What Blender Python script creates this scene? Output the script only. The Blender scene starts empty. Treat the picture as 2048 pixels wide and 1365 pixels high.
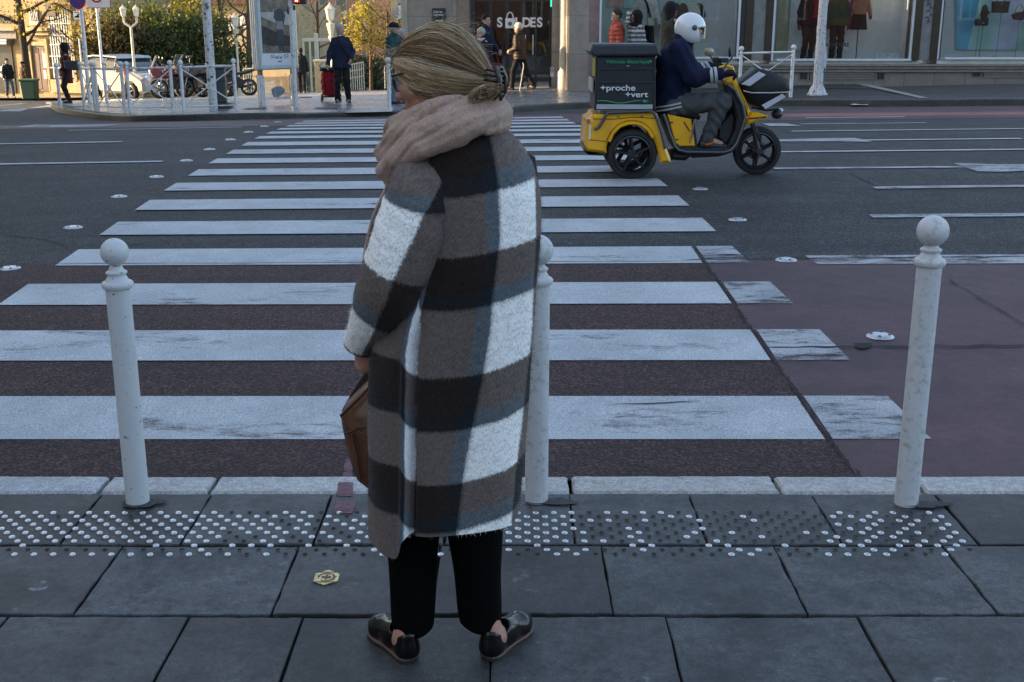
import bpy, math, random
import numpy as np
from mathutils import Vector, Matrix
SC = bpy.context.scene
COL = SC.collection
R = math.radians
PI = math.pi
# ------------------------------------------------------------------ camera
FPX, H0, HCAM = 2300.0, 45.0, 1.65          # focal length and horizon line, in pixels of a 2048 px wide frame
PITCH = math.atan((682.5 - H0) / FPX)
cam = bpy.data.cameras.new('camera'); camo = bpy.data.objects.new('camera', cam); COL.objects.link(camo)
cam.sensor_width = 36.0; cam.lens = FPX / 2048 * 36.0; cam.clip_start = 0.05; cam.clip_end = 2000
camo.location = (0, 0, HCAM); camo.rotation_euler = (PI/2 - PITCH, 0, 0)
SC.camera = camo
# ------------------------------------------------------------------ light
SUN_EL, SUN_AZ = R(15), R(176)               # the sun stands low on the left: its light travels along +x
w = bpy.data.worlds.new('World'); SC.world = w; w.use_nodes = True
nt = w.node_tree; nt.nodes.clear()
sky = nt.nodes.new('ShaderNodeTexSky'); sky.sky_type = 'NISHITA'; sky.sun_disc = False
sky.sun_elevation = SUN_EL; sky.air_density = 1.0; sky.dust_density = 2.5; sky.ozone_density = 1.2
bg = nt.nodes.new('ShaderNodeBackground'); bg.inputs[1].default_value = 0.15
wo = nt.nodes.new('ShaderNodeOutputWorld')
hz = nt.nodes.new('ShaderNodeHueSaturation'); hz.inputs['Saturation'].default_value = .88   # thin winter haze
nt.links.new(sky.outputs[0], hz.inputs['Color']); nt.links.new(hz.outputs[0], bg.inputs[0]); nt.links.new(bg.outputs[0], wo.inputs[0])
sl = bpy.data.lights.new('sun', 'SUN'); sl.energy = 4.6; sl.angle = R(0.5); sl.color = (1.0, 0.76, 0.46)
so = bpy.data.objects.new('sun', sl); COL.objects.link(so)
sd = Vector((math.cos(SUN_AZ)*math.cos(SUN_EL), math.sin(SUN_AZ)*math.cos(SUN_EL), math.sin(SUN_EL)))  # towards the sun
so.rotation_euler = sd.to_track_quat('Z', 'Y').to_euler(); so.location = (-20, 0, 30)
sky.sun_rotation = math.atan2(sd.x, sd.y)
SC.view_settings.view_transform = 'Standard'; SC.view_settings.look = 'None'
SC.view_settings.gamma = 1.0; SC.view_settings.exposure = 1.72
SC.view_settings.use_curve_mapping = False
SC.cycles.max_bounces = 7; SC.cycles.transparent_max_bounces = 12

# ------------------------------------------------------------------ pixels of the photograph -> places
CP, SP = math.cos(PITCH), math.sin(PITCH)
def ray(px, py):
    xc = (px - 1024) / FPX; yc = -(py - 682.5) / FPX
    return xc, CP + yc*SP, -SP + yc*CP
def PT(px, py, Y):
    dx, dy, dz = ray(px, py); t = Y / dy
    return Vector((dx*t, Y, HCAM + dz*t))
CY = np.array([-50, 3.4, 4.41, 5.41, 6.41, 7.41, 8.41, 9.41, 10.41, 11.41, 12.41, 13.41, 14.41, 15.41, 16.41, 17.41, 18.41, 19.41, 20.41, 21.5, 25, 31, 160, 400])
CZ = np.array([0, 0, .005, .045, .087, .115, .145, .178, .2, .207, .212, .203, .195, .187, .16, .127, .092, .057, .022, -.02, -.15, -.19, -6.6, -9])
def sst(a, b, x):
    t = np.clip((x - a) / (b - a), 0, 1); return t*t*(3 - 2*t)
def TR(x, y):                                  # road level: a crowned carriageway that falls away to the left and the back
    x = np.asarray(x, float); y = np.asarray(y, float)
    s = .009*sst(4.2, 11, y) + .019*sst(17, 26, y)
    return np.interp(y, CY, CZ) + s*np.clip(x, -16, 16)
def KH(x, y):                                  # far pavement above the road: a kerb, dropped at the crossing
    fl = sst(-5.2, -4.0, x)*(1 - sst(1.0, 2.6, x))*(1 - sst(21.3, 24.5, y))
    return .125 - .108*fl
def TP(x, y): return TR(x, y) + KH(x, y)
def hit(px, py, T=TR):
    dx, dy, dz = ray(px, py); ts = np.concatenate([np.linspace(1.5, 40, 4000), np.linspace(40, 300, 6000)])
    g = HCAM + dz*ts - T(dx*ts, dy*ts); i = int(np.argmax(g < 0)) if (g < 0).any() else len(ts)-1
    i = max(i, 1); a, b = g[i-1], g[i]; t = ts[i-1] + (ts[i]-ts[i-1])*(a/(a-b) if a != b else 0)
    return Vector((dx*t, dy*t, HCAM + dz*t))
def GP(px, py): return hit(px, py, TP)

# ------------------------------------------------------------------ things, parts, labels
def tag(o, label=None, cat=None, group=None, kind=None):
    if label: o['label'] = label
    if cat: o['category'] = cat
    if group: o['group'] = group
    if kind: o['kind'] = kind
    return o
def thing(name, label, cat, loc=(0, 0, 0), rz=0, group=None):
    o = bpy.data.objects.new(name, None); COL.objects.link(o); o.empty_display_size = .1
    o.location = loc; o.rotation_euler = (0, 0, rz)
    return tag(o, label, cat, group)
def kids(o): return [c for c in o.children]
def dup(root, loc=None, rz=None, label=None):
    r = root.copy(); COL.objects.link(r)
    if loc is not None: r.location = loc
    if rz is not None: r.rotation_euler = (0, 0, rz)
    if label: r['label'] = label
    for ch in kids(root):
        c = ch.copy(); COL.objects.link(c); c.parent = r
        for g in kids(ch):
            d = g.copy(); COL.objects.link(d); d.parent = c
    return r
# ------------------------------------------------------------------ materials
MATS = {}
def base_mat(name):
    m = bpy.data.materials.new(name); m.use_nodes = True
    n = m.node_tree; b = n.nodes['Principled BSDF']; return m, n, b
def N(n, t, **kw):
    x = n.nodes.new(t)
    for k, v in kw.items():
        if k.startswith('i_'):
            x.inputs[int(k[2:]) if k[2:].isdigit() else k[2:].replace('_', ' ')].default_value = v
        else: setattr(x, k, v)
    return x
def mixc(n, fac, a, b, mode='MIX'):
    x = n.nodes.new('ShaderNodeMix'); x.data_type = 'RGBA'; x.blend_type = mode
    for s, v in ((0, fac), (6, a), (7, b)):
        if isinstance(v, (int, float)): x.inputs[s].default_value = v
        elif isinstance(v, (tuple, list)): x.inputs[s].default_value = (*v[:3], 1)
        else: n.links.new(v, x.inputs[s])
    return x.outputs[2]
def ramp(n, src, stops, interp='LINEAR'):
    r = n.nodes.new('ShaderNodeValToRGB'); r.color_ramp.interpolation = interp
    els = r.color_ramp.elements
    while len(els) < len(stops): els.new(.5)
    for e, (p, c) in zip(els, stops):
        e.position = p; e.color = (c, c, c, 1) if isinstance(c, (int, float)) else (*c[:3], 1)
    n.links.new(src, r.inputs[0]); return r.outputs[0]
def noise(n, vec, scale, detail=4, rough=.6):
    x = N(n, 'ShaderNodeTexNoise'); x.inputs['Scale'].default_value = scale
    x.inputs['Detail'].default_value = detail; x.inputs['Roughness'].default_value = rough
    if vec is not None: n.links.new(vec, x.inputs['Vector'])
    return x.outputs['Fac']
def bumpn(n, b, h, strength, dist=.01):
    x = N(n, 'ShaderNodeBump'); x.inputs['Strength'].default_value = strength; x.inputs['Distance'].default_value = dist
    n.links.new(h, x.inputs['Height']); n.links.new(x.outputs[0], b.inputs['Normal']); return x
def M(name, col, rough=.6, metal=0., var=.15, scale=6., bump=.0, bscale=60., coat=0., spec=.5, dirt=None, dscale=3., emit=None, estr=0, trans=0, sheen=0):
    """plain procedural material: mottled colour, optional dirt and bump, in the object's own metres"""
    if name in MATS: return MATS[name]
    m, n, b = base_mat(name)
    tc = N(n, 'ShaderNodeTexCoord').outputs['Object']
    f = noise(n, tc, scale, 5)
    f2 = ramp(n, f, [(.3, 0.), (.7, 1.)])
    c = mixc(n, f2, tuple(max(0, x*(1-var)) for x in col), tuple(x*(1+var) for x in col))
    if dirt:
        d = ramp(n, noise(n, tc, dscale, 8, .7), [(.52, 0.), (.66, 1.)])
        c = mixc(n, d, c, dirt)
    n.links.new(c, b.inputs['Base Color'])
    rr = N(n, 'ShaderNodeMapRange'); rr.inputs[3].default_value = max(0, rough-.08); rr.inputs[4].default_value = min(1, rough+.08)
    n.links.new(f, rr.inputs[0]); n.links.new(rr.outputs[0], b.inputs['Roughness'])
    b.inputs['Metallic'].default_value = metal; b.inputs['Coat Weight'].default_value = coat
    b.inputs['Specular IOR Level'].default_value = spec
    if sheen: b.inputs['Sheen Weight'].default_value = sheen; b.inputs['Sheen Roughness'].default_value = .6
    if trans: b.inputs['Transmission Weight'].default_value = trans
    if emit: b.inputs['Emission Color'].default_value = (*emit, 1); b.inputs['Emission Strength'].default_value = estr
    if bump: bumpn(n, b, noise(n, tc, bscale, 4), bump)
    MATS[name] = m; return m
def glass_mat(name, tint=(.8, .85, .85), refl=.12):
    if name in MATS: return MATS[name]
    m = bpy.data.materials.new(name); m.use_nodes = True; n = m.node_tree; n.nodes.clear()
    out = N(n, 'ShaderNodeOutputMaterial'); mx = N(n, 'ShaderNodeMixShader')
    fr = N(n, 'ShaderNodeFresnel'); fr.inputs[0].default_value = 1.5
    ad = N(n, 'ShaderNodeMath', operation='ADD'); ad.inputs[1].default_value = refl
    tr = N(n, 'ShaderNodeBsdfTransparent'); tr.inputs[0].default_value = (*tint, 1)
    gl = N(n, 'ShaderNodeBsdfGlossy'); gl.inputs['Roughness'].default_value = .02
    tc = N(n, 'ShaderNodeTexCoord').outputs['Object']
    bp = N(n, 'ShaderNodeBump'); bp.inputs['Strength'].default_value = .02; n.links.new(noise(n, tc, 1.2, 1), bp.inputs['Height'])
    n.links.new(bp.outputs[0], gl.inputs['Normal'])
    n.links.new(fr.outputs[0], ad.inputs[0]); n.links.new(ad.outputs[0], mx.inputs[0])
    n.links.new(tr.outputs[0], mx.inputs[1]); n.links.new(gl.outputs[0], mx.inputs[2]); n.links.new(mx.outputs[0], out.inputs[0])
    MATS[name] = m; return m

# ------------------------------------------------------------------ mesh builder
class MB:
    def __init__(s): s.v = []; s.f = []; s.m = []; s.uv = {}; s.mi = 0
    def add(s, vs, fs):
        o = len(s.v); s.v += [tuple(v) for v in vs]
        for f in fs: s.f.append(tuple(i+o for i in f)); s.m.append(s.mi)
        return s
    def box(s, c, d, rz=0, bev=0, rot=None):
        x, y, z = d[0]/2, d[1]/2, d[2]/2
        if bev:
            b = min(bev, x*.9, y*.9, z*.9); vs = []
            for sx in (-1, 1):
                for sy in (-1, 1):
                    for sz in (-1, 1):
                        vs += [(sx*(x-b), sy*(y-b), sz*z), (sx*(x-b), sy*y, sz*(z-b)), (sx*x, sy*(y-b), sz*(z-b))]
            I = lambda sx, sy, sz, k: ((sx > 0)*4 + (sy > 0)*2 + (sz > 0))*3 + k
            fs = []
            for sg in (-1, 1):
                q = [(-1, -1), (1, -1), (1, 1), (-1, 1)]
                if sg < 0: q = q[::-1]
                fs.append([I(a, b_, sg, 0) for a, b_ in q]); fs.append([I(b_, sg, a, 1) for a, b_ in q]); fs.append([I(sg, a, b_, 2) for a, b_ in q])
            E = lambda p, q, r, t: fs.append([p, q, r, t])
            for a in (-1, 1):
                for c_ in (-1, 1):
                    E(I(-1, a, c_, 0), I(1, a, c_, 0), I(1, a, c_, 1), I(-1, a, c_, 1))
                    E(I(a, -1, c_, 0), I(a, 1, c_, 0), I(a, 1, c_, 2), I(a, -1, c_, 2))
                    E(I(a, c_, -1, 1), I(a, c_, 1, 1), I(a, c_, 1, 2), I(a, c_, -1, 2))
                    for d_ in (-1, 1): fs.append([I(a, c_, d_, 0), I(a, c_, d_, 1), I(a, c_, d_, 2)])
        else:
            vs = [(-x, -y, -z), (x, -y, -z), (x, y, -z), (-x, y, -z), (-x, -y, z), (x, -y, z), (x, y, z), (-x, y, z)]
            fs = [(0, 3, 2, 1), (4, 5, 6, 7), (0, 1, 5, 4), (1, 2, 6, 5), (2, 3, 7, 6), (3, 0, 4, 7)]
        mt = rot if rot is not None else Matrix.Rotation(rz, 3, 'Z')
        c = Vector(c); return s.add([c + mt @ Vector(v) for v in vs], fs)
    def bx(s, x0, x1, y0, y1, z0, z1, bev=0): return s.box(((x0+x1)/2, (y0+y1)/2, (z0+z1)/2), (abs(x1-x0), abs(y1-y0), abs(z1-z0)), bev=bev)
    def tube(s, pts, r, n=8, cap=True, flat=1.0, up=None):
        pts = [Vector(p) for p in pts]; k = len(pts); rs = r if isinstance(r, (list, tuple)) else [r]*k
        vs = []; fs = []; pn = None
        for i, p in enumerate(pts):
            t = (pts[min(i+1, k-1)] - pts[max(i-1, 0)]).normalized()
            if pn is None:
                a = Vector(up) if up else (Vector((0, 0, 1)) if abs(t.z) < .9 else Vector((1, 0, 0)))
                pn = (a - t*a.dot(t)).normalized()
            else:
                pn = pn - t*pn.dot(t)
                pn = pn.normalized() if pn.length > 1e-6 else t.orthogonal().normalized()
            q = t.cross(pn)
            for j in range(n):
                a = 2*PI*j/n; vs.append(p + pn*(math.cos(a)*rs[i]*flat) + q*(math.sin(a)*rs[i]))
        for i in range(k-1):
            for j in range(n): fs.append((i*n+j, i*n+(j+1) % n, (i+1)*n+(j+1) % n, (i+1)*n+j))
        if cap: fs.append(tuple(range(n-1, -1, -1))); fs.append(tuple((k-1)*n+j for j in range(n)))
        return s.add(vs, fs)
    def lathe(s, prof, c=(0, 0, 0), n=20, mat=None):
        vs = []; fs = []; k = len(prof); c = Vector(c)
        for r_, z in prof:
            for j in range(n):
                v = Vector((r_*math.cos(2*PI*j/n), r_*math.sin(2*PI*j/n), z)); vs.append(c + (mat @ v if mat is not None else v))
        for i in range(k-1):
            for j in range(n): fs.append((i*n+j, i*n+(j+1) % n, (i+1)*n+(j+1) % n, (i+1)*n+j))
        fs.append(tuple(range(n-1, -1, -1))); fs.append(tuple((k-1)*n+j for j in range(n)))
        return s.add(vs, fs)
    def prism(s, poly, d0, d1, ax='y', bev=0):
        """polygon of (x,z) [ax y], (x,y) [ax z] or (y,z) [ax x] pushed from d0 to d1, edges softened by bev"""
        n = len(poly); P = [Vector((a, b)) for a, b in poly]
        area = sum(P[i].x*P[(i+1) % n].y - P[(i+1) % n].x*P[i].y for i in range(n))
        if area < 0: P = P[::-1]
        def inset(b):
            out = []
            for i in range(n):
                e0 = (P[i]-P[i-1]).normalized(); e1 = (P[(i+1) % n]-P[i]).normalized()
                n0 = Vector((-e0.y, e0.x)); n1 = Vector((-e1.y, e1.x)); h = n0+n1
                l = h.length; h = h/l if l > 1e-6 else n0
                out.append(P[i] + h*(b/max(.45, h.dot(n0))))
            return out
        sg = 1 if d1 > d0 else -1
        rings = [(inset(bev), d0), (P, d0+sg*bev), (P, d1-sg*bev), (inset(bev), d1)] if bev else [(P, d0), (P, d1)]
        vs = []
        for q, d in rings:
            for p in q: vs.append((p.x, d, p.y) if ax == 'y' else ((p.x, p.y, d) if ax == 'z' else (d, p.x, p.y)))
        fs = []
        for k in range(len(rings)-1):
            for i in range(n): fs.append((k*n+i, k*n+(i+1) % n, (k+1)*n+(i+1) % n, (k+1)*n+i))
        fs.append(tuple(range(n-1, -1, -1))); fs.append(tuple((len(rings)-1)*n+i for i in range(n)))
        return s.add(vs, fs)
    def ball(s, c, r, n=16, m=10, sc=(1, 1, 1)):
        vs = []; fs = []; c = Vector(c)
        for i in range(m+1):
            a = PI*i/m
            for j in range(n): vs.append(c + Vector((r*sc[0]*math.sin(a)*math.cos(2*PI*j/n), r*sc[1]*math.sin(a)*math.sin(2*PI*j/n), r*sc[2]*math.cos(a))))
        for i in range(m):
            for j in range(n): fs.append((i*n+j, (i+1)*n+j, (i+1)*n+(j+1) % n, i*n+(j+1) % n))
        return s.add(vs, fs)
    def grid(s, P, closed_u=False):
        """P[i][j] points"""
        a = len(P); b = len(P[0]); vs = [p for row in P for p in row]; fs = []
        for i in range(a-1):
            for j in range(b if closed_u else b-1): fs.append((i*b+j, i*b+(j+1) % b, (i+1)*b+(j+1) % b, (i+1)*b+j))
        return s.add(vs, fs)
    def build(s, name, mat=None, parent=None, smooth=None, fixn=True):
        me = bpy.data.meshes.new(name); me.from_pydata(s.v, [], s.f); me.validate()
        mats = mat if isinstance(mat, (list, tuple)) else [mat]
        for m in mats: me.materials.append(m)
        if len(mats) > 1 and len(me.polygons) == len(s.m): me.polygons.foreach_set('material_index', s.m)
        if fixn:
            import bmesh
            bm = bmesh.new(); bm.from_mesh(me); bmesh.ops.recalc_face_normals(bm, faces=bm.faces); bm.to_mesh(me); bm.free()
        if smooth: me.shade_smooth() if smooth is True else (me.shade_smooth(), me.set_sharp_from_angle(angle=R(smooth)))
        return link(name, me, parent)
def link(name, me, parent=None):
    o = bpy.data.objects.new(name, me); COL.objects.link(o)
    if parent: o.parent = parent
    return o
def struct(o): o['kind'] = 'structure'; return o

# ------------------------------------------------------------------ implicit surfaces (bodies, clothes)
def V3(p): return np.array([p[0], p[1], p[2]], float)
def cone(a, b, ra, rb=None, sq=None):
    a, b = V3(a), V3(b); rb = ra if rb is None else rb; ab = b-a; L = max(ab @ ab, 1e-9)
    def f(P):
        pa = P-a; h = np.clip((pa @ ab)/L, 0, 1)
        d = pa - h[..., None]*ab
        if sq is not None: d = d/np.array(sq)
        return np.sqrt((d*d).sum(-1)) - (ra+(rb-ra)*h)
    return f
def ell(c, r, rot=None):
    c = V3(c); r = np.array(r, float); Rm = None if rot is None else np.array(rot)
    def f(P):
        d = P-c
        if Rm is not None: d = d @ Rm
        k0 = np.sqrt(((d/r)**2).sum(-1)); k1 = np.sqrt(((d/(r*r))**2).sum(-1)) + 1e-9
        return k0*(k0-1)/k1
    return f
def smin(a, b, k): 
    h = np.maximum(k-np.abs(a-b), 0)/k; return np.minimum(a, b) - h*h*k*.25
def uni(fs, k=.02):
    def f(P):
        d = fs[0](P)
        for g in fs[1:]: d = smin(d, g(P), k) if k > 0 else np.minimum(d, g(P))
        return d
    return f
def cut(f, g, k=.01):
    return lambda P: -smin(-f(P), g(P), k)
def chain(pts, rs, k=.0): return uni([cone(pts[i], pts[i+1], rs[i], rs[i+1]) for i in range(len(pts)-1)], k)
def snet(name, f, lo, hi, h, mat, parent=None, disp=None):
    lo, hi = V3(lo), V3(hi); n = np.maximum(((hi-lo)/h).astype(int)+2, 3)
    ax = [lo[i]+h*np.arange(n[i]) for i in range(3)]
    G = np.stack(np.meshgrid(*ax, indexing='ij'), -1)
    F = f(G)
    if disp is not None: F = F + disp(G)
    S = F < 0
    c = n-1
    cnt = np.zeros(c, int); acc = np.zeros((*c, 3))
    def sl_(o): return tuple(slice(o[i], o[i]+c[i]) for i in range(3))
    cor = [(i, j, k) for i in (0, 1) for j in (0, 1) for k in (0, 1)]
    for a in cor:
        for d in range(3):
            if a[d] == 0:
                b = list(a); b[d] = 1
                fa, fb = F[sl_(a)], F[sl_(b)]; m = (fa < 0) != (fb < 0)
                t = np.where(m, fa/np.where(m, fa-fb, 1), 0)
                for q in range(3): acc[..., q] += np.where(m, a[q] + (t if q == d else 0), 0)
                cnt += m
    act = cnt > 0; idx = -np.ones(c, int); idx[act] = np.arange(act.sum())
    ii = np.argwhere(act); V = lo + h*(ii + acc[act]/cnt[act][:, None])
    faces = []
    for d in range(3):
        u, v = (d+1) % 3, (d+2) % 3
        s0 = [slice(1, c[i]) for i in range(3)]; s0[d] = slice(0, c[d])
        s1 = list(s0); s1[d] = slice(1, c[d]+1)
        A, B = S[tuple(s0)], S[tuple(s1)]; m = A != B
        e = np.argwhere(m)
        if len(e) == 0: continue
        off = np.array([1, 1, 1]); off[d] = 0; e = e+off; fl = A[m]
        q = []
        for du, dv in ((-1, -1), (0, -1), (0, 0), (-1, 0)):
            g = e.copy(); g[:, u] += du; g[:, v] += dv; q.append(idx[g[:, 0], g[:, 1], g[:, 2]])
        q = np.stack(q, 1); q[~fl] = q[~fl][:, ::-1]; faces.append(q)
    Q = np.concatenate(faces) if faces else np.zeros((0, 4), int)
    Q = Q[(Q >= 0).all(1)]
    # a little smoothing
    for _ in range(1):
        s = np.zeros_like(V); k = np.zeros(len(V))
        for a, b in ((0, 1), (1, 2), (2, 3), (3, 0)):
            np.add.at(s, Q[:, a], V[Q[:, b]]); np.add.at(s, Q[:, b], V[Q[:, a]]); np.add.at(k, Q[:, a], 1); np.add.at(k, Q[:, b], 1)
        V = np.where(k[:, None] > 0, V*.5 + .5*s/np.maximum(k, 1)[:, None], V)
    me = bpy.data.meshes.new(name)
    me.vertices.add(len(V)); me.vertices.foreach_set('co', V.astype(np.float32).ravel())
    me.loops.add(Q.size); me.loops.foreach_set('vertex_index', Q.astype(np.int32).ravel())
    me.polygons.add(len(Q)); me.polygons.foreach_set('loop_start', np.arange(0, Q.size, 4, dtype=np.int32))
    me.update(calc_edges=True); me.validate(); me.shade_smooth()
    for m_ in (mat if isinstance(mat, (list, tuple)) else [mat]): me.materials.append(m_)
    return link(name, me, parent)
def text_mesh(name, txt, size, mat, parent=None, loc=(0, 0, 0), rot=(PI/2, 0, 0), ext=.002, shear=0, align='LEFT', bold=0, sx=1):
    cu = bpy.data.curves.new(name, 'FONT'); cu.body = txt; cu.size = size; cu.extrude = ext; cu.shear = shear; cu.align_x = align; cu.offset = bold
    t = bpy.data.objects.new(name+'_t', cu); COL.objects.link(t)
    dg = bpy.context.evaluated_depsgraph_get(); me = bpy.data.meshes.new_from_object(t.evaluated_get(dg))
    bpy.data.objects.remove(t); bpy.data.curves.remove(cu)
    me.name = name; me.materials.clear(); me.materials.append(mat)
    o = link(name, me, parent); o.location = loc; o.rotation_euler = rot; o.scale = (sx, 1, 1); return o
# ================================================================== GROUND
def asphalt(name, c0, c1, rough=.75, agg=220., red=None, bump=.5, dots=.5):
    m, n, b = base_mat(name)
    tc = N(n, 'ShaderNodeTexCoord').outputs['Object']
    v = N(n, 'ShaderNodeTexVoronoi'); v.inputs['Scale'].default_value = agg; n.links.new(tc, v.inputs['Vector'])
    st = ramp(n, v.outputs['Color'], [(.35, 0.), (.75, .55), (.80, 1.), (1., 1.6)])
    big = ramp(n, noise(n, tc, .9, 7, .7), [(.40, 0.), (.6, 1.)])
    mid = ramp(n, noise(n, tc, 7, 6, .75), [(.38, 0.), (.62, 1.)])
    c = mixc(n, st, c0, c1)
    c = mixc(n, big, mixc(n, .75, c, (0, 0, 0), 'MIX') if False else mixc(n, 1., c, (.72, .72, .74), 'MULTIPLY'), c)
    c = mixc(n, mid, mixc(n, 1., c, (.66, .66, .66), 'MULTIPLY'), c)
    # tyre-polished streaks along the carriageway
    mp = N(n, 'ShaderNodeMapping'); mp.inputs['Scale'].default_value = (.05, 1.6, 1); n.links.new(tc, mp.inputs[0])
    stk = ramp(n, noise(n, mp.outputs[0], 1.3, 5, .6), [(.4, 0.), (.65, 1.)])
    c = mixc(n, stk, mixc(n, 1., c, (.7, .7, .72), 'MULTIPLY'), c)
    # pale blotches (old gum, spills)
    vb = N(n, 'ShaderNodeTexVoronoi'); vb.inputs['Scale'].default_value = 3.2; n.links.new(tc, vb.inputs['Vector'])
    bl = ramp(n, vb.outputs['Distance'], [(.045, 1.), (.075, 0.)])
    bn = ramp(n, noise(n, tc, 60, 3), [(.45, 0.), (.6, dots)])
    fb = N(n, 'ShaderNodeMath', operation='MULTIPLY'); n.links.new(bl, fb.inputs[0]); n.links.new(bn, fb.inputs[1])
    c = mixc(n, fb.outputs[0], c, (.22, .23, .25))
    n.links.new(c, b.inputs['Base Color'])
    b.inputs['Roughness'].default_value = rough; b.inputs['Specular IOR Level'].default_value = .35
    bumpn(n, b, v.outputs['Distance'], bump, .004)
    return m
def paint_mat(name, col, lo=.60, hi=.72, sc=3.):
    m = bpy.data.materials.new(name); m.use_nodes = True; n = m.node_tree; b = n.nodes['Principled BSDF']
    out = [x for x in n.nodes if x.type == 'OUTPUT_MATERIAL'][0]
    tc = N(n, 'ShaderNodeTexCoord').outputs['Object']
    f = noise(n, tc, 140, 3); g = noise(n, tc, 2.2, 6, .7)
    c = mixc(n, ramp(n, f, [(.38, 0.), (.62, 1.)]), tuple(x*.62 for x in col), tuple(min(1, x*1.22) for x in col))
    c = mixc(n, ramp(n, g, [(.4, 0.), (.62, 1.)]), mixc(n, 1., c, (.78, .79, .8), 'MULTIPLY'), c)
    n.links.new(c, b.inputs['Base Color']); b.inputs['Roughness'].default_value = .65
    v = N(n, 'ShaderNodeTexVoronoi'); v.inputs['Scale'].default_value = 200; n.links.new(tc, v.inputs['Vector'])
    bumpn(n, b, v.outputs['Distance'], .35, .003)
    mp = N(n, 'ShaderNodeMapping'); mp.inputs['Scale'].default_value = (.35, 1, 1); n.links.new(tc, mp.inputs[0])
    wr = noise(n, mp.outputs[0], sc, 12, .78)
    a = ramp(n, wr, [(lo, 0.), (hi, 1.)])
    tr = N(n, 'ShaderNodeBsdfTransparent'); mx = N(n, 'ShaderNodeMixShader')
    n.links.new(a, mx.inputs[0]); n.links.new(b.outputs[0], mx.inputs[1]); n.links.new(tr.outputs[0], mx.inputs[2]); n.links.new(mx.outputs[0], out.inputs[0])
    return m
A_GREY = asphalt('grey_asphalt', (.016, .017, .018), (.165, .167, .171), agg=130, bump=.9)
A_RED = asphalt('dark_red_asphalt', (.020, .009, .0095), (.19, .088, .088), agg=115, bump=.9)
A_PINK = asphalt('smooth_red_asphalt', (.085, .036, .047), (.165, .076, .096), rough=.6, agg=300, bump=.25, dots=.2)
PAINT = paint_mat('road_paint', (.50, .525, .55), .555, .69)
PAINT_OLD = paint_mat('worn_road_paint', (.42, .44, .47), .47, .62, 5.)
PAINT_THIN = paint_mat('thin_road_paint', (.46, .48, .52), .44, .7, 9.)
def sheet(mb, x0, x1, y0, y1, nx, ny, dz, T=TR, fx=None):
    P = []
    for j in range(ny+1):
        y = y0+(y1-y0)*j/ny; row = []
        for i in range(nx+1):
            u = i/nx; a, b_ = (x0, x1) if fx is None else fx(y); x = a+(b_-a)*u
            row.append((x, y, float(T(x, y))+dz))
        P.append(row)
    return mb.grid(P)
# road: one sheet that runs from the near kerb to the far end of the street
mb = MB()
ys = list(np.concatenate([np.arange(3.99, 34, .25), np.arange(34, 80, 2), np.arange(80, 401, 20)]))
xs = list(np.concatenate([np.arange(-160, -20, 14), np.arange(-20, 20, 1.), np.arange(20, 161, 14)]))
g = [[(x, y, float(TR(x, y))) for x in xs] for y in ys]
mb.grid(g); struct(mb.build('road', A_GREY, smooth=True))
mb = MB(); sheet(mb, -30, 1.27, 3.99, 7.45, 62, 14, .004, fx=lambda y: (-30, 1.27 + .03*(7.45-y)/3.5+.012*math.sin(y*9))); struct(mb.build('bus_lane', A_RED, smooth=True))
mb = MB(); sheet(mb, 1.27, 30, 3.99, 7.52, 60, 14, .004, fx=lambda y: (1.272 + .03*(7.45-y)/3.5+.012*math.sin(y*9), 30)); struct(mb.build('bus_lane', A_PINK, smooth=True))
mb = MB(); sheet(mb, -40, 40, 18.75, 21.9, 80, 14, .004); struct(mb.build('bus_lane', A_PINK, smooth=True))
# zebra crossing, seventeen bars
xl = lambda y: -2.87 - .0522*(y-4.9); xr = lambda y: 1.71 - .05*(y-4.41)
mb = MB()
for k in range(17):
    y0 = 4.41+k; seg = 1.27+.03*(7.45-y0)/3.5
    if k < 4:
        sheet(mb, 0, 0, y0, y0+.5, 24, 4, .008, fx=lambda y: (xl(y), seg-.02))
    else: sheet(mb, 0, 0, y0, y0+.5, 24, 4, .008, fx=lambda y: (xl(y), xr(y)))
struct(mb.build('zebra_crossing', PAINT, smooth=True))
mb = MB()
for k in range(4):
    y0 = 4.41+k; seg = 1.27+.03*(7.45-y0)/3.5
    sheet(mb, 0, 0, y0, y0+.5, 4, 4, .009, fx=lambda y: (seg+.012, xr(y)))
struct(mb.build('zebra_crossing', PAINT_OLD, smooth=True))
# cracks and joints in the asphalt: ragged dark strips
DARK = M('joint_dark', (.012, .012, .013), .9)
def ribbon(mb, pts, w, dz, T=TR, rag=0., step=.08, rnd=random.Random(3), taper=True):
    pts = [Vector((p[0], p[1])) for p in pts]; L = []
    for a, b_ in zip(pts[:-1], pts[1:]):
        k = max(1, int((b_-a).length/step)); L += [a+(b_-a)*(i/k) for i in range(k)]
    L.append(pts[-1]); P = []
    for i, p in enumerate(L):
        t = (L[min(i+1, len(L)-1)]-L[max(i-1, 0)]).normalized(); nn = Vector((-t.y, t.x))
        o = rnd.uniform(-rag, rag); ww = w*.5*(1+rnd.uniform(-.5, .6) if rag else 1)
        if taper and rag and i in (0, len(L)-1): ww *= .2
        P.append([(q.x, q.y, float(T(q.x, q.y))+dz) for q in (p+nn*(o-ww), p+nn*(o+ww))])
    return mb.grid(P)
mb = MB()
ribbon(mb, [(1.30, 3.99), (1.29, 4.6), (1.285, 5.5), (1.272, 6.3), (1.27, 7.47)], .0105, .0115, rag=.013, step=.02)
ribbon(mb, [(1.15, 7.5), (1.8, 7.53), (3, 7.54), (30, 7.6)], .016, .010, rag=.008)
ribbon(mb, [(-30, 7.46), (1.2, 7.46)], .010, .010, rag=.006, step=.2)
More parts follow.
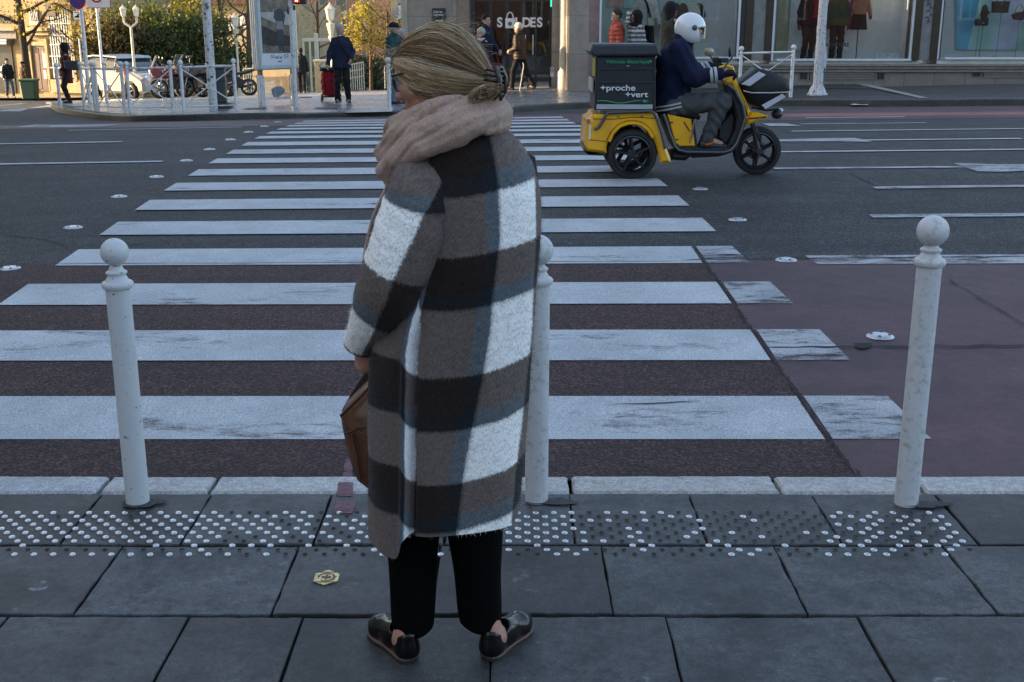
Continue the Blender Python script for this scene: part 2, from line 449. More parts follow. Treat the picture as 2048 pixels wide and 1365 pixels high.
ribbon(mb, [(1.27, 5.6), (2.0, 5.62), (3.2, 5.64), (8, 5.7)], .016, .0115, rag=.010)
a_, b_ = hit(1740, 697), hit(1712, 690); mb.add([(p.x, p.y, p.z+.012) for p in (hit(1705, 691), hit(1745, 691), hit(1738, 700), hit(1718, 702))], [(0, 1, 2, 3)])
for q in ([(1210, 815), (1290, 812), (1400, 806)], [(1245, 818), (1290, 812)], [(700, 590), (640, 586), (560, 590)]):
    ribbon(mb, [(hit(*p).x, hit(*p).y) for p in q], .007, .012, rag=.010)
ribbon(mb, [(hit(*p).x, hit(*p).y) for p in [(0, 470), (90, 480), (130, 492), (300, 488)]], .008, .0065, rag=.012)
ribbon(mb, [(hit(*p).x, hit(*p).y) for p in [(1860, 966), (1900, 972), (1935, 968), (1990, 975)]], .02, .0115, rag=.014, step=.03)
ribbon(mb, [(hit(*p).x, hit(*p).y) for p in [(1895, 560), (1960, 600), (2060, 660)]], .008, .0115, rag=.006)
ribbon(mb, [(hit(*p).x, hit(*p).y) for p in [(1500, 340), (1700, 348), (1760, 378), (1900, 381), (2100, 384)]], .01, .0065, rag=.006)
struct(mb.build('road_joint', DARK))
# lane lines and worn arrows
mb = MB()
def pxline(mb, pts, w, dz=.009): ribbon(mb, [(hit(*p).x, hit(*p).y) for p in pts], w, dz, step=.5)
pxline(mb, [(136, 262), (300, 259), (483, 255.5)], .13); pxline(mb, [(-80, 291), (0, 289.5), (245, 285)], .13); pxline(mb, [(-80, 332), (0, 330), (325, 324.5)], .13)
pxline(mb, [(1583, 264), (1800, 261.5), (2100, 258)], .12); pxline(mb, [(1560, 305.5), (1800, 303), (2120, 299.5)], .12)
pxline(mb, [(1600, 249.5), (1853, 247)], .10); pxline(mb, [(1610, 237), (1810, 235)], .12); pxline(mb, [(1720, 282), (2043, 278.5)], .11)
struct(mb.build('lane_marking', PAINT, smooth=True))
mb = MB()
pxline(mb, [(1548, 339), (1700, 337.5), (1925, 335.5)], .12); pxline(mb, [(1748, 377.5), (1900, 375.5), (2120, 373)], .12); pxline(mb, [(1742, 434.5), (1900, 433), (2120, 431)], .12)
def pxpoly(mb, pts, dz=.010): mb.add([(q.x, q.y, float(TR(q.x, q.y))+dz) for q in [hit(*p) for p in pts]], [tuple(range(len(pts)))])
pxpoly(mb, [(1524, 248.5), (1572, 248.5), (1604, 253), (1540, 254)]); pxpoly(mb, [(1555, 281), (1660, 278), (1708, 277.5), (1745, 285.5), (1660, 284.5), (1560, 285)])
pxpoly(mb, [(1905, 328), (2000, 331), (2110, 330), (2110, 341), (2000, 346), (1955, 345)])
pxpoly(mb, [(28, 256), (70, 250.5), (130, 251.5), (240, 250), (200, 254), (110, 256)]); pxpoly(mb, [(-30, 224), (60, 217), (100, 211), (110, 213), (40, 224)]); pxpoly(mb, [(-20, 214), (40, 209), (95, 200), (60, 206)])
struct(mb.build('lane_marking', PAINT_THIN, smooth=True))
mb = MB(); q = [hit(*p) for p in ((1610, 513.5), (1635, 531))]
sheet(mb, 0, 0, q[1].y, q[0].y, 30, 3, .008, fx=lambda y: (q[0].x+(q[1].x-q[0].x)*(q[0].y-y)/(q[0].y-q[1].y), 30)); struct(mb.build('lane_marking', PAINT_OLD, smooth=True))
# ------------------------------------------------------------------ near pavement: white kerb stones, stone slabs
T0 = lambda x, y: np.full_like(np.asarray(x, float), .022)
def h0(px, py): return hit(px, py, T0)
def stone_mat(name, c0, c1, rough=.55, var=.32, st=.75):
    m, n, b = base_mat(name); tc = N(n, 'ShaderNodeTexCoord').outputs['Object']
    rnd = N(n, 'ShaderNodeNewGeometry').outputs['Random Per Island']
    f = ramp(n, noise(n, tc, 2.5, 8, .7), [(.36, 0.), (.64, 1.)]); c = mixc(n, f, c0, c1)
    k = ramp(n, rnd, [(0., 1-2*var), (1., 1.)]); c = mixc(n, 1., c, k, 'MULTIPLY')
    k2 = ramp(n, rnd, [(0., (1.06, 1, .95)), (.5, (1, 1, 1)), (1., (.94, 1., 1.07))]); c = mixc(n, 1., c, k2, 'MULTIPLY')
    g = ramp(n, noise(n, tc, 210, 3, .85), [(.38, .42), (.62, 1.)]); c = mixc(n, 1., c, g, 'MULTIPLY'); g2 = ramp(n, noise(n, tc, 38, 9, .8), [(.40, .62), (.60, 1.)]); c = mixc(n, 1., c, g2, 'MULTIPLY')
    sp = ramp(n, noise(n, tc, 14, 10, .8), [(.50, 0.), (.60, st)]); c = mixc(n, sp, c, (.024, .025, .027))
    mp = N(n, 'ShaderNodeMapping'); mp.inputs['Location'].default_value = (3, 7, 0); n.links.new(tc, mp.inputs[0])
    wh = ramp(n, noise(n, mp.outputs[0], 9, 12, .85), [(.585, 0.), (.66, .42)]); c = mixc(n, wh, c, (.26, .28, .31))
    v = N(n, 'ShaderNodeTexVoronoi'); v.inputs['Scale'].default_value = 2.4; n.links.new(tc, v.inputs['Vector'])
    ring = ramp(n, v.outputs['Distance'], [(.04, .12), (.06, .25), (.078, .85), (.09, .15), (.105, 0.)])
    rn = ramp(n, noise(n, tc, 22, 4), [(.45, 0.), (.6, 1.)]); rr = N(n, 'ShaderNodeMath', operation='MULTIPLY'); n.links.new(ring, rr.inputs[0]); n.links.new(rn, rr.inputs[1])
    c = mixc(n, rr.outputs[0], c, (.3, .32, .35))
    n.links.new(c, b.inputs['Base Color']); b.inputs['Roughness'].default_value = rough; b.inputs['Specular IOR Level'].default_value = .4
    h = N(n, 'ShaderNodeMath', operation='ADD'); n.links.new(noise(n, tc, 250, 3), h.inputs[0]); n.links.new(noise(n, tc, 18, 8, .7), h.inputs[1])
    bumpn(n, b, h.outputs[0], .25, .004); return m
SLAB = stone_mat('pavement_stone', (.066, .068, .070), (.20, .202, .205))
def slab(mb, x0, x1, y0, y1, z0, z1, rnd, b=.0028, skew=0):
    j = lambda: rnd.uniform(-.003, .002)
    sk = skew; nx = 14
    # top edge chipped a little: polygon outline with jitter
    pts = []
    for i in range(nx): pts.append((x0+(x1-x0)*i/nx+sk, y0+j()))
    for i in range(9): pts.append((x1+j()+sk*(1-i/9), y0+(y1-y0)*i/9))
    for i in range(nx): pts.append((x1+(x0-x1)*i/nx, y1+j()))
    for i in range(9): pts.append((x0+j()+sk*(i/9), y1+(y0-y1)*i/9))
    mb.prism(pts, z0, z1, 'z', bev=b)
rnd = random.Random(11)
mb = MB()
yk = 3.835
rows = [(h0(1024, 1089).y, yk-.012), (h0(1024, 1229).y, h0(1024, 1093).y), (1.75, h0(1024, 1234).y), (.9, 1.735), (.1, .885), (-.8, .085)]
joints = [([(-60, 195), (195, 417), (417, 660), (660, 900), (900, 1140), (1140, 1382), (1382, 1630), (1630, 1880), (1880, 2110)], 1000),
          ([(-80, 246), (246, 598), (598, 880), (880, 1203), (1203, 1548), (1548, 1885), (1885, 2200)], 1093),
          ([(-330, 15), (15, 377), (377, 606), (606, 985), (985, 1332), (1332, 1716), (1716, 2090)], 1236)]
for ri, (ya, yb) in enumerate(rows):
    if ri < 3:
        J = [(h0(a, joints[ri][1]).x, h0(b_, joints[ri][1]).x) for a, b_ in joints[ri][0]]
        x = J[0][0]
        while x > -9: wv = rnd.uniform(.6, .8); J.insert(0, (x-wv, x)); x -= wv
        x = J[-1][1]
        while x < 9: wv = rnd.uniform(.6, .8); J.append((x, x+wv)); x += wv
    else:
        J = []; x = -6
        while x < 6: wv = rnd.uniform(.55, .8); J.append((x, x+wv)); x += wv
    for a, b_ in J:
        dz = rnd.uniform(-.003, .003); slab(mb, a+.0035, b_-.0035, ya+.002, yb-.002, -.05, .022+dz, rnd)
struct(mb.build('pavement', SLAB))
mb = MB(); mb.bx(-60, 60, -40, 3.84, -.2, .002); struct(mb.build('pavement_bed', M('joint_grit', (.022, .021, .020), .95, bump=.6, bscale=200)))
KERB = stone_mat('white_kerb_paint', (.66, .67, .68), (.80, .81, .82), .6, .03, .22)
mb = MB(); kj = [-500, -60, 195, 417, 740, 1143, 1563, 1850, 2300]
for a, b_ in zip(kj[:-1], kj[1:]):
    xa, xb = h0(a, 985).x, h0(b_, 985).x; slab(mb, xa+.008, xb-.008, yk, 3.985+rnd.uniform(-.003, .003), -.2, .024+rnd.uniform(-.002, .002), rnd, .009)
x = h0(2300, 985).x
while x < 12: slab(mb, x+.008, x+.79, yk, 3.985, -.2, .024, rnd, .009); x += .8
x = h0(-500, 985).x
while x > -12: slab(mb, x-.79, x-.008, yk, 3.985, -.2, .024, rnd, .009); x -= .8
struct(mb.build('kerb', KERB))
# collars of broken mortar round the bollards and a pink spray mark
def blot(mb, c, rx, ry, dz, seed, n=26, T=T0):
    r_ = random.Random(seed); ph = [r_.uniform(0, 6.3) for _ in range(4)]; v = []
    for i in range(n):
        a = 2*PI*i/n; q = 1+.16*math.sin(2*a+ph[0])+.12*math.sin(3*a+ph[1])+.09*math.sin(5*a+ph[2])+.06*math.sin(9*a+ph[3])
        x, y = c.x+rx*q*math.cos(a), c.y+ry*q*math.sin(a); v.append((x, y, float(T(x, y))+dz))
    mb.add(v, [tuple(range(n))])
mb = MB()
for i, (px, py) in enumerate(((285, 1003), (1105, 1000), (1850, 1005))): blot(mb, h0(px, py+6), .075, .035, .0055, i+2)
struct(mb.build('mortar_patch', M('mortar', (.05, .05, .05), .9, var=.4, scale=25, bump=.6, bscale=120)))
mb = MB(); r_ = random.Random(6)
def smear(mb, q, dz, T):
    q = [hit(*p, T) for p in q]; v = []
    for a, b_ in zip(q, q[1:]+q[:1]):
        for k in range(7): p = a+(b_-a)*(k/7); v.append((p.x+r_.uniform(-.003, .003), p.y+r_.uniform(-.003, .003)))
    mb.add([(x, y, float(T(x, y))+dz) for x, y in v], [tuple(range(len(v)))])
smear(mb, [(672, 995), (704, 995), (707, 967), (677, 967)], .0045, T0); smear(mb, [(669, 1028), (706, 1030), (712, 1005), (670, 1003)], .0045, T0); smear(mb, [(684, 962), (707, 962), (703, 925), (692, 925)], .0125, TR)
struct(mb.build('spray_mark', paint_mat('pink_spray', (.17, .07, .09), .45, .75, 12.)))
# drilled holes and steel studs of the warning strip
STEEL = M('brushed_steel', (.62, .63, .65), .32, metal=1., var=.12, scale=90, bump=.1, bscale=400)
mbh = MB(); studs = []; r_ = random.Random(5)
ya, yb = h0(1024, 1026.5).y, h0(1024, 1110).y; px_ = .0615
for row in range(11):
    y = ya+(yb-ya)*row/10
    for i in range(-32, 27):
        x = (i+(.5 if row % 2 else 0)+.32)*px_
        if x > 1.47 - .055*(3.7-y)/.3*0 or x < -1.95: continue
        u = 1024+FPX*x/(y*CP+1.65*SP)
        if -14 < u < 430: pm = .02 if row < 8 else .42
        elif u < 720: pm = .30 if row < 8 else .55
        elif u < 1130: pm = .12 if row < 8 else .5
        elif u < 1420: pm = .62
        elif u < 1660: pm = .70
        else: pm = .32
        if row == 10 and u > 1890: continue
        (studs if r_.random() > pm else mbh).append((x, y)) if False else None
        if r_.random() > pm: studs.append((x, y))
        else: mbh.lathe([(.008, .0005), (.0005, .0006)], (x, y, .0255), 8)
struct(mbh.build('stud_hole', DARK))
mb = MB(); mb.lathe([(.0110, -.004), (.0110, .0005), (.0104, .0015), (.0074, .0031), (.0037, .0038), (.001, .0040)], n=14)
stud0 = None; studs.sort(key=lambda p: -p[1]); studs.sort(key=lambda p: p[1])
for i, (x, y) in enumerate(studs):
    if i < 290:
        if stud0 is None: o = stud0 = mb.build('tactile_stud', STEEL, smooth=50)
        else: o = stud0.copy(); COL.objects.link(o)
        o.location = (x, y, .0235); o.rotation_euler = (r_.uniform(-.05, .05), r_.uniform(-.05, .05), r_.uniform(0, 6)); tag(o, 'small domed steel stud of the warning strip set in the dark paving slabs', 'stud', 'steel tactile studs')
if len(studs) > 290:
    mb2 = MB()
    for x, y in studs[290:]: mb2.lathe([(.0110, -.004), (.0110, .0005), (.0104, .0015), (.0074, .0031), (.0037, .0038), (.001, .0040)], (x, y, .0235), 12)
    o = mb2.build('tactile_studs', STEEL, smooth=50); tag(o, 'rows of small domed steel studs nearest the white kerb', 'studs', 'steel tactile studs', 'stuff')
# brass hexagon marker with a shield cross and wreath
BRASS = M('worn_brass', (.60, .47, .25), .32, metal=1., var=.3, scale=40, dirt=(.12, .09, .05), dscale=60, bump=.2, bscale=250)
c = h0(653, 1158); t = thing('brass_marker', 'hexagonal brass marker with a cross and wreath set in the pavement', 'marker', (c.x, c.y, .022))
mb = MB(); s = .047; mb.prism([(s*.92*math.cos(R(30+60*i)), s*1.05*math.sin(R(30+60*i))) for i in range(6)], .001, .006, 'z', bev=.0015); mb.build('plate', BRASS, t)
BRD = M('dark_brass', (.14, .11, .06), .5, metal=.8, var=.3, scale=60)
mb = MB()
for a, b_ in (((-.0035, .0035), (-.014, .014)), ((-.014, .014), (-.0035, .0035))): mb.bx(a[0], a[1], b_[0], b_[1], .0062, .0073 if a[0] > -.01 else .0075)
for i in range(24):
    a = R(-60+300*i/23) + R(180+30+90); mb.box((.024*math.cos(a), .024*math.sin(a), .0068), (.005, .0025, .0012), rz=a+.6)
mb.bx(-.036, .036, .031, .0322, .0062, .0072); mb.bx(-.036, .036, -.0322, -.031, .0062, .0072)
mb.build('emblem', BRD, t)
# ------------------------------------------------------------------ far pavement with its kerb
kp = [hit(*p) for p in [(100, 212), (103, 218), (115, 225), (150, 232), (190, 238), (230, 242), (270, 243.5), (340, 243), (400, 242), (460, 240), (530, 238.5), (600, 236.5), (660, 235), (780, 232), (900, 229.5), (1010, 226.5), (1076, 222), (1160, 217.5), (1300, 214.5), (1500, 212), (1760, 213), (1840, 213), (2048, 211.5), (2300, 210)]]
kp = [Vector((p.x, p.y)) for p in kp] + [Vector((40, 21.5))]
kp = [Vector((-16, 44)), Vector((-13.3, 36))] + kp
rs = []
for a, b_ in zip(kp[:-1], kp[1:]):
    k = max(1, int((b_-a).length/.3)); rs += [a+(b_-a)*(i/k) for i in range(k)]
rs.append(kp[-1])
for _ in range(3): rs = [rs[0]]+[(rs[i-1]+rs[i]*2+rs[i+1])/4 for i in range(1, len(rs)-1)]+[rs[-1]]
def nrm(i):
    t_ = (rs[min(i+1, len(rs)-1)]-rs[max(i-1, 0)]).normalized(); return Vector((-t_.y, t_.x))
P = []; inner = []
for i, p in enumerate(rs):
    nn = nrm(i); row = []
    zt = float(TP(p.x, p.y)); zr = float(TR(p.x, p.y)); q = p+nn*.28; zq = float(TP(q.x, q.y)); inner.append(q)
    a = p+nn*.02; row = [(p.x, p.y, zr-.1), (p.x, p.y, zt-.02), (a.x, a.y, zt), (q.x, q.y, zq), (q.x, q.y, zq-.06)]
    P.append(row)
def brickmat(name, c0, c1, mortar, scale, rough, rot=0, bw=.6, rh=.6, offs=.5, ms=.012, bump=.3, spec=.5):
    m, n, b = base_mat(name); tc = N(n, 'ShaderNodeTexCoord').outputs['Object']
    mp = N(n, 'ShaderNodeMapping'); mp.inputs['Rotation'].default_value = rot if isinstance(rot, tuple) else (0, 0, rot); n.links.new(tc, mp.inputs[0])
    br = N(n, 'ShaderNodeTexBrick'); br.offset = offs; br.inputs['Scale'].default_value = scale; br.inputs['Brick Width'].default_value = bw; br.inputs['Row Height'].default_value = rh
    br.inputs['Mortar Size'].default_value = ms; br.inputs['Color1'].default_value = (*c0, 1); br.inputs['Color2'].default_value = (*c1, 1); br.inputs['Mortar'].default_value = (*mortar, 1)
    n.links.new(mp.outputs[0], br.inputs[0])
    f = ramp(n, noise(n, tc, 3, 8, .75), [(.25, .65), (.75, 1.25)]); c = mixc(n, 1., br.outputs[0], f, 'MULTIPLY')
    g = ramp(n, noise(n, tc, 90, 3), [(.25, .8), (.75, 1.2)]); c = mixc(n, 1., c, g, 'MULTIPLY')
    n.links.new(c, b.inputs['Base Color'])
    rr = N(n, 'ShaderNodeMapRange'); rr.inputs[3].default_value = max(.05, rough-.15); rr.inputs[4].default_value = rough+.15; n.links.new(noise(n, tc, 1.7, 6), rr.inputs[0]); n.links.new(rr.outputs[0], b.inputs['Roughness'])
    b.inputs['Specular IOR Level'].default_value = spec
    iv = N(n, 'ShaderNodeMath', operation='SUBTRACT'); iv.inputs[0].default_value = 1; n.links.new(br.outputs['Fac'], iv.inputs[1]); bumpn(n, b, iv.outputs[0], bump, .006)
    return m
mb = MB(); mb.grid(P); struct(mb.build('kerb', stone_mat('kerb_granite', (.13, .125, .118), (.24, .235, .225), .5), smooth=40))
FARP = brickmat('far_paving', (.17, .175, .185), (.25, .255, .265), (.05, .05, .052), 1., .27, rot=R(24), bw=.9, rh=.6, bump=.3, spec=.8)
P = []; NR = 46
for i, q in enumerate(inner):
    u = i/(len(inner)-1); bx_ = q.x if q.x > -8 else -8+(q.x+8)*1.6; by = 62
    P.append([(q.x+(bx_-q.x)*(r_/NR)**1.6, q.y+(by-q.y)*(r_/NR)**1.6, float(TP(q.x+(bx_-q.x)*(r_/NR)**1.6, q.y+(by-q.y)*(r_/NR)**1.6))) for r_ in range(NR+1)])
iL = [i for i, q in enumerate(inner) if q.x < 3.2]; iR = [i for i, q in enumerate(inner) if q.x >= 3.2]; iR = [iL[-1]]+iR
mb = MB(); mb.grid([P[i] for i in iL]); struct(mb.build('pavement', FARP, smooth=True))
mb = MB(); mb.grid([P[i][:14] for i in iR]); struct(mb.build('pavement', asphalt('pavement_asphalt', (.05, .05, .052), (.11, .112, .115), agg=180, bump=.3), smooth=True))
# ribbed warning mats, cover plates and a pale strip on the far pavement
mb = MB()
def gsheet(mb, pts, dz):
    q = [GP(*p) for p in pts]; mb.add([(v.x, v.y, float(TP(v.x, v.y))+dz) for v in q], [tuple(range(len(q)))])
gsheet(mb, [(690, 227), (784, 225), (790, 219), (700, 220)], .012); gsheet(mb, [(1012, 217), (1028, 216), (1026, 209), (1010, 210)], .012); gsheet(mb, [(135, 214), (180, 215), (176, 208), (132, 209)], .012)
def ribmat():
    m, n, b = base_mat('ribbed_mat'); tc = N(n, 'ShaderNodeTexCoord').outputs['Object']
    wv = N(n, 'ShaderNodeTexWave'); wv.inputs['Scale'].default_value = 5; n.links.new(tc, wv.inputs[0])
    n.links.new(ramp(n, wv.outputs['Fac'], [(.3, .10), (.6, .34)]), b.inputs['Base Color']); b.inputs['Roughness'].default_value = .45; return m
struct(mb.build('tactile_mat', ribmat()))
mb = MB(); gsheet(mb, [(484, 220), (530, 219), (534, 216.5), (495, 217)], .010); gsheet(mb, [(627, 219), (672, 219), (676, 216), (634, 216)], .010); gsheet(mb, [(597, 196.5), (624, 196.5), (622, 194.5), (598, 194.5)], .010); gsheet(mb, [(1568, 176), (1750, 179), (1705, 170), (1560, 170)], .010)
struct(mb.build('cover_plate', M('cover_iron', (.03, .03, .032), .6, var=.3, scale=20)))
mb = MB(); gsheet(mb, [(1840, 197.5), (1856, 197), (1728, 167.5), (1706, 168)], .010); struct(mb.build('kerb_strip', M('pale_strip', (.22, .22, .225), .6)))
# steel road studs along both sides of the crossing
mb = MB(); mb.lathe([(.095, 0), (.092, .006), (.07, .016), (.045, .02), (.001, .021)], n=20)
rs0 = None
for i, (px, py) in enumerate([(20, 538), (146, 456), (238, 394), (313, 354.5), (373, 322), (419, 299.5), (461, 280), (497, 265), (529, 253.5), (556, 245), (1760, 675), (1572, 522), (1475, 440), (1400, 378.5)]):
    c = hit(px, py)
    if rs0 is None:
        t = rs0 = thing('road_stud', '', 'road stud'); 
        m_ = MB(); m_.lathe([(.072, 0), (.069, .005), (.052, .012), (.034, .014), (.001, .0145)], n=20); m_.build('dome', M('stud_metal', (.46, .48, .51), .35, metal=.6, var=.2, scale=50), t, smooth=40)
        m_ = MB()
        for a in range(4): m_.lathe([(.009, 0), (.008, .003), (.001, .004)], (.045*math.cos(a*PI/2+.5), .045*math.sin(a*PI/2+.5), .0125), 8)
        m_.build('bolt', M('dark_bolt', (.03, .03, .03), .6), t)
    else: t = dup(rs0)
    t.location = (c.x, c.y, float(TR(c.x, c.y))+(.0045 if i in (10, 11) else 0)); t.rotation_euler = (0, 0, i*.7)
    side = 'left of the zebra bars' if i < 10 else 'right of the zebra bars'
    if i == 10: lb = 'round metal road stud on the reddish bus lane nearest the right bollard'
    elif i == 11: lb = 'round metal road stud on the reddish lane by the thick worn white line'
    elif i == 12: lb = 'round metal road stud on grey asphalt to the right, nearer of two'
    elif i == 13: lb = 'round metal road stud on grey asphalt to the right, below the scooter'
    else: lb = f'round metal road stud left of the zebra bars, {["nearest of all", "second", "third", "fourth", "fifth", "sixth", "seventh", "eighth", "ninth", "farthest, tenth"][i]} from the near kerb'
    tag(t, lb, None, 'metal road studs')
# scraps on the road
mb = MB(); a = [hit(*p) for p in ((1699, 212.5), (1712, 210.5), (1722, 212), (1735, 211), (1736, 213.5), (1705, 214.5))]
mb.add([(p.x, p.y, p.z+.03+.015*(i % 2)) for i, p in enumerate(a)], [(0, 1, 5), (1, 2, 4, 5), (2, 3, 4)]); o = mb.build('paper_scrap', M('litter_paper', (.6, .62, .66), .7)); tag(o, 'torn white paper scrap in the far gutter on the right', 'litter')
# far verge along the left street
mb = MB(); mb.grid([[(x, y, float(TR(x, y))+.11) for x in np.linspace(-60, -19.5, 24)] for y in np.linspace(51, 64, 14)]); struct(mb.build('pavement', M('sunny_pavement', (.22, .19, .15), .8, var=.3, scale=3), smooth=True))
# ================================================================== BUILDINGS
class Wall:
    """a facade plane: local x runs along it, local y into the building, local z up"""
    def __init__(s, px, Y, rz, name, label, cat='building'):
        p = PT(px, 45, Y); s.o = Vector((p.x, p.y, 0)); s.rz = rz; s.d = Vector((math.cos(rz), math.sin(rz), 0)); s.n = Vector((-math.sin(rz), math.cos(rz), 0))
        s.t = thing(name, label, cat, s.o, rz)
    def at(s, px, py, dep=0):
        r = Vector(ray(px, py)); c = Vector((0, 0, HCAM)); q = s.o + s.n*dep
        t = (q-c).dot(s.n)/r.dot(s.n); p = c+r*t; return (p-s.o).dot(s.d), p.z
    def rect(s, mb, x0, y0, x1, y1, d0, d1, bev=0):
        u0, z0 = s.at(x0, (y0+y1)/2); u1, z1 = s.at(x1, (y0+y1)/2); _, za = s.at((x0+x1)/2, y0); _, zb = s.at((x0+x1)/2, y1)
        return mb.bx(u0, u1, d0, d1, zb, za, bev)
    def part(s, name, mat, x0, y0, x1, y1, d0, d1, parent=None, bev=0):
        mb = MB(); s.rect(mb, x0, y0, x1, y1, d0, d1, bev); return mb.build(name, mat, parent or s.t)
    def w(s, px, py, dep=0):
        u, z = s.at(px, py, dep); return s.o + s.d*u + s.n*dep + Vector((0, 0, z))
STONE = brickmat('pale_stone', (.30, .25, .205), (.34, .285, .23), (.16, .135, .11), 1., .7, rot=(R(90), 0, 0), bw=1.3, rh=.9, ms=.006, bump=.2)
STONE2 = M('pink_marble', (.24, .16, .14), .4, var=.3, scale=5, bump=.05)
TAN = brickmat('tan_ashlar', (.36, .25, .12), (.42, .30, .15), (.30, .21, .10), 1., .85, rot=(R(90), 0, 0), bw=1.1, rh=.42, ms=.012, bump=.5)
TAN2 = M('tan_trim', (.44, .33, .18), .8, var=.2, scale=6, bump=.3)
PINK = M('pink_render', (.50, .27, .19), .9, var=.2, scale=1.2, bump=.2, dirt=(.36, .2, .14), dscale=.7)
CREAM = M('cream_render', (.44, .33, .19), .9, var=.18, scale=1.5, bump=.2, dirt=(.4, .3, .18), dscale=.8)
BLACKM = M('black_metal', (.018, .018, .019), .4, var=.2); BROWNM = M('bronze_frame', (.045, .030, .022), .4, metal=.3, var=.25)
WHITEP = M('white_paint', (.66, .67, .69), .45, var=.08, scale=12, dirt=(.36, .35, .33), dscale=9, bump=.08, bscale=90)
ALU = M('pale_aluminium', (.52, .56, .58), .35, metal=.3, var=.1)
DGLASS = M('dark_window', (.03, .035, .04), .12, var=.3, scale=2)
GLASS = glass_mat('shop_glass', (.92, .95, .95), .02); GLASSD = glass_mat('door_glass', (.62, .60, .56), .07)
def windowpart(parent, u, z, wd, hg, frame, glass, name='window', shutter=None, d=.0, open_=True):
    mb = MB(); mb.bx(u-wd/2-.07, u-wd/2, d-.04, d+.1, z, z+hg); mb.bx(u+wd/2, u+wd/2+.07, d-.04, d+.1, z, z+hg); mb.bx(u-wd/2-.1, u+wd/2+.1, d-.06, d+.1, z+hg, z+hg+.09); mb.bx(u-wd/2-.12, u+wd/2+.12, d-.1, d+.1, z-.1, z)
    mb.bx(u-.025, u+.025, d-.01, d+.06, z, z+hg)
    f = mb.build(name, frame, parent)
    mb = MB(); mb.bx(u-wd/2, u+wd/2, d-.004, d+.02, z, z+hg); mb.build('pane', glass, f)
    if shutter:
        for sg in (-1, 1):
            mb = MB(); c = u+sg*(wd/2+.3) if open_ else u+sg*wd/4; ww = .42 if open_ else wd/2-.02
            mb.bx(c-ww/2, c+ww/2, d-.09, d-.045, z+.01, z+hg-.01)
            for i in range(9): mb.bx(c-ww/2+.05, c+ww/2-.05, d-.10, d-.089, z+.08+i*(hg-.2)/9, z+.08+(i+.55)*(hg-.2)/9)
            mb.build('shutter', shutter, f)
    return f
# ---- houses beside and behind the viewpoint: left ones added unseen to shade the crossing, brick one fills the shop windows' reflections
def block(name, label, x0, x1, y0, y1, z0, z1, mat, faces):
    t = thing(name, label, 'building', ((x0+x1)/2, (y0+y1)/2, 0)); mx, my = (x1-x0)/2, (y1-y0)/2
    mb = MB(); mb.bx(-mx, mx, -my, my, z0, z1); mb.build('wall', mat, t)
    mb = MB(); mb.bx(-mx-.3, mx+.3, -my-.3, my+.3, z1+.002, z1+.35); mb.build('cornice', TAN2, t)
    proto = None
    for (a, rows, cols) in faces:
        for r_ in range(rows):
            for c_ in range(cols):
                if proto is None:
                    proto = windowpart(t, 0, 0, 1.1, 1.9, WHITEP, DGLASS); f = proto
                else:
                    f = proto.copy(); COL.objects.link(f); f.parent = t
                    for k in kids(proto): d = k.copy(); COL.objects.link(d); d.parent = f
                z = z0+2+r_*3.4
                if a == 'E': f.location = (mx+.003, -my+(c_+.6)*(2*my)/cols, z); f.rotation_euler = (0, 0, PI/2)
                if a == 'N': f.location = (-mx+(c_+.6)*(2*mx)/cols, my+.003, z); f.rotation_euler = (0, 0, PI)
    return t
block('left_shade_block', 'long ochre block added out of view on the left to shade the crossing', -22.5, -17.5, -14, 21.35, -1.5, 14.5, CREAM, [('E', 3, 6)])  # unseen shadow caster, added; stops short to leave a gap for a sunbeam
block('square_shade_block', 'ochre block added out of view beyond the light gap to shade the square edge', -22.5, -17.5, 22.45, 31.5, -1.5, 14.5, CREAM, [('E', 3, 2)])  # unseen shadow caster, added; its far end sets where sunlight begins
t = thing('beam_trim_block', 'low unseen filler added in the gap to trim the sun streak', 'blocker', (-19.5, 21.9, 0)); mb = MB(); mb.bx(-1.5, 1.9, -.54, .54, -1.5, 5.95); mb.build('wall', TAN2, t); mb = MB(); mb.bx(-1.6, 1.95, -.545, .545, 5.952, 6.05); mb.build('roof', GRSH_ if False else TAN2, t)  # added out of view: lets the beam reach only the right-hand road
block('brick_house', 'red brick house behind the near pavement facing the shops', -13, 48, -26, -18, -.1, 5.5, brickmat('red_brick', (.14, .06, .045), (.18, .08, .06), (.14, .13, .12), 4, .8, rot=(R(90), 0, 0), bw=.9, rh=.3), [('N', 1, 11)])
# ---- shop with the glass doors
W1 = Wall(805, 31.2, R(0), 'department_store', 'beige stone shop front with dark glass doors and SOLDES lettering')
mb = MB(); W1.rect(mb, 815, -160, 936, 182, 0, .5); mb.build('wall', STONE, W1.t)
mb = MB(); W1.rect(mb, 803, -160, 814.8, 182, -.03, 6); mb.build('lit_side_face', M('lit_side_stone', (.42, .36, .28), .7, var=.12, scale=4), W1.t)  # sun on the side face is put into this paler stone
mb = MB(); W1.rect(mb, 915, -160, 936.5, 182, -.06, -.001, .01); mb.build('pilaster', M('brown_stone', (.25, .19, .15), .7, var=.12, scale=7, bump=.1), W1.t)
mb = MB(); W1.rect(mb, 1104, -160, 1119, 182, -.05, .5, .01); mb.build('pilaster', STONE, W1.t)
mb = MB(); W1.rect(mb, 937, -160, 1104, -62, .1, .5); mb.build('lintel', BLACKM, W1.t)
dr = MB()
for x0, x1 in ((941, 950), (978, 984), (1011, 1018), (1043, 1047), (1070, 1074), (1099, 1104)): W1.rect(dr, x0, -60, x1, 176, .12, .2)
W1.rect(dr, 950, 156, 1099, 164, .13, .19); W1.rect(dr, 950, 0, 1099, 3, .13, .19); do = dr.build('door', BLACKM, W1.t)
mb = MB(); W1.rect(mb, 946, -60, 1102, 176, .155, .165); mb.build('pane', GLASSD, do)
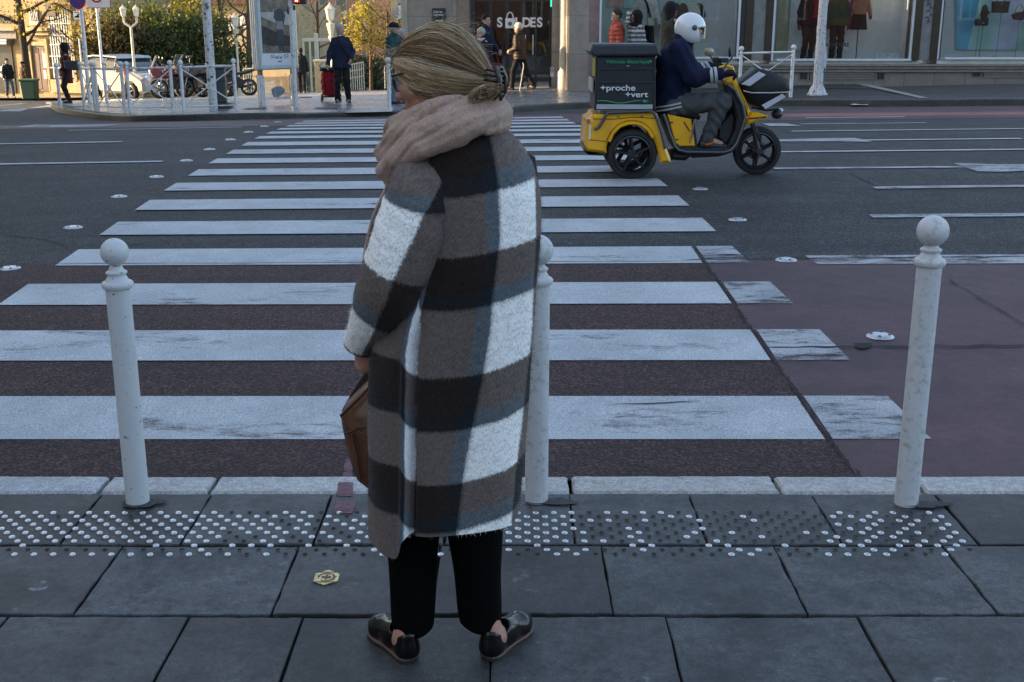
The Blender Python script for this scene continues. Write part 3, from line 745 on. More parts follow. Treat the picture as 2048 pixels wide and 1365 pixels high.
mb = MB(); W1.rect(mb, 1050, 70, 1052, 110, .06, .09); W1.rect(mb, 1065, 70, 1067, 110, .06, .09); mb.build('handle', ALU, do)
# interior seen through the doors
mb = MB(); W1.rect(mb, 930, -120, 1125, 182, 4.2, 4.3); W1.rect(mb, 936.8, -120, 937.2, 182, .5, 4.2); mb.build('interior', M('shop_interior', (.10, .075, .05), .7, var=.5, scale=1.5), W1.t)
mb = MB(); W1.rect(mb, 952, -60, 979, 168, .6, .64); mb.build('display_panel', M('grey_panel', (.30, .30, .29), .6, var=.2), W1.t)
mb = MB()
for x0, y0, x1, y1 in ((1055, 60, 1062, 165), (1022, 20, 1030, 165), (1078, 10, 1098, 60), (985, 40, 1009, 165)): W1.rect(mb, x0, y0, x1, y1, 1.2, 1.4)
mb.build('shelf', M('shelf_wood', (.22, .14, .07), .5, var=.4, scale=3), W1.t)
# SOLDES window lettering with a shopping bag for the O
LET = M('window_lettering', (.72, .72, .76), .6, var=.03); LETB = M('lettering_edge', (.10, .11, .13), .6)
def letters(Wl, name, txt, px, py, hpx, mat, dep, bold=.0, sx=1, ext=.004, parent=None, align='LEFT', sz=1.38):
    u, z = Wl.at(px, py); _, z2 = Wl.at(px, py-hpx); return text_mesh(name, txt, (z2-z)*sz, mat, parent or Wl.t, (u, dep, z), ext=ext, bold=bold, sx=sx, align=align)
for ch, x in (('S', 994), ('L', 1029.5), ('D', 1044), ('E', 1059.5), ('S', 1074)):
    letters(W1, 'letter', ch, x, 54, 19, LETB, .112, .022, .95); letters(W1, 'letter', ch, x, 54, 19, LET, .105, .008, .95)
mb = MB(); W1.rect(mb, 1010.5, 37, 1029.5, 57, .104, .114, .003); bag = mb.build('bag_sign', LET, W1.t)
mb = MB(); u, z = W1.at(1020, 37); mb.tube([(u+.085*math.cos(a), .109, z+.15*math.sin(a)) for a in np.linspace(0, PI, 12)], .016, 6); mb.build('bag_handle', LET, bag)
mb = MB(); u, z = W1.at(1020, 48); mb.lathe([(.055, 0), (.055, .003)], (u, .101, z), 16, mat=Matrix.Rotation(PI/2, 3, 'X')); mb.build('bag_mark', LETB, bag)
# small signs at the doors
mb = MB(); W1.rect(mb, 1100.5, 134, 1108, 154, -.06, -.052); s_ = mb.build('door_notice', M('notice_white', (.6, .6, .62), .5), W1.t)
mb = MB(); u, z = W1.at(1104.3, 141); mb.tube([(u+.032*math.cos(a), -.064, z+.05*math.sin(a)) for a in np.linspace(0, 2*PI, 17)], .006, 5); mb.tube([(u-.022, -.064, z+.034), (u+.022, -.064, z-.034)], .006, 5); mb.build('ban_ring', M('sign_red', (.42, .03, .03), .5), s_)
mb = MB(); W1.rect(mb, 1101, -2, 1106, 14, .09, .1); mb.build('exit_light', M('exit_green', (.05, .5, .35), .5, emit=(.1, .9, .6), estr=.35), W1.t)
t = thing('wall_sign', 'black wall plaque with white handwritten lettering beside the shop doors', 'sign', W1.w(865, 50, -.05))
q0, q1 = W1.at(864, 50), W1.at(890.5, 17); mb = MB(); mb.bx(0, q1[0]-q0[0], -.03, 0, 0, q1[1]-q0[1], .006); mb.build('board', BLACKM, t)
for i, (s_, zz) in enumerate((('Galeries', .30), ('Lafayette', .225))): text_mesh('lettering', s_, .085, LET, t, (.02, -.034, zz), shear=.25, sx=.85)
mb = MB()
for i in range(2): mb.bx(.08, .27, -.034, -.031, .10-i*.055, .118-i*.055)
mb.build('small_print', LET, t)
# round white column between the two shops
c = W1.w(1129, 60, -.25); t = thing('stone_column', 'slim round pale column catching sunlight between the two shop fronts', 'column', (c.x, c.y, float(TP(c.x, c.y))))
mb = MB(); mb.lathe([(.17, 0), (.17, .42), (.15, .44), (.125, .48), (.125, .95), (.14, 1.0), (.12, 1.04), (.12, 4.2)], n=24); mb.build('shaft', M('column_stone', (.60, .54, .44), .6, var=.12, scale=9, bump=.15), t, smooth=45)
# ---- long shop front on the right
W2 = Wall(1139, 29.0, R(0), 'clothes_shop', 'grey clothes shop front with three big display windows above a vented stone base')
mb = MB(); W2.rect(mb, 1139, -160, 1179, 200, 0, 2.1); mb.build('pier', STONE, W2.t)
mb = MB(); W2.rect(mb, 1179.3, -160, 1200, 200, .02, .9); mb.build('pier', STONE2, W2.t)
def zat(py, px=1700): return W2.at(px, py)[1]
XR = 2330
GREYW = M('grey_stone', (.20, .20, .20), .7, var=.2, scale=5, bump=.15)
BEIGE = brickmat('base_stone', (.20, .175, .15), (.23, .20, .17), (.09, .08, .07), 1., .75, rot=(R(90), 0, 0), bw=.75, rh=2., ms=.008)
u0, u1 = W2.at(1200.3, 100)[0], W2.at(XR, 100)[0]
mb = MB(); mb.bx(u0, u1, .0, .5, -.4, .46); mb.build('base_wall', BEIGE, W2.t)
mb = MB(); mb.bx(u0, u1, -.06, .5, .463, .535, .01); mb.bx(u0, u1, -.09, .5, .538, .60, .01); mb.bx(u0, u1, -.12, .5, .603, .665, .01); mb.build('ledge', M('ledge_stone', (.21, .18, .15), .65, var=.2, scale=8), W2.t)
mb = MB(); mb.bx(u0, u1, -.02, .2, 2.9, 3.4); mb.build('fascia', GREYW, W2.t)
for (xa, xb, y0, y1) in ((1597, 1771, 143, 162), (1942, 2130, 139, 156)):
    mb = MB(); W2.rect(mb, xa, y0, xb, y1, -.012, -.002); v = mb.build('vent', M('vent_stone', (.17, .15, .13), .7), W2.t)
    mb = MB(); k = (xb-xa)
    for i in range(4): W2.rect(mb, xa+k*.13, y0+3+i*3.7, xb-k*.13, y0+4.9+i*3.7, -.03, -.014)
    mb.build('slat', M('vent_slat', (.26, .24, .21), .6), v)
    mb = MB(); W2.rect(mb, xa+k*.12, y0+2, xb-k*.12, y1-2, -.0135, -.0125); W2.rect(mb, xa+3, y0+3, xa+k*.1, y1-3, -.02, -.013); W2.rect(mb, xb-k*.1, y0+3, xb-3, y1-3, -.02, -.013); mb.build('grille', M('vent_dark', (.03, .028, .025), .8), v)
# window bays: frame, pane, floor, back panel
def bay(x0, x1, ybot, dep, backs, floor):
    f = MB(); W2.rect(f, x0, -130, x0+4, ybot, .0, .1); W2.rect(f, x1-4, -130, x1, ybot, .0, .1); W2.rect(f, x0+4.1, ybot-4, x1-4.1, ybot, -.02, .1)
    fo = f.build('window', M('window_frame_white', (.62, .66, .70), .4, var=.05), W2.t)
    mb = MB(); W2.rect(mb, x0+3, -130, x1-3, ybot-3, .045, .055); mb.build('pane', GLASS, fo)
    ua, za = W2.at(x0, ybot); ub, _ = W2.at(x1, ybot)
    mb = MB(); mb.bx(ua-.1, ub+.1, .11, dep, .66, za-.02); mb.build('display_floor', floor, fo)
    for nm, xa, xb, ya, yb, mt, dd in backs:
        mb = MB(); W2.rect(mb, xa, ya, xb, yb, dep-dd-.03, dep-dd); mb.build(nm, mt, fo)
    mb = MB(); mb.bx(ua-.03, ua+.0, .11, dep, za-.02, 2.9); mb.bx(ub, ub+.03, .11, dep, za-.02, 2.9); mb.build('side_panel', M('panel_grey', (.60, .61, .61), .7), fo)
    return fo
GP1 = M('display_grey', (.62, .63, .63), .7, var=.06); GP2 = M('display_green', (.40, .58, .53), .7, var=.1, scale=1); GP3 = M('display_peach', (.50, .30, .23), .7); PUR = M('display_purple', (.26, .16, .36), .7); OLV = M('display_olive', (.38, .38, .26), .7)
FLO = M('display_floor', (.62, .62, .61), .5)
bay(1200, 1483, 118, 1.3, [('back_panel', 1190, 1500, -130, 118, GP1, 0), ('display_panel', 1207, 1312, -130, 100, GP2, .08), ('display_panel', 1222, 1258, -60, 14, GP3, .12), ('display_panel', 1322, 1406, -60, 104, GP2, .07)], FLO)
bay(1549, 1833, 122, 1.4, [('back_panel', 1530, 1850, -130, 122, GP1, 0), ('display_panel', 1582, 1606, -130, 106, OLV, .1), ('display_panel', 1607, 1735, -130, 104, M('display_pale', (.70, .70, .70), .7), .12)], FLO)
b3 = bay(1885, 2300, 119, 1.2, [('back_panel', 1870, 2320, -130, 119, GP1, 0)], FLO)
# dark and grey piers between the bays
for a, b_, mt, dd in ((1483.3, 1493, BLACKM, .0), (1493.2, 1509, BROWNM, -.02), (1509.2, 1534, GREYW, .01), (1534.2, 1548.7, BROWNM, -.02), (1833.3, 1848, BROWNM, -.03), (1848.2, 1870, GREYW, .01), (1870.2, 1884.7, BROWNM, -.03), (2300.3, XR, GREYW, .0)):
    mb = MB(); W2.rect(mb, a, -130, b_, 121.5, dd, .5); mb.build('pier', mt, W2.t)
# scribbled tags on the grey pier
mb = MB(); r_ = random.Random(4)
for i in range(7):
    x, y = 1852+r_.uniform(0, 8), 2+i*7; pts = []
    for k in range(9): u, z = W2.at(x+k*.9+r_.uniform(-1.5, 1.5), y+r_.uniform(-3.5, 3.5)); pts.append((u, .004, z))
    mb.tube(pts, .006, 4)
mb.build('graffiti', M('marker_ink', (.05, .04, .09), .6), W2.t)
# window graphics: coloured diamonds, half discs, lettering
mb = MB()
for i in range(6):
    for j in range(2):
        u, z = W2.at(1590+j*13, 90-i*17, 1.28); r0 = .09
        mb.prism([(u+r0*math.cos(a), z+r0*math.sin(a)) for a in np.linspace(PI*(i % 2)*.5-.4, PI*(i % 2)*.5+PI-.4, 10)], 1.26, 1.265)
mb.build('pattern', PUR, W2.t)
for s_, x, y, h in (('DÉCOUVREZ', 1229, 21.5, 5.6), ('LA MARQUE', 1231, 27, 3.6), ('BENETTON', 1231, 32.5, 4.4), ('DE NOTRE', 1237, 37, 3.4)):
    letters(W2, 'lettering', s_, x, y, h, M('black_lettering', (.02, .02, .02), .6), .035, .002, .95, ext=.002)
letters(W2, 'lettering', 'CACHEMIRE', 1645, 94, 8, M('black_lettering', (.02, .02, .02), .6), .036, .004, .92, ext=.002)
# abstract poster in the third bay: slanted bands of blue, green and lilac
POSTC = [(.12, .42, .60), (.36, .58, .55), (.45, .50, .64), (.26, .48, .42), (.58, .58, .5), (.15, .34, .58), (.42, .6, .42), (.52, .46, .6)]
for i in range(8):
    xa, xb = 1912+i*48, 1912+(i+1)*48; mb = MB(); sl_ = 26
    q = [W2.at(xa-(0 if i == 0 else sl_), 100, 1.1), W2.at(xb-sl_, 100, 1.1), W2.at(xb+sl_, -110, 1.1), W2.at(xa+(0 if i == 0 else sl_), -110, 1.1)]
    mb.prism(q, 1.08+.002*(i % 2), 1.1, 'y'); mb.build('poster_band', M(f'poster_band_{i}', POSTC[i], .6, var=.2, scale=2), b3)
# three price cards
t = thing('price_cards', 'row of three small white cards on the shop window floor', 'cards', W2.w(1757, 118.5, .3)); sc_ = 29.3/2300
for i in range(3):
    mb = MB(); mb.box((.02+i*.195, 0, .075), (.17, .012, .15), rot=Matrix.Rotation(-.3, 3, 'X')); c_ = mb.build('card', M('card_white', (.72, .74, .76), .5), t)
    mb = MB()
    for k in range(4): mb.box((.02+i*.195, -.008-.0, .035+k*.025), (.10, .006, .006), rot=Matrix.Rotation(-.3, 3, 'X'))
    mb.build('print', M('card_print', (.25, .25, .26), .6), c_)
# handbags, a cap and a scarf on thin stands in the third bay
LEATH = M('black_leather', (.015, .013, .013), .35, var=.2, bump=.1)
def handbag(name, label, px0, py0, px1, py1, stand, hh=.12, kind='tote'):
    a, b_ = W2.w(px0, py1, .55), W2.w(px1, py0, .55); wd, hg = b_.x-a.x, b_.z-a.z
    zf = W2.at(1900, 119)[1]; t = thing(name, label, 'handbag' if kind != 'cap' else 'cap', ((a.x+b_.x)/2, a.y, a.z))
    mb = MB()
    if kind == 'tote':
        mb.prism([(-wd*.46, 0), (wd*.46, 0), (wd*.5, hg), (-wd*.5, hg)], -.06, .06, bev=.015); mb.build('body', LEATH, t)
        mb = MB(); mb.tube([(-wd*.25+wd*.5*k/10, 0, hg+hh*math.sin(PI*k/10)) for k in range(11)], .009, 6); mb.build('handle', LEATH, t)
        mb = MB(); mb.box((0, -.064, hg*.75), (.03, .006, .015)); mb.build('clasp', ALU, t)
    elif kind == 'satchel':
        mb.prism([(-wd*.45, 0), (wd*.45, 0), (wd*.5, hg*.3), (wd*.5, hg), (-wd*.5, hg), (-wd*.5, hg*.3)], -.05, .05, bev=.02); mb.build('body', LEATH, t)
        mb = MB(); mb.tube([(-wd*.3, -.02, hg), (-wd*.1, -.02, hg*1.9), (wd*.2, -.02, hg*2.6), (wd*.35, 0, hg*1.6), (wd*.4, 0, hg)], .012, 6); mb.build('strap', LEATH, t)
        mb = MB(); mb.box((wd*.1, -.054, hg*.35), (.03, .006, .02)); mb.build('clasp', ALU, t)
    elif kind == 'hobo':
        mb.prism([(-wd*.5, hg*.35), (-wd*.3, hg*.05), (wd*.2, 0), (wd*.5, hg*.2), (wd*.5, hg*.9), (wd*.2, hg*.55), (-wd*.2, hg*.5)], -.05, .05, bev=.02); mb.build('body', LEATH, t)
        mb = MB(); mb.tube([(-wd*.3, 0, hg*.45), (-wd*.15, 0, hg*.95), (wd*.1, 0, hg*1.0), (wd*.3, 0, hg*.6)], .014, 6); mb.build('strap', M('gold_chain', (.5, .36, .12), .35, metal=.9), t)
    elif kind == 'cap':
        mb.ball((0, 0, hg*.35), 1, 14, 8, (wd*.42, .09, hg*.65)); mb.prism([(wd*.1, hg*.4), (wd*.55, hg*.35), (wd*.5, hg*.52), (wd*.1, hg*.6)], -.07, .07, bev=.01); mb.build('crown', M('brown_suede', (.06, .045, .04), .8), t)
    for sx in stand:
        mb = MB(); mb.tube([(sx*wd, 0, .005), (sx*wd-.02, 0, zf-a.z+.002)], .005, 5); mb.build('stand', BLACKM, t)
handbag('tote_bag', 'black structured tote bag on a thin stand in the right window', 1982, 3, 2019, 26, (.1,), .07)
handbag('satchel', 'black cross body satchel on two thin rods in the right window', 1949, 37, 1977, 52, (-.15, .15), kind='satchel')
handbag('hobo_bag', 'dark slouchy bag with gold strap at the right edge of the photo', 2021, 10, 2056, 41, (.1,), kind='hobo')
handbag('suede_cap', 'brown cap displayed above the black satchel in the shop window', 1959, 9, 1979, 38, (0,), kind='cap')
# rail of hanging clothes in the first bay
t = thing('clothes_rail', 'clothes rail with white and dark tops on hangers behind the scooter rider', 'clothes rail', W2.w(1364, 40, .75))
mb = MB(); k = 29.75/2300*1.0; mb.tube([(-.52, 0, .45), (-.5, 0, .5), (.5, 0, .5), (.53, 0, .46), (.53, 0, -.2)], .014, 6); mb.tube([(-.52, 0, .45), (-.52, 0, -.9)], .014, 6); mb.build('rail', WHITEP, t)
for i, (x, mt) in enumerate(((-.36, (.10, .22, .20)), (-.15, (.06, .06, .06)), (.02, (.09, .08, .07)), (.17, (.60, .58, .53)), (.30, (.62, .60, .56)), (.42, (.04, .045, .05)))):
    mb = MB(); mb.prism([(x-.11, -.35), (x+.11, -.35), (x+.10, .18), (x+.14, .05), (x+.18, .08), (x+.10, .34), (x+.03, .40), (x-.03, .40), (x-.10, .34), (x-.18, .08), (x-.14, .05), (x-.10, .18)][::1], -.03+.01*i, .03+.01*i, bev=.012)
    g_ = mb.build('hanging_top', M(f'garment_{i}', mt, .85, var=.2, scale=12), t)
    mb = MB(); mb.tube([(x, .01*i, .40), (x, .01*i, .455), (x+.02, .01*i, .48)], .005, 5); mb.build('hanger', ALU, g_)
# ---- tan house at the far left with a shop, a door and a barred window
W3 = Wall(-60, 57.0, R(-22), 'tan_house', 'sunlit tan stone house with brown door, barred window and small shop')
W3.part('wall', TAN, -130, -130, 206, 205, 0, 6)
for a, b_ in ((183, 190), (193, 206)): W3.part('pilaster', TAN2, a, -130, b_, 195, -.12, -.002, bev=.02)
W3.part('plinth', TAN2, 103, 160, 183, 186, -.14, -.002)
W3.part('shop_front', M('shop_dark', (.02, .02, .022), .3), -130, 88, 29, 184, -.06, -.004)
r_ = random.Random(8); 
for i in range(16):
    x, y = r_.uniform(-20, 22), r_.uniform(95, 170); W3.part('shop_poster', M(f'shop_poster_{i%5}', [(.6, .62, .66), (.5, .1, .08), (.1, .35, .5), (.55, .5, .2), (.65, .6, .5)][i % 5], .6, var=.4, scale=9), x, y, x+r_.uniform(3, 8), y+r_.uniform(4, 10), -.075, -.0615)
mb = MB(); W3.rect(mb, -130, 78, 29, 89, -.5, -.05); aw = mb.build('awning', M('awning_dark', (.12, .11, .10), .6), W3.t)
mb = MB(); W3.rect(mb, -130, 78.5, 29.3, 82, -.53, -.505); W3.rect(mb, -130, 84, 29.3, 87.5, -.53, -.505); mb.build('awning_stripe', M('awning_white', (.72, .70, .62), .6), aw)
W3.part('fascia', M('shop_fascia', (.16, .14, .13), .6, var=.3, scale=6), -130, 62, 36, 77, -.14, -.003)
W3.part('cornice', M('shop_cornice', (.30, .24, .18), .7), -130, 57, 37, 61.5, -.3, -.003)
letters(W3, 'lettering', 'PRICE', -8, 45.5, 15, M('iron_letters', (.05, .04, .035), .6), -.05, .01, .80, ext=.02); letters(W3, 'lettering', 'BAZAR', 0, 73, 6, M('letter_pale', (.5, .47, .4), .6), -.145, ext=.003) if False else None
W3.part('plaque', M('plaque_green', (.03, .06, .05), .4), 50, 91, 61.5, 118, -.06, -.003)
W3.part('plaque_face', M('plaque_cream', (.55, .52, .40), .6, var=.3, scale=14), 52.5, 94, 59.5, 115, -.075, -.061)
for a, b_, c_, d_, e_ in ((60, 78, 68, 183, .14), (96.5, 78, 102, 183, .14), (58, 64, 103, 71, .2), (56, 56, 104, 63, .32), (64, 84, 97, 92, .1)): W3.part('door_surround', TAN2, a, b_, c_, d_, -e_, -.003, bev=.01)
W3.part('door', M('brown_door', (.10, .055, .032), .55, var=.3, scale=8), 70.5, 93, 96, 183, -.05, -.004)
d_ = W3.part('door_leaf', M('brown_door2', (.12, .065, .04), .55, var=.3, scale=8), 73, 97, 82.5, 178, -.07, -.052); W3.part('door_leaf', M('brown_door2', (.12, .065, .04), .55), 84, 97, 94, 178, -.07, -.052)
W3.part('poster', M('paper_poster', (.62, .58, .56), .6, var=.25, scale=10), 88.3, 103, 94, 136, -.085, -.0715); W3.part('poster', M('paper_poster2', (.6, .55, .52), .6, var=.3, scale=10), 90, 141, 95.5, 158, -.085, -.0715)
W3.part('poster_head', M('sign_red', (.42, .03, .03), .5), 88.3, 103, 94, 107, -.09, -.0855)
W3.part('sign_plate', M('plate_stone', (.52, .42, .36), .7), 62, 43, 86, 51, -.1, -.003); W3.part('sign_panel', M('panel_brown', (.055, .035, .03), .6, var=.4), 96.5, 6.5, 115, 32, -.16, -.003)
mb = MB(); W3.rect(mb, 61, 20, 78, 41, -.02, -.004); w_ = mb.build('window', DGLASS, W3.t); mb = MB()
for i in range(5): W3.rect(mb, 62+i*3.4, 20, 63+i*3.4, 41, -.08, -.05)
mb.build('bars', WHITEP, w_)
mb = MB(); W3.rect(mb, 103.5, 20, 143, 158, -.02, -.004); w_ = mb.build('window', DGLASS, W3.t)
mb = MB()
for i in range(9): W3.rect(mb, 104+i*4.8, 20, 105.6+i*4.8, 156, -.10, -.06)
for y in (47, 70, 89, 112, 135): W3.rect(mb, 103, y, 143.5, y+1.8, -.13, -.101)
mb.build('bars', WHITEP, w_)
for i in range(5): W3.part('stone_course', TAN2, 103, 20+i*1, 104, 21+i, -.03, -.003) if False else None
W3.part('window_surround', TAN2, 143.6, 10, 149, 160, -.09, -.003)
# ---- houses across the square
W4 = Wall(560, 92.0, R(-20), 'pink_house', 'pink rendered house with white framed windows and grey shutters across the square')
W4.part('wall', PINK, 520, -170, 800, 215, 0, 10)
GRSH = M('grey_shutter', (.16, .19, .18), .7, var=.2); BLSH = M('blue_grey_shutter', (.24, .28, .30), .7, var=.2); WHT = M('window_white', (.62, .60, .56), .6)
def win4(Wl, x0, y0, x1, y1, shutter=None, open_=True):
    u0, z0 = Wl.at(x0, y1); u1, z1 = Wl.at(x1, y0); windowpart(Wl.t, (u0+u1)/2, z0, u1-u0, z1-z0, WHT, DGLASS, shutter=shutter, open_=open_, d=-.03)
for a in ((607, 8, 621, 26, None), (641, -20, 655, 25, GRSH), (674, -20, 691, 24, GRSH), (609, 41, 621, 66, GRSH), (643, 38, 655, 62, GRSH), (678, 38, 692, 60, None), (725, 6, 738, 34, GRSH)): win4(W4, *a, open_=False)
W4.part('string_course', WHT, 585, 27, 720, 29.5, -.12, -.003)
W4b = Wall(792, 86.0, R(-20), 'orange_house', 'orange house with blue grey shutters glimpsed left of the stone shop front')
W4b.part('wall', M('orange_render', (.48, .30, .17), .9, var=.2, scale=1.5, bump=.2), 797, -170, 900, 205, 0, 10)
W4b.part('corner_quoin', CREAM, 783, -170, 796.8, 205, -.1, 2)
for a in ((779+20, 14, 788+12, 36),): win4(W4b, *a, BLSH)
win4(W4b, 773+35, -8, 790+30, 8, BLSH)
W5 = Wall(410, 75.0, R(-16), 'cream_house', 'cream house with a tiled roof behind the bare trees and advertising panel')
W5.part('wall', CREAM, 395, 8, 580, 215, 0, 8)
mb = MB(); u0, z0 = W5.at(390, 9); u1, _ = W5.at(585, 9)
P = [[(u0+(u1-u0)*i/160, -.5+5*j/6, z0+2.2*j/6+.09*abs(math.sin(i*.9))) for i in range(161)] for j in range(7)]; mb.grid(P); mb.build('roof', M('roof_tile', (.30, .13, .08), .8, var=.4, scale=4), W5.t)
for a in ((436, 38, 456, 62), (497, 28, 510, 55)): win4(W5, *a, WHT)
# far row that closes the end of the street
block('far_row_house', 'long ochre row of houses closing the square far behind the trees', -60, 20, 118, 126, -9, 16, M('ochre_render', (.42, .30, .18), .9, var=.25, scale=.8), [])
block('far_left_house', 'brown house far down the street behind the hedge', -52, -24, 84, 92, -7, 12, M('brown_render', (.36, .25, .15), .9, var=.25, scale=1), [])
# ================================================================== PEOPLE
def fabric(name, col, var=.25, sc=30, bump=.15, rough=.9, sheen=.0): return M(name, col, rough, var=var, scale=sc, bump=bump, bscale=sc*6, sheen=sheen, spec=.25)
SKIN = M('skin', (.46, .25, .18), .5, var=.12, scale=25); SKIND = M('dark_skin', (.16, .08, .05), .5, var=.12, scale=25)
def ik(a, b, l1, l2, hint):
    a, b, hint = Vector(a), Vector(b), Vector(hint); d = b-a; L = min(d.length, (l1+l2)*.995)
    if d.length > L: b = a+d.normalized()*L
    d = (b-a); u = d.normalized(); h = (hint-u*hint.dot(u)).normalized(); x = (l1*l1-l2*l2+L*L)/(2*L); y = math.sqrt(max(0, l1*l1-x*x))
    return a+u*x+h*y, b
def bbox(pts, m):
    a = np.array([list(p) for p in pts]); return a.min(0)-m, a.max(0)+m
def hand(fs, w, d, side, s, curl=.5, palm=(0, 0, -1)):
    """palm, four bent fingers of different lengths and a thumb, after wrist w along direction d"""
    d = Vector(d).normalized(); p = Vector(palm); p = (p-d*p.dot(d)); p = p.normalized() if p.length > 1e-3 else d.orthogonal().normalized(); q = d.cross(p)*side
    w = Vector(w); pc = w+d*.045*s
    fs.append(ell(pc, (.024*s,)*3)); fs.append(cone(w, w+d*.08*s, .022*s, .026*s))
    for i, (o, l) in enumerate(((-.03, .062), (-.010, .075), (.010, .070), (.029, .055))):
        b = w+d*.085*s+q*o*s; k = b+(d*math.cos(curl*.6)+p*math.sin(curl*.6)).normalized()*l*.5*s; e = k+(d*math.cos(curl*1.8)+p*math.sin(curl*1.8)).normalized()*l*.5*s
        fs.append(cone(w+d*.05*s+q*o*.8*s, b, .011*s, .010*s)); fs.append(cone(b, k, .0095*s, .009*s)); fs.append(cone(k, e, .009*s, .0075*s))
    t0 = w+d*.03*s-q*.022*s; t1 = t0+(d*.6-q*.8).normalized()*.035*s; t2 = t1+(d*.9+p*.4-q*.1).normalized()*.032*s
    fs.append(cone(t0, t1, .013*s, .011*s)); fs.append(cone(t1, t2, .011*s, .008*s))
def human(label, loc, h, rz, top, legs, shoe, hair=('short', None), L=None, Rr=None, feet=((.09, 0), (-.09, 0)), lean=(0, 0), hyaw=0., hpitch=0., coat=None, puff=0, skin=None, vox=.013, gloves=None, collar=None, fat=1., name='person', cat='person', head=True, group=None, wide=1.0, cuff=None, lh=(.0, 0), band=None):
    """front is -y, the person's own left is +x; sizes for 1.72 m, then scaled to h"""
    s = h/1.72; t = thing(name, label, cat, loc, rz, group); skin = skin or SKIN; S = lambda x, y, z: Vector((x*s, y*s, z*s))
    lx, ly = lean
    pel, che, nek = S(lx*.3, ly*.3, .95), S(lx*.8, ly*.8, 1.27), S(lx, ly, 1.43); hc = S(lx*1.1+lh[0], ly*1.1-.015+lh[1], 1.585)
    sh = {1: S(lx*.9+.165*wide, ly*.9, 1.39), -1: S(lx*.9-.165*wide, ly*.9, 1.39)}
    hd = {1: S(*(L or (.24, -.03, .83))), -1: S(*(Rr or (-.24, -.03, .83)))}; el = {}
    for k in (1, -1): el[k], hd[k] = ik(sh[k], hd[k], .285*s, .26*s, (k*.35, .8, -.2))
    hip = {1: pel+S(.085, 0, -.06), -1: pel+S(-.085, 0, -.06)}; ft = {}; kn = {}
    for k, f in zip((1, -1), feet):
        z = f[2] if len(f) > 2 else 0.; ft[k] = S(f[0], f[1], .085+z); kn[k], ft[k] = ik(hip[k], ft[k], .42*s, .42*s, (0, -1, 0))
    # body: one continuous surface
    fs = []
    Rh = np.array(Matrix.Rotation(hyaw, 3, 'Z') @ Matrix.Rotation(hpitch, 3, 'X')); hs = 1.09; H = lambda x, y, z: hc + Vector(Rh @ np.array([x*s*hs, y*s*hs, z*s*hs+.01*s]))
    if head:
        fs += [ell(H(0, .012, .03), (.08*s, .102*s, .106*s), Rh), ell(H(0, -.025, -.04), (.061*s, .072*s, .085*s), Rh), cone(H(0, -.088, .012), H(0, -.108, -.022), .009*s, .014*s), ell(H(0, -.083, -.075), (.022*s, .016*s, .018*s)), ell(H(0, -.088, -.052), (.022*s, .008*s, .009*s))]
        for k in (1, -1): fs += [ell(H(k*.077, .012, -.012), (.011*s, .02*s, .032*s), Rh), ell(H(k*.04, -.068, -.015), (.022*s, .018*s, .022*s))]
        fs.append(cone(nek, hc, .052*s, .05*s))
    fs += [cone(pel, che, .12*s, .13*s), cone(che, nek, .12*s, .06*s)]
    for k in (1, -1):
        fs += [cone(che+S(0, 0, .06), sh[k], .08*s, .055*s), cone(sh[k], el[k], .048*s, .038*s), cone(el[k], hd[k], .038*s, .026*s), cone(hip[k], kn[k], .08*s, .055*s), cone(kn[k], ft[k], .052*s, .036*s), cone(ft[k], ft[k]+S(0, -.12, -.05), .035*s, .03*s)]
        dd = (hd[k]-el[k]); hand(fs, hd[k], dd, k, s*1.08, .6, palm=(-k*.9, -.2, -.1))
    pts = [pel, che, nek, H(0, 0, .15) if head else nek, H(0, -.14, -.1) if head else nek] + list(sh.values())+list(el.values())+list(hd.values())+list(ft.values())+list(kn.values())+[hd[k]+(hd[k]-el[k]).normalized()*.17*s for k in (1, -1)]+[ft[k]+S(0, -.16, -.08) for k in (1, -1)]
    lo, hi = bbox(pts, .12*s); body = snet('body', uni(fs, .012*s), lo, hi, vox, skin, t)
    if head:
        mb = MB()
        for k in (1, -1): mb.ball(H(k*.033, -.084, .008), .0105*s, 8, 6)
        mb.build('eyes', M('eye_dark', (.03, .02, .018), .3), t, smooth=True)
        mb = MB(); mb.ball(H(0, -.090, -.056), .011*s, 8, 6, (1.7, .6, .5)); mb.build('lips', M('lips', (.38, .14, .12), .5), t, smooth=True)
    # trousers, shoes
    if legs:
        g = [cone(pel+S(0, 0, .05), pel+S(0, 0, -.06), .135*s*fat, .14*s*fat)]
        for k in (1, -1): g += [cone(hip[k], kn[k], .098*s, .074*s), cone(kn[k], ft[k]+S(0, 0, .0), .074*s, .062*s)]
        lo, hi = bbox([pel+S(0, 0, .1)]+list(hip.values())+list(kn.values())+list(ft.values()), .16*s); g0 = uni(g, .03*s); zc = min(ft[1].z, ft[-1].z)-.05*s
        snet('trousers', lambda P: np.maximum(g0(P), zc-P[..., 2]), lo, hi, vox, legs, t, disp=lambda P: .006*s*np.sin(P[..., 2]*38/s+3*np.sin(P[..., 0]*20/s)))
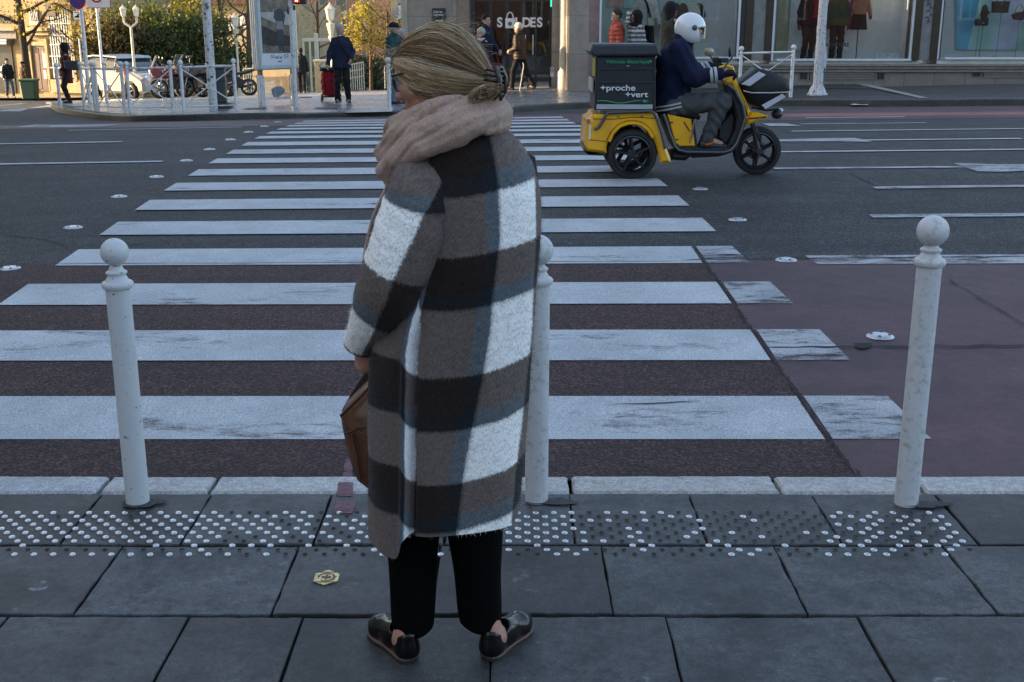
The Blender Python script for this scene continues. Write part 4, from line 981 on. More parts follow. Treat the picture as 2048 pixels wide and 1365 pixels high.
    if shoe:
        for k in (1, -1):
            a = ft[k]+S(0, .03, -.045); b = ft[k]+S(k*.02, -.15, -.055)
            f = uni([cone(a, b, .043*s, .036*s), cone(ft[k]+S(0, 0, .02), a, .048*s, .046*s)], .02*s); zf = ft[k].z-.088*s
            lo, hi = bbox([a, b, ft[k]], .09*s); o = snet('shoe', f, lo, hi, vox*.8, shoe, t)
            mb = MB(); mb.prism([((a.x+b.x)/2+.05*s*math.cos(q), (a.y+b.y)/2-.005*s+.128*s*math.sin(q)) for q in np.linspace(0, 2*PI, 15)[:-1]], zf, zf+.022*s, 'z', bev=.004*s); mb.build('sole', M('shoe_sole', (.45, .45, .45), .7) if cuff == 'white' else M('dark_sole', (.03, .03, .03), .7), o)
    # jacket or coat with sleeves
    if top:
        zl = (coat if coat else .84)
        g = [cone(S(lx*.3, ly*.3, max(zl, .9)), che, .155*s*fat, .158*s*fat, sq=(1.12*wide, .92, 1)), cone(che, nek+S(0, 0, -.04), .15*s, .085*s, sq=(1.1, .9, 1))]
        if zl < .9: g.append(cone(S(0, 0, zl), S(lx*.3, ly*.3, .95), .165*s*fat*(1.0+.2*max(0, .85-zl)), .15*s*fat, sq=(1.1, .95, 1)))
        for k in (1, -1): g += [cone(sh[k]+S(-k*.02, 0, -.01), el[k], .078*s, .063*s), cone(el[k], hd[k], .063*s, .05*s)]
        if collar != 'none': g.append(cone(nek+S(0, .01, -.03), nek+S(0, 0, .05), .085*s, .078*s))
        lo, hi = bbox([S(0, 0, zl-.1), che, nek+S(0, 0, .1)]+list(sh.values())+list(el.values())+list(hd.values()), .22*s)
        w_ = hd; f0 = uni(g, .035*s); zc = (zl-.02)*s
        f1 = (lambda P: np.maximum(f0(P), zc-P[..., 2])) if True else f0
        f2 = f1
        dsp = (lambda P: -puff*s*np.abs(np.sin(P[..., 2]*PI/(.085*s)))) if puff else (lambda P: .005*s*np.sin(P[..., 2]*26/s+4*np.sin(P[..., 0]*11/s)+P[..., 1]*9/s))
        jk = snet('coat' if coat else 'jacket', f2, lo, hi, vox, top, t, disp=dsp)
        mb = MB(); mb.tube([nek+S(0, -.155*fat, -.1-.1*i) for i in range(6 if not coat else 8)], .006*s, 5); mb.build('zip', M('zip_dark', (.02, .02, .02), .5), jk)
    if collar and collar != 'none':
        f = uni([cone(nek+S(.07*math.cos(a), .06*math.sin(a)-.01, .015+.01*math.sin(2*a)), nek+S(.07*math.cos(b), .06*math.sin(b)-.01, .015+.01*math.sin(2*b)), .042*s) for a, b in zip(np.linspace(0, 2*PI, 11)[:-1], np.linspace(0, 2*PI, 11)[1:])], .015*s)
        lo, hi = bbox([nek], .18*s); snet('scarf', f, lo, hi, vox, collar, t)
    # hair or headgear
    kind, hm = hair
    if kind and head:
        lo, hi = bbox([hc], .26*s); Ri = Rh
        loc_ = lambda P: ((P-np.array(hc)) @ Ri)/s
        cap_ = ell(H(0, .014, .036), (.09*s, .112*s, .111*s), Rh)
        if kind == 'short': f = lambda P: np.maximum(cap_(P), (lambda q: np.maximum(-(q[..., 2]-.005+q[..., 1]*1.0)*.7*s, -(q[..., 2]+.10)*s))(loc_(P)))
        elif kind == 'beanie':
            c2 = ell(H(0, .015, .045), (.10*s, .12*s, .12*s), Rh); f = lambda P: np.maximum(c2(P), (lambda q: -(q[..., 2]-.03+q[..., 1]*.35)*s)(loc_(P)))
        elif kind == 'cap':
            c2 = ell(H(0, .01, .06), (.10*s, .122*s, .082*s), Rh); br = ell(H(0, -.10, .045), (.075*s, .06*s, .012*s), Rh); f = uni([lambda P: np.maximum(c2(P), (lambda q: -(q[..., 2]-.035)*s)(loc_(P))), br], .01*s)
        elif kind == 'long':
            c3 = uni([cap_, cone(H(0, .05, .02), H(0, .06, -.17), .085*s, .06*s)], .04*s); f = lambda P: np.maximum(c3(P), (lambda q: -np.maximum(q[..., 2]-.06, q[..., 1]+.02)*s)(loc_(P)))
        elif kind == 'hood':
            c3 = uni([ell(H(0, .02, .03), (.112*s, .134*s, .14*s), Rh), cone(H(0, .03, -.06), nek+S(0, .02, .0), .10*s, .10*s)], .04*s); op = ell(H(0, -.12, -.005), (.072*s, .088*s, .098*s), Rh); f = lambda P: np.maximum(c3(P), -op(P))
        else: f = cap_
        snet({'short': 'hair', 'long': 'hair', 'beanie': 'beanie', 'cap': 'cap', 'hood': 'hood'}[kind], f, lo, hi, vox*.8, hm, t)
        if kind in ('cap',):
            c4 = lambda P: np.maximum(cap_(P), (lambda q: np.maximum(-(q[..., 2]-.0-q[..., 1]*-1.2+.04)*.7*s, (q[..., 2]-.045)*s))(loc_(P))); snet('hair', c4, lo, hi, vox*.8, M('grey_hair', (.28, .27, .27), .8, var=.3, scale=60), t)
    return t, dict(s=s, hd=hd, el=el, sh=sh, H=H, che=che, nek=nek, pel=pel, S=S, hc=hc)
def stand(px, pyf, pyh, label, face, *a, Y=None, **k):
    if Y is None: p = hit(px, pyf, TP)
    else: q = PT(px, pyf, Y); p = Vector((q.x, Y, float(TP(q.x, Y))))
    hz = PT(px, pyh, p.y).z; h = k.pop('h', None) or (hz-p.z); return human(label, p, h, R(face), *a, **k)
BLK = fabric('black_cloth', (.014, .014, .016)); NAVY = fabric('navy_cloth', (.014, .020, .044)); DKG = fabric('charcoal_cloth', (.03, .03, .034)); BURG = fabric('burgundy_cloth', (.06, .014, .022))
GREENP = fabric('green_puffer', (.012, .042, .042), rough=.55); BRNP = fabric('brown_puffer', (.045, .03, .022), rough=.5); REDP = fabric('orange_red_puffer', (.33, .055, .03), rough=.6); OLVC = fabric('olive_cloth', (.03, .03, .024)); BRNC = fabric('brown_cloth', (.10, .055, .03)); JEAN = fabric('blue_jeans', (.12, .17, .26)); GRYC = fabric('grey_cloth', (.10, .105, .12))
HBLK = fabric('black_hair', (.012, .010, .010), sc=80); HGRY = fabric('grey_hair_short', (.30, .30, .31), sc=80); HBRN = fabric('brown_hair', (.05, .03, .02), sc=80); HWHT = fabric('white_hair', (.60, .58, .55), sc=80)
SHB = M('black_shoe', (.015, .015, .016), .4)
def bagstrap(t, pts, r, mat, name='strap'):
    mb = MB(); mb.tube(pts, r, 6); return mb.build(name, mat, t)
# woman waiting on the left corner, with a grey tote
t, J = stand(139, 206.5, 88, 'person in burgundy coat and black scarf waiting beside the lone white post on the corner', -62, BURG, BLK, SHB, ('hood', HBLK), coat=.60, collar=BLK, L=(.16, -.16, .98), Rr=(-.2, -.1, .9), hyaw=R(-12))
p = t.matrix_world.translation if False else Vector(t.location); b = thing('tote_bag', 'big grey tote bag under the arm of the burgundy-coated person', 'bag', PT(146, 141.5, t.location.y-.24), R(-8))
mb = MB(); mb.prism([(-.20, .02), (.15, 0), (.19, .24), (-.23, .26)], -.06, .06, bev=.03); mb.build('body', fabric('grey_felt', (.06, .063, .07)), b)
mb = MB(); mb.tube([(-.14, 0, .25), (-.08, .02, .42), (.04, .03, .46), (.13, 0, .24)], .014, 6); mb.build('strap', fabric('grey_felt2', (.07, .07, .08)), b)
# the two men near the tan house
stand(20, 184.5, 118, 'person in dark jacket walking past the small shop at the far left', 35, BLK, GRYC, SHB, ('short', HBLK), feet=((.09, -.25), (-.09, .22)), vox=.02, Y=50.5, L=(.24, .15, .86), Rr=(-.24, -.2, .88))
stand(51, 185.5, 124, 'person in brown jacket standing behind the green bin', 150, BRNC, DKG, SHB, ('cap', HBLK), vox=.02, Y=51.5)
# man with the red trolley
TM, TJ = stand(686, 207, 50, 'grey-haired person in navy sweatshirt standing with a red shopping trolley', 8, NAVY, BLK, M('navy_trainer', (.02, .025, .035), .6), ('short', HGRY), hyaw=R(38), L=(.21, -.10, .97), Rr=(-.31, -.12, .84), feet=((.13, -.06), (-.12, .0)), fat=1.17, wide=1.0, coat=.80, cuff='white', vox=.011)
bagstrap(TM, [TJ['S'](-.10, -.10, 1.44), TJ['S'](-.02, -.172, 1.32), TJ['S'](.08, -.182, 1.18), TJ['S'](.16, -.16, 1.05), TJ['S'](.185, -.02, .98), TJ['S'](.1, .16, 1.15), TJ['S'](-.10, .13, 1.4)], .018, BLK, 'bag_strap')
mb = MB(); mb.tube([TJ['nek']+TJ['S'](.075*math.cos(a), .07*math.sin(a)-.012, .06+.01*math.cos(a)) for a in np.linspace(0, 2*PI, 17)], .014, 6); mb.build('collar', fabric('white_collar', (.6, .6, .62)), TM)
f = lambda P: np.maximum(cone(TJ['S'](0, 0, .84), TJ['S'](0, 0, .9), .178*TJ['s'], .178*TJ['s'], sq=(1.22, .95, 1))(P), np.maximum(.80*TJ['s']-P[..., 2], P[..., 2]-.87*TJ['s']))
lo, hi = bbox([TJ['S'](0, 0, .84)], .3); snet('shirt_hem', f, lo, hi, .012, fabric('grey_shirt', (.20, .21, .25)), TM)
# his shopping trolley
c = GP(661, 203); t = thing('shopping_trolley', 'red wheeled shopping trolley held by the grey-haired person', 'trolley', c, R(-6))
RED = fabric('red_canvas', (.27, .012, .022), var=.3, sc=12, bump=.4); k = .0
f = uni([ell((0, 0, .42), (.2, .15, .36)), cone((0, 0, .22), (0, 0, .58), .155, .16, sq=(1.18, .85, 1))], .05); snet('bag', lambda P: np.maximum(f(P), np.maximum(.13-P[..., 2], P[..., 2]-.70)), (-.3, -.25, .05), (.3, .25, .8), .012, RED, t, disp=lambda P: .008*np.sin(P[..., 2]*40+5*np.sin(P[..., 0]*15)))
mb = MB(); mb.prism([(-.2, -.15), (.2, -.15), (.21, .14), (-.21, .14)], .70, .76, 'z', bev=.025); fl = mb.build('flap', fabric('black_canvas', (.02, .03, .03)), t)
mb = MB(); mb.prism([(-.16, -.16), (.16, -.16), (.14, .0), (-.16, .02)], .765, .80, 'z', bev=.012); mb.build('flap_lining', fabric('teal_canvas', (.10, .28, .34)), fl)
mb = MB(); mb.tube([(-.17, -.13, .74), (-.20, -.1, .84), (-.16, 0, .88)], .02, 6); mb.build('flap_edge', fabric('grey_canvas', (.25, .28, .32)), fl)
mb = MB(); mb.tube([(-.02, .13, .12), (-.02, .13, .9), (0, .10, 1.02), (.06, .07, 1.05), (.13, .06, 1.05), (.17, .08, 1.0), (.19, .13, .9), (.19, .13, .12)], .011, 6); mb.build('handle', BLACKM, t)
mb = MB(); mb.tube([(-.06, -.155, .16), (-.09, -.165, .45), (-.07, -.15, .68)], .008, 5); mb.tube([(.12, -.155, .16), (.08, -.165, .45), (.10, -.15, .68)], .008, 5); mb.build('webbing', BLK, t)
mb = MB(); mb.box((0, 0, .11), (.40, .26, .03), bev=.01); mb.tube([(-.19, -.12, .10), (-.19, -.13, .0)], .012, 6); mb.tube([(.19, -.12, .10), (.19, -.13, .0)], .012, 6); mb.build('base_frame', BLACKM, t)
for sx in (-1, 1):
    mb = MB(); mb.lathe([(.075, -.02), (.085, -.012), (.085, .012), (.075, .02)], (sx*.22, .1, .085), 16, mat=Matrix.Rotation(PI/2, 3, 'Y')); w_ = mb.build('wheel', BLACKM, t, smooth=40)
    mb = MB(); mb.lathe([(.04, -.024), (.04, .024)], (sx*.22, .1, .085), 10, mat=Matrix.Rotation(PI/2, 3, 'Y')); mb.build('hub', ALU, w_)
# people near the shop corner
stand(791, 208, 46, 'person in green quilted jacket and dark flat cap behind the big blonde head', 55, GREENP, JEAN, SHB, ('cap', BLK), puff=.012, Rr=(-.14, -.26, .93), L=(.2, -.15, .92), fat=1.1, hyaw=R(8))
stand(807, 195, 60, 'grey-haired person half hidden behind the flat-capped one', 70, GRYC, DKG, SHB, ('short', HGRY), Y=27.5)
stand(861, 190, 48, 'dark-haired person whose forehead just shows over the blonde hair', 60, DKG, DKG, SHB, ('short', HBRN), Y=28.5)
stand(972, 176, 30, 'dark-haired person with white earphone and navy hooded jacket by the glass doors', 52, NAVY, DKG, SHB, ('short', HBLK), Y=29.4, L=(.2, -.2, .95), Rr=(-.2, -.12, .86), lh=(.0, .0))
t, J = stand(963, 180, 58, 'person in striped knit beanie and dark coat in front of the navy-jacketed one', -48, BLK, BLK, SHB, ('beanie', M('knit_wool', (.34, .32, .26), .9, var=.5, scale=30, bump=.4)), Y=28.2, coat=.55, L=(.24, -.2, .95), hyaw=R(-10), collar=fabric('white_wool', (.5, .5, .48)))
b = thing('maroon_bag', 'maroon shoulder bag beside the beanie wearer, behind the hair clip', 'bag', Vector(t.location)+Vector((.30, -.1, .55)))
mb = MB(); mb.prism([(-.14, 0), (.14, 0), (.17, .22), (-.15, .26)], -.05, .05, bev=.02); mb.build('body', fabric('maroon_leather', (.12, .018, .02), rough=.4), b); mb = MB(); mb.tube([(-.1, 0, .24), (-.04, .0, .48), (.06, 0, .46), (.12, 0, .22)], .01, 6); mb.build('strap', fabric('maroon_leather', (.12, .018, .02)), b)
t, J = stand(1041, 174.5, 48, 'person in brown quilted jacket walking past the glass doors with a pale stick', -118, BRNP, BLK, SHB, ('beanie', fabric('cream_wool', (.55, .50, .42))), puff=.012, feet=((.08, -.22), (-.08, .34, .05)), lean=(0, -.05), L=(.17, -.22, 1.02), Rr=(-.14, -.26, 1.0), collar=BLK, fat=1.12, Y=30.7)
b = thing('walking_stick', 'pale walking stick beside the brown quilted jacket', 'stick', Vector(t.location)+Vector((-.02, -.2, 0)))
mb = MB(); mb.tube([(0, 0, 0), (.10, 0, .62), (.08, .02, .70)], .014, 7); mb.build('shaft', M('pale_wood', (.5, .46, .4), .5), b)
# people in front of the clothes shop
stand(1231, 176, 20, 'person in orange red quilted hooded jacket facing left before the shop window', -75, REDP, DKG, SHB, ('short', HBRN), Y=27.6, puff=.012, collar=REDP, fat=1.1)
STR = MATS.get('x')
def stripes(name, a, b, sc):
    m, n, bb = base_mat(name); tc = N(n, 'ShaderNodeTexCoord').outputs['Object']; wv = N(n, 'ShaderNodeTexWave'); wv.bands_direction = 'Z'; wv.inputs['Scale'].default_value = sc; wv.inputs['Distortion'].default_value = 2.; wv.inputs['Detail Scale'].default_value = 6
    n.links.new(tc, wv.inputs[0]); n.links.new(ramp(n, wv.outputs['Fac'], [(.45, a), (.55, b)]), bb.inputs['Base Color']); bb.inputs['Roughness'].default_value = .9; return m
t, J = stand(1269, 176, 24, 'person in blue and cream striped jumper phoning with sunglasses on', -50, stripes('striped_knit', (.05, .08, .15), (.44, .40, .33), 3.2), BLK, SHB, ('hood', HBLK), Y=27.4, skin=SKIND, collar=BLK, Rr=(-.10, -.17, 1.50), hyaw=R(-20), fat=1.1)
mb = MB(); [mb.ball(J['H'](k*.036, -.092, .008), .026*J['s'], 10, 6, (1, .4, .7)) for k in (1, -1)]; mb.tube([J['H'](-.08, -.05, .012), J['H'](-.04, -.1, .014), J['H'](.04, -.1, .014), J['H'](.08, -.05, .012)], .005, 5); mb.build('sunglasses', BLACKM, t)
stand(1336, 176, 7, 'tall person in dark hooded parka just behind the scooter rider', 110, OLVC, BLK, SHB, ('hood', BLK), Y=26.5, Rr=(-.2, -.1, .86), collar=OLVC, fat=1.1)
# far people in the square
stand(604, 166, 97, 'person in black jacket walking away behind the thin stickered post', 190, BLK, BLK, SHB, ('short', HBLK), vox=.02, Y=48, feet=((.09, -.1), (-.09, .18)))
stand(500, 162, 131, 'tiny far person with a red rucksack beyond the motorbike', 180, fabric('red_rucksack', (.4, .05, .03)), DKG, SHB, ('short', HBLK), vox=.03, Y=110)
stand(745, 161, 122, 'far white-haired person in green coat across the square', 20, fabric('green_coat', (.06, .10, .08)), JEAN, SHB, ('long', HWHT), vox=.03, Y=95, coat=.5)
stand(766, 161, 122, 'far person in dark coat and pale mask across the square', -10, DKG, BLK, SHB, ('long', HBRN), vox=.03, Y=95, coat=.5, collar=None)
# shop mannequins
PLA = M('mannequin_skin', (.34, .22, .15), .4); PLB = M('mannequin_black', (.03, .03, .03), .35)
def manneq(px, label, face, top, legs, Y, z=.69, h=1.85, **k):
    p = PT(px, 100, Y); return human(label, Vector((p.x, Y, z)), h, R(face), top, legs, None, (None, None), name='mannequin', cat='mannequin', **k)
t, J = manneq(1290, 'mannequin in white jumper, black scarf and long black skirt in the left window', 5, fabric('white_knit', (.62, .60, .56)), BLK, 29.75, skin=PLA, wide=1.05, fat=1.1, L=(.30, -.08, .86), Rr=(-.27, -.1, 1.0))
mb = MB(); mb.tube([J['S'](-.10, -.10, 1.46), J['S'](-.02, -.17, 1.30), J['S'](.07, -.19, 1.0)], .04, 8, flat=.5); mb.build('scarf', BLK, t)
mb = MB()
for i, c in enumerate(((.5, .08, .06), (.55, .40, .05), (.1, .3, .5))):
    m_ = MB(); m_.tube([J['S'](.13*math.cos(a), -.155+.04*abs(math.cos(a)), 1.12-i*.02+.11*math.sin(a)) for a in np.linspace(.2, PI-.2, 12)], .009, 5); m_.build('rainbow_stripe', M(f'rainbow_{i}', c, .8), t)
f = cone(J['S'](0, 0, .12), J['S'](0, 0, .98), .21*J['s'], .15*J['s'], sq=(1.1, .8, 1)); lo, hi = bbox([J['S'](0, 0, .05), J['S'](0, 0, 1.0)], .3); snet('skirt', lambda P: np.maximum(f(P), np.maximum(.1-P[..., 2], P[..., 2]-1.0*J['s'])), lo, hi, .016, BLK, t, disp=lambda P: .012*np.sin(np.arctan2(P[..., 1], P[..., 0])*9))
t, J = manneq(1613, 'mannequin in dark jumper with a long red scarf left of the lamp post', 12, fabric('aubergine_knit', (.05, .015, .02)), BLK, 29.7, skin=PLB)
RS = fabric('red_scarf_cloth', (.34, .015, .02))
mb = MB(); mb.prism([(J['S'](.0, 0, 0).x, .99*J['s']), (J['S'](.12, 0, 0).x, .99*J['s']), (J['S'](.13, 0, 0).x, 1.5*J['s']), (J['S'](.03, 0, 0).x, 1.5*J['s'])], -.22*J['s'], -.19*J['s'], bev=.008); mb.build('scarf', RS, t)
mb = MB(); mb.ball(J['hd'][-1]+J['S'](0, 0, -.06), .04, 10, 8, (1, 1, 1.8)); mb.build('glove', RS, t)
t, J = manneq(1671, 'mannequin in green jumper and wide black trousers right of the lamp post', -10, stripes('green_knit', (.03, .07, .05), (.07, .08, .03), .8), BLK, 29.7, skin=PLB, fat=1.15)
mb = MB(); mb.box((-.22, -.06, .95), (.07, .07, .30), bev=.02); mb.build('camera_bag', BLACKM, t)
p = PT(1713, 100, 29.7); t = thing('dress_form', 'headless dress form in salmon jumper and black skirt on a thin stand', 'mannequin', (p.x, 29.7, .69))
mb = MB(); mb.tube([(0, 0, .02), (0, 0, .9)], .014, 8); [mb.tube([(0, 0, .05), (.28*math.cos(a), .28*math.sin(a), .01)], .012, 6) for a in (0.3, 2.4, 4.5)]; mb.build('stand', BLACKM, t)
f = cone((0, 0, 1.2), (0, 0, 1.55), .15, .17, sq=(1.15, .8, 1)); g = uni([f, cone((.16, 0, 1.55), (.27, -.02, 1.15), .07, .05), cone((-.16, 0, 1.55), (-.27, -.02, 1.15), .07, .05)], .04); snet('jumper', g, (-.45, -.3, .9), (.45, .3, 1.85), .014, fabric('salmon_knit', (.45, .20, .13)), t)
f2 = cone((0, 0, .8), (0, 0, 1.15), .19, .15, sq=(1.15, .8, 1)); snet('skirt', lambda P: np.maximum(f2(P), np.maximum(.78-P[..., 2], P[..., 2]-1.16)), (-.4, -.3, .7), (.4, .3, 1.3), .014, BLK, t)
MAG = fabric('magenta_wool', (.30, .02, .14)); mb = MB(); mb.tube([(-.20, -.06, 1.75), (-.24, -.09, 1.3), (-.25, -.09, .80)], .06, 8, flat=.4); mb.build('scarf', MAG, t); mb = MB(); mb.ball((.28, -.02, 1.10), .045, 10, 8, (1, 1, 1.8)); mb.build('glove', MAG, t)
for px_, lb in ((1613, 'thin black stand base under the red-scarfed mannequin'), (1671, 'thin black stand base under the green-jumper mannequin')):
    p = PT(px_+4, 100, 29.62); b = MB(); b.tube([(0, 0, .02), (0, 0, .5)], .012, 6); [b.tube([(0, 0, .04), (.26*math.cos(a), .2*math.sin(a), .01)], .01, 5) for a in (.3, 2.4, 4.2)]; o = b.build('mannequin_stand', BLACKM); o.location = (p.x, 29.82, .69); tag(o, lb, 'stand')
# ================================================================== STREET FURNITURE
def gp_(px, Y): p = PT(px, 45, Y); return Vector((p.x, Y, float(TP(p.x, Y) if Y < 62 else TR(p.x, Y))))
def post_prof(h, r):
    return [(r, 0), (r, h-r*4.15), (r*1.2, h-r*4.1), (r*1.28, h-r*3.9), (r*1.28, h-r*3.75), (r*1.18, h-r*3.6), (r*.98, h-r*3.55), (r*.72, h-r*3.1), (r*.7, h-r*3.0), (r*.84, h-r*2.93), (r*.86, h-r*2.78), (r*.74, h-r*2.7), (r*.6, h-r*2.6), (r*.5, h-r*2.3)]
def ball_prof(h, r, br):
    c = h-br; return [(br*math.sin(a), c-br*math.cos(a)) for a in np.linspace(.25, PI-.01, 16)]
# three near bollards
BOLW = M('bollard_white', (.56, .58, .60), .5, var=.06, scale=14, dirt=(.40, .38, .35), dscale=42, bump=.25, bscale=160)
def chipped(name):
    m, n, b = base_mat(name); tc = N(n, 'ShaderNodeTexCoord').outputs['Object']
    f = noise(n, tc, 14, 6, .7); c = mixc(n, f, (.50, .52, .54), (.62, .64, .66))
    sp = N(n, 'ShaderNodeSeparateXYZ'); n.links.new(tc, sp.inputs[0]); ad = N(n, 'ShaderNodeMath', operation='MULTIPLY_ADD'); n.links.new(noise(n, tc, 55, 3), ad.inputs[0]); ad.inputs[1].default_value = .03; n.links.new(sp.outputs[2], ad.inputs[2])
    k = N(n, 'ShaderNodeMath', operation='GREATER_THAN'); k.inputs[1].default_value = .958; n.links.new(ad.outputs[0], k.inputs[0]); c = mixc(n, k.outputs[0], c, (.035, .04, .055))
    d = ramp(n, noise(n, tc, 60, 4), [(.655, 0.), (.69, 1.)]); c = mixc(n, d, c, (.14, .13, .12)); n.links.new(c, b.inputs['Base Color']); b.inputs['Roughness'].default_value = .5; bumpn(n, b, f, .3, .003); return m
for (px, py, top, lab, mt) in ((276, 1012, 477, 'left white bollard whose ball top has lost a patch of paint', chipped('chipped_white')), (1073, 1008, 470, 'white bollard standing half behind the checked coat', BOLW), (1812, 1013, 431, 'clean taller white bollard on the right beside the red lane', BOLW)):
    c = h0(px, py-7); c.z = .02; tp = PT(px, top, c.y); h = PT(px-(px-1005)*-.0, top, c.y).z-.02; t = thing('bollard', lab, 'bollard', c, 0, 'white ball-topped bollards on the near kerb'); r = .0405
    mb = MB(); mb.lathe(post_prof(h, r), n=28); mb.build('post', mt, t, smooth=35); mb = MB(); mb.lathe(ball_prof(h, r, .046 if px < 500 else .052), n=28); mb.build('ball', mt, t, smooth=True)
# braced railings and posts on the far pavement
def railing(a, b, label, h=1.1, zoff=0, group='white braced railings', posts=(1, 1)):
    a, b = Vector(a), Vector(b); t = thing('railing', label, 'railing', a, math.atan2(b.y-a.y, b.x-a.x), group); L = (b.xy-a.xy).length; dz = b.z-a.z; r = .036
    for i, x in enumerate((0, L)):
        mb = MB(); mb.lathe([(q, z+i*dz) for q, z in post_prof(h, r)], (x, 0, 0), 12); p = mb.build('post', WHITEP, t, smooth=35); mb = MB(); mb.lathe([(q, z+i*dz) for q, z in ball_prof(h, r, .055)], (x, 0, 0), 12); mb.build('ball', WHITEP, p, smooth=True)
    mb = MB(); mb.tube([(0, 0, h*.86), (L, 0, h*.86+dz)], .022, 8); mb.build('top_rail', WHITEP, t); mb = MB(); mb.tube([(0, 0, .12), (L, 0, .12+dz)], .014, 8); mb.build('bottom_rail', WHITEP, t)
    mb = MB(); mb.tube([(0, 0, h*.83), (L, 0, .15+dz)], .013, 6); mb.tube([(0, .014, .15), (L, .014, h*.83+dz)], .013, 6); mb.tube([(L/2+.05*math.cos(q), 0, h*.49+dz/2+.05*math.sin(q)) for q in np.linspace(0, 2*PI, 13)], .014, 6); mb.build('brace', WHITEP, t)
    return t
railing(GP(261, 227), GP(347, 225), 'white braced railing on the corner kerb, in front of the parked car'); railing(GP(368, 225), GP(473, 222), 'white braced railing in front of the motorbikes and grey pillar'); railing(GP(169, 219.5), GP(191, 223.5), 'short white braced railing foremost on the left corner, edge on'); railing(GP(197, 224), GP(250, 227), 'white braced railing between the edge-on one and the car')
railing(GP(1478, 195.5), GP(1581, 195), 'white braced railing on the shop pavement behind the scooter bag', h=1.06)
def wpost(c, h, label, r=.04, name='bollard', group=None):
    t = thing(name, label, 'bollard', c, 0, group); mb = MB(); mb.lathe(post_prof(h, r), n=12); mb.build('post', WHITEP, t, smooth=35); mb = MB(); mb.lathe(ball_prof(h, r, r*1.5), n=12); mb.build('ball', WHITEP, t, smooth=True); return t
c = GP(121, 217); wpost(c, PT(113, 125.5, c.y).z-c.z, 'lone white ball-topped post at the far left tip of the corner')
for i, (px, py, top) in enumerate(((214, 205, 122), (237, 190, 121.5), (268, 187, 120), (328, 186, 119.5))):
    c = GP(px, py); wpost(c, PT(px, top, c.y).z-c.z, ['white ball-topped post just right of the sign poles', 'white ball-topped post in front of the car bonnet, by the bicycle', 'white ball-topped post before the car windscreen', 'white ball-topped post between car and motorbikes'][i], group='white posts round the parked car')
def pole(c, h, r0, r1, label, name='lamp_mast', cat='pole', mat=None, n=14, base=None):
    t = thing(name, label, cat, c); mb = MB(); mb.lathe([(r0, 0), (r0, .02), (r0*.98, h*.3), (r1, h)], n=n); mb.build('shaft', mat or WHITEP, t, smooth=50)
    if base: mb = MB(); mb.lathe(base, n=n); mb.build('base', mat or WHITEP, t, smooth=35)
    return t
MASTP = M('mast_paint', (.56, .57, .58), .5, var=.08, scale=6, dirt=(.16, .15, .14), dscale=14, bump=.15, bscale=60)
t = pole(GP(427, 220.5), 7, .098, .075, 'stout scuffed white mast in front of the grey pillar', mat=MASTP)
mb = MB()
r_ = random.Random(3)
for i in range(14): a = r_.uniform(-2.6, -.5); z = r_.uniform(.6, 2.4); mb.box((.0955*math.cos(a), .0955*math.sin(a), z), (.012, r_.uniform(.02, .07), r_.uniform(.02, .06)), rz=a)
mb.build('sticker_scrap', M('sticker_dark', (.12, .11, .11), .7, var=.5, scale=30), t)
# grey pillar with plinth
c = GP(443, 217); t = thing('service_pillar', 'dark grey green service pillar behind the stout white mast', 'pillar', c, R(6)); PG = M('pillar_grey', (.045, .055, .055), .55, var=.2, scale=10)
mb = MB(); mb.box((0, 0, .06), (.50, .42, .12), bev=.02); mb.build('plinth', PG, t); mb = MB(); mb.box((0, 0, .50), (.27, .27, .75), bev=.02); mb.box((0, 0, .62), (.285, .285, .03), bev=.005); mb.build('body', PG, t); mb = MB(); mb.box((0, 0, .915), (.32, .32, .07), bev=.02); mb.build('cap', M('pillar_cap', (.10, .12, .12), .5), t)
# sign poles
c = GP(180, 206); t = pole(c, 4.2, .052, .05, 'thicker white sign pole with the round blue no-parking sign, on the corner', 'sign_pole'); t['category'] = 'sign pole'
def disc(t, x, y, z, r, rings, name='sign_plate'):
    p = None
    for i, (rr, mt) in enumerate(rings):
        mb = MB(); mb.lathe([(r*rr, 0), (r*rr, .006)], (x, y-.006*i-.003*(i > 0), z), 32, mat=Matrix.Rotation(PI/2, 3, 'X')); o = mb.build(name if i == 0 else 'face', mt, t if p is None else p); p = p or o
    return p
SWH = M('sign_white', (.68, .69, .70), .4, var=.04); SBL = M('sign_blue', (.02, .06, .38), .4, var=.06); SRD = M('sign_red2', (.42, .02, .03), .4, var=.06)
u = PT(157, 2, c.y); z = u.z-c.z; dx = u.x-c.x
p = disc(t, dx+.0, -.065, z, .215, ((1, SWH), (.94, SRD), (.70, SBL)))
mb = MB(); mb.box((dx, -.086, z), (.33, .004, .05), rot=Matrix.Rotation(R(45), 3, 'Y')); mb.build('slash', SRD, p)
c = GP(170, 198); t = pole(c, 2.35, .034, .034, 'thin white pole carrying a small square tow-away plate', 'sign_pole'); t['category'] = 'sign pole'
a, b_ = PT(148, 38.5, c.y-.05), PT(162, 23.5, c.y-.05); mb = MB(); mb.bx(a.x-c.x, b_.x-c.x, -.052, -.04, a.z-c.z, b_.z-c.z, .004); p = mb.build('plate', SWH, t)
mb = MB(); x0, z0, w_ = a.x-c.x, a.z-c.z, b_.x-a.x; hh = b_.z-a.z
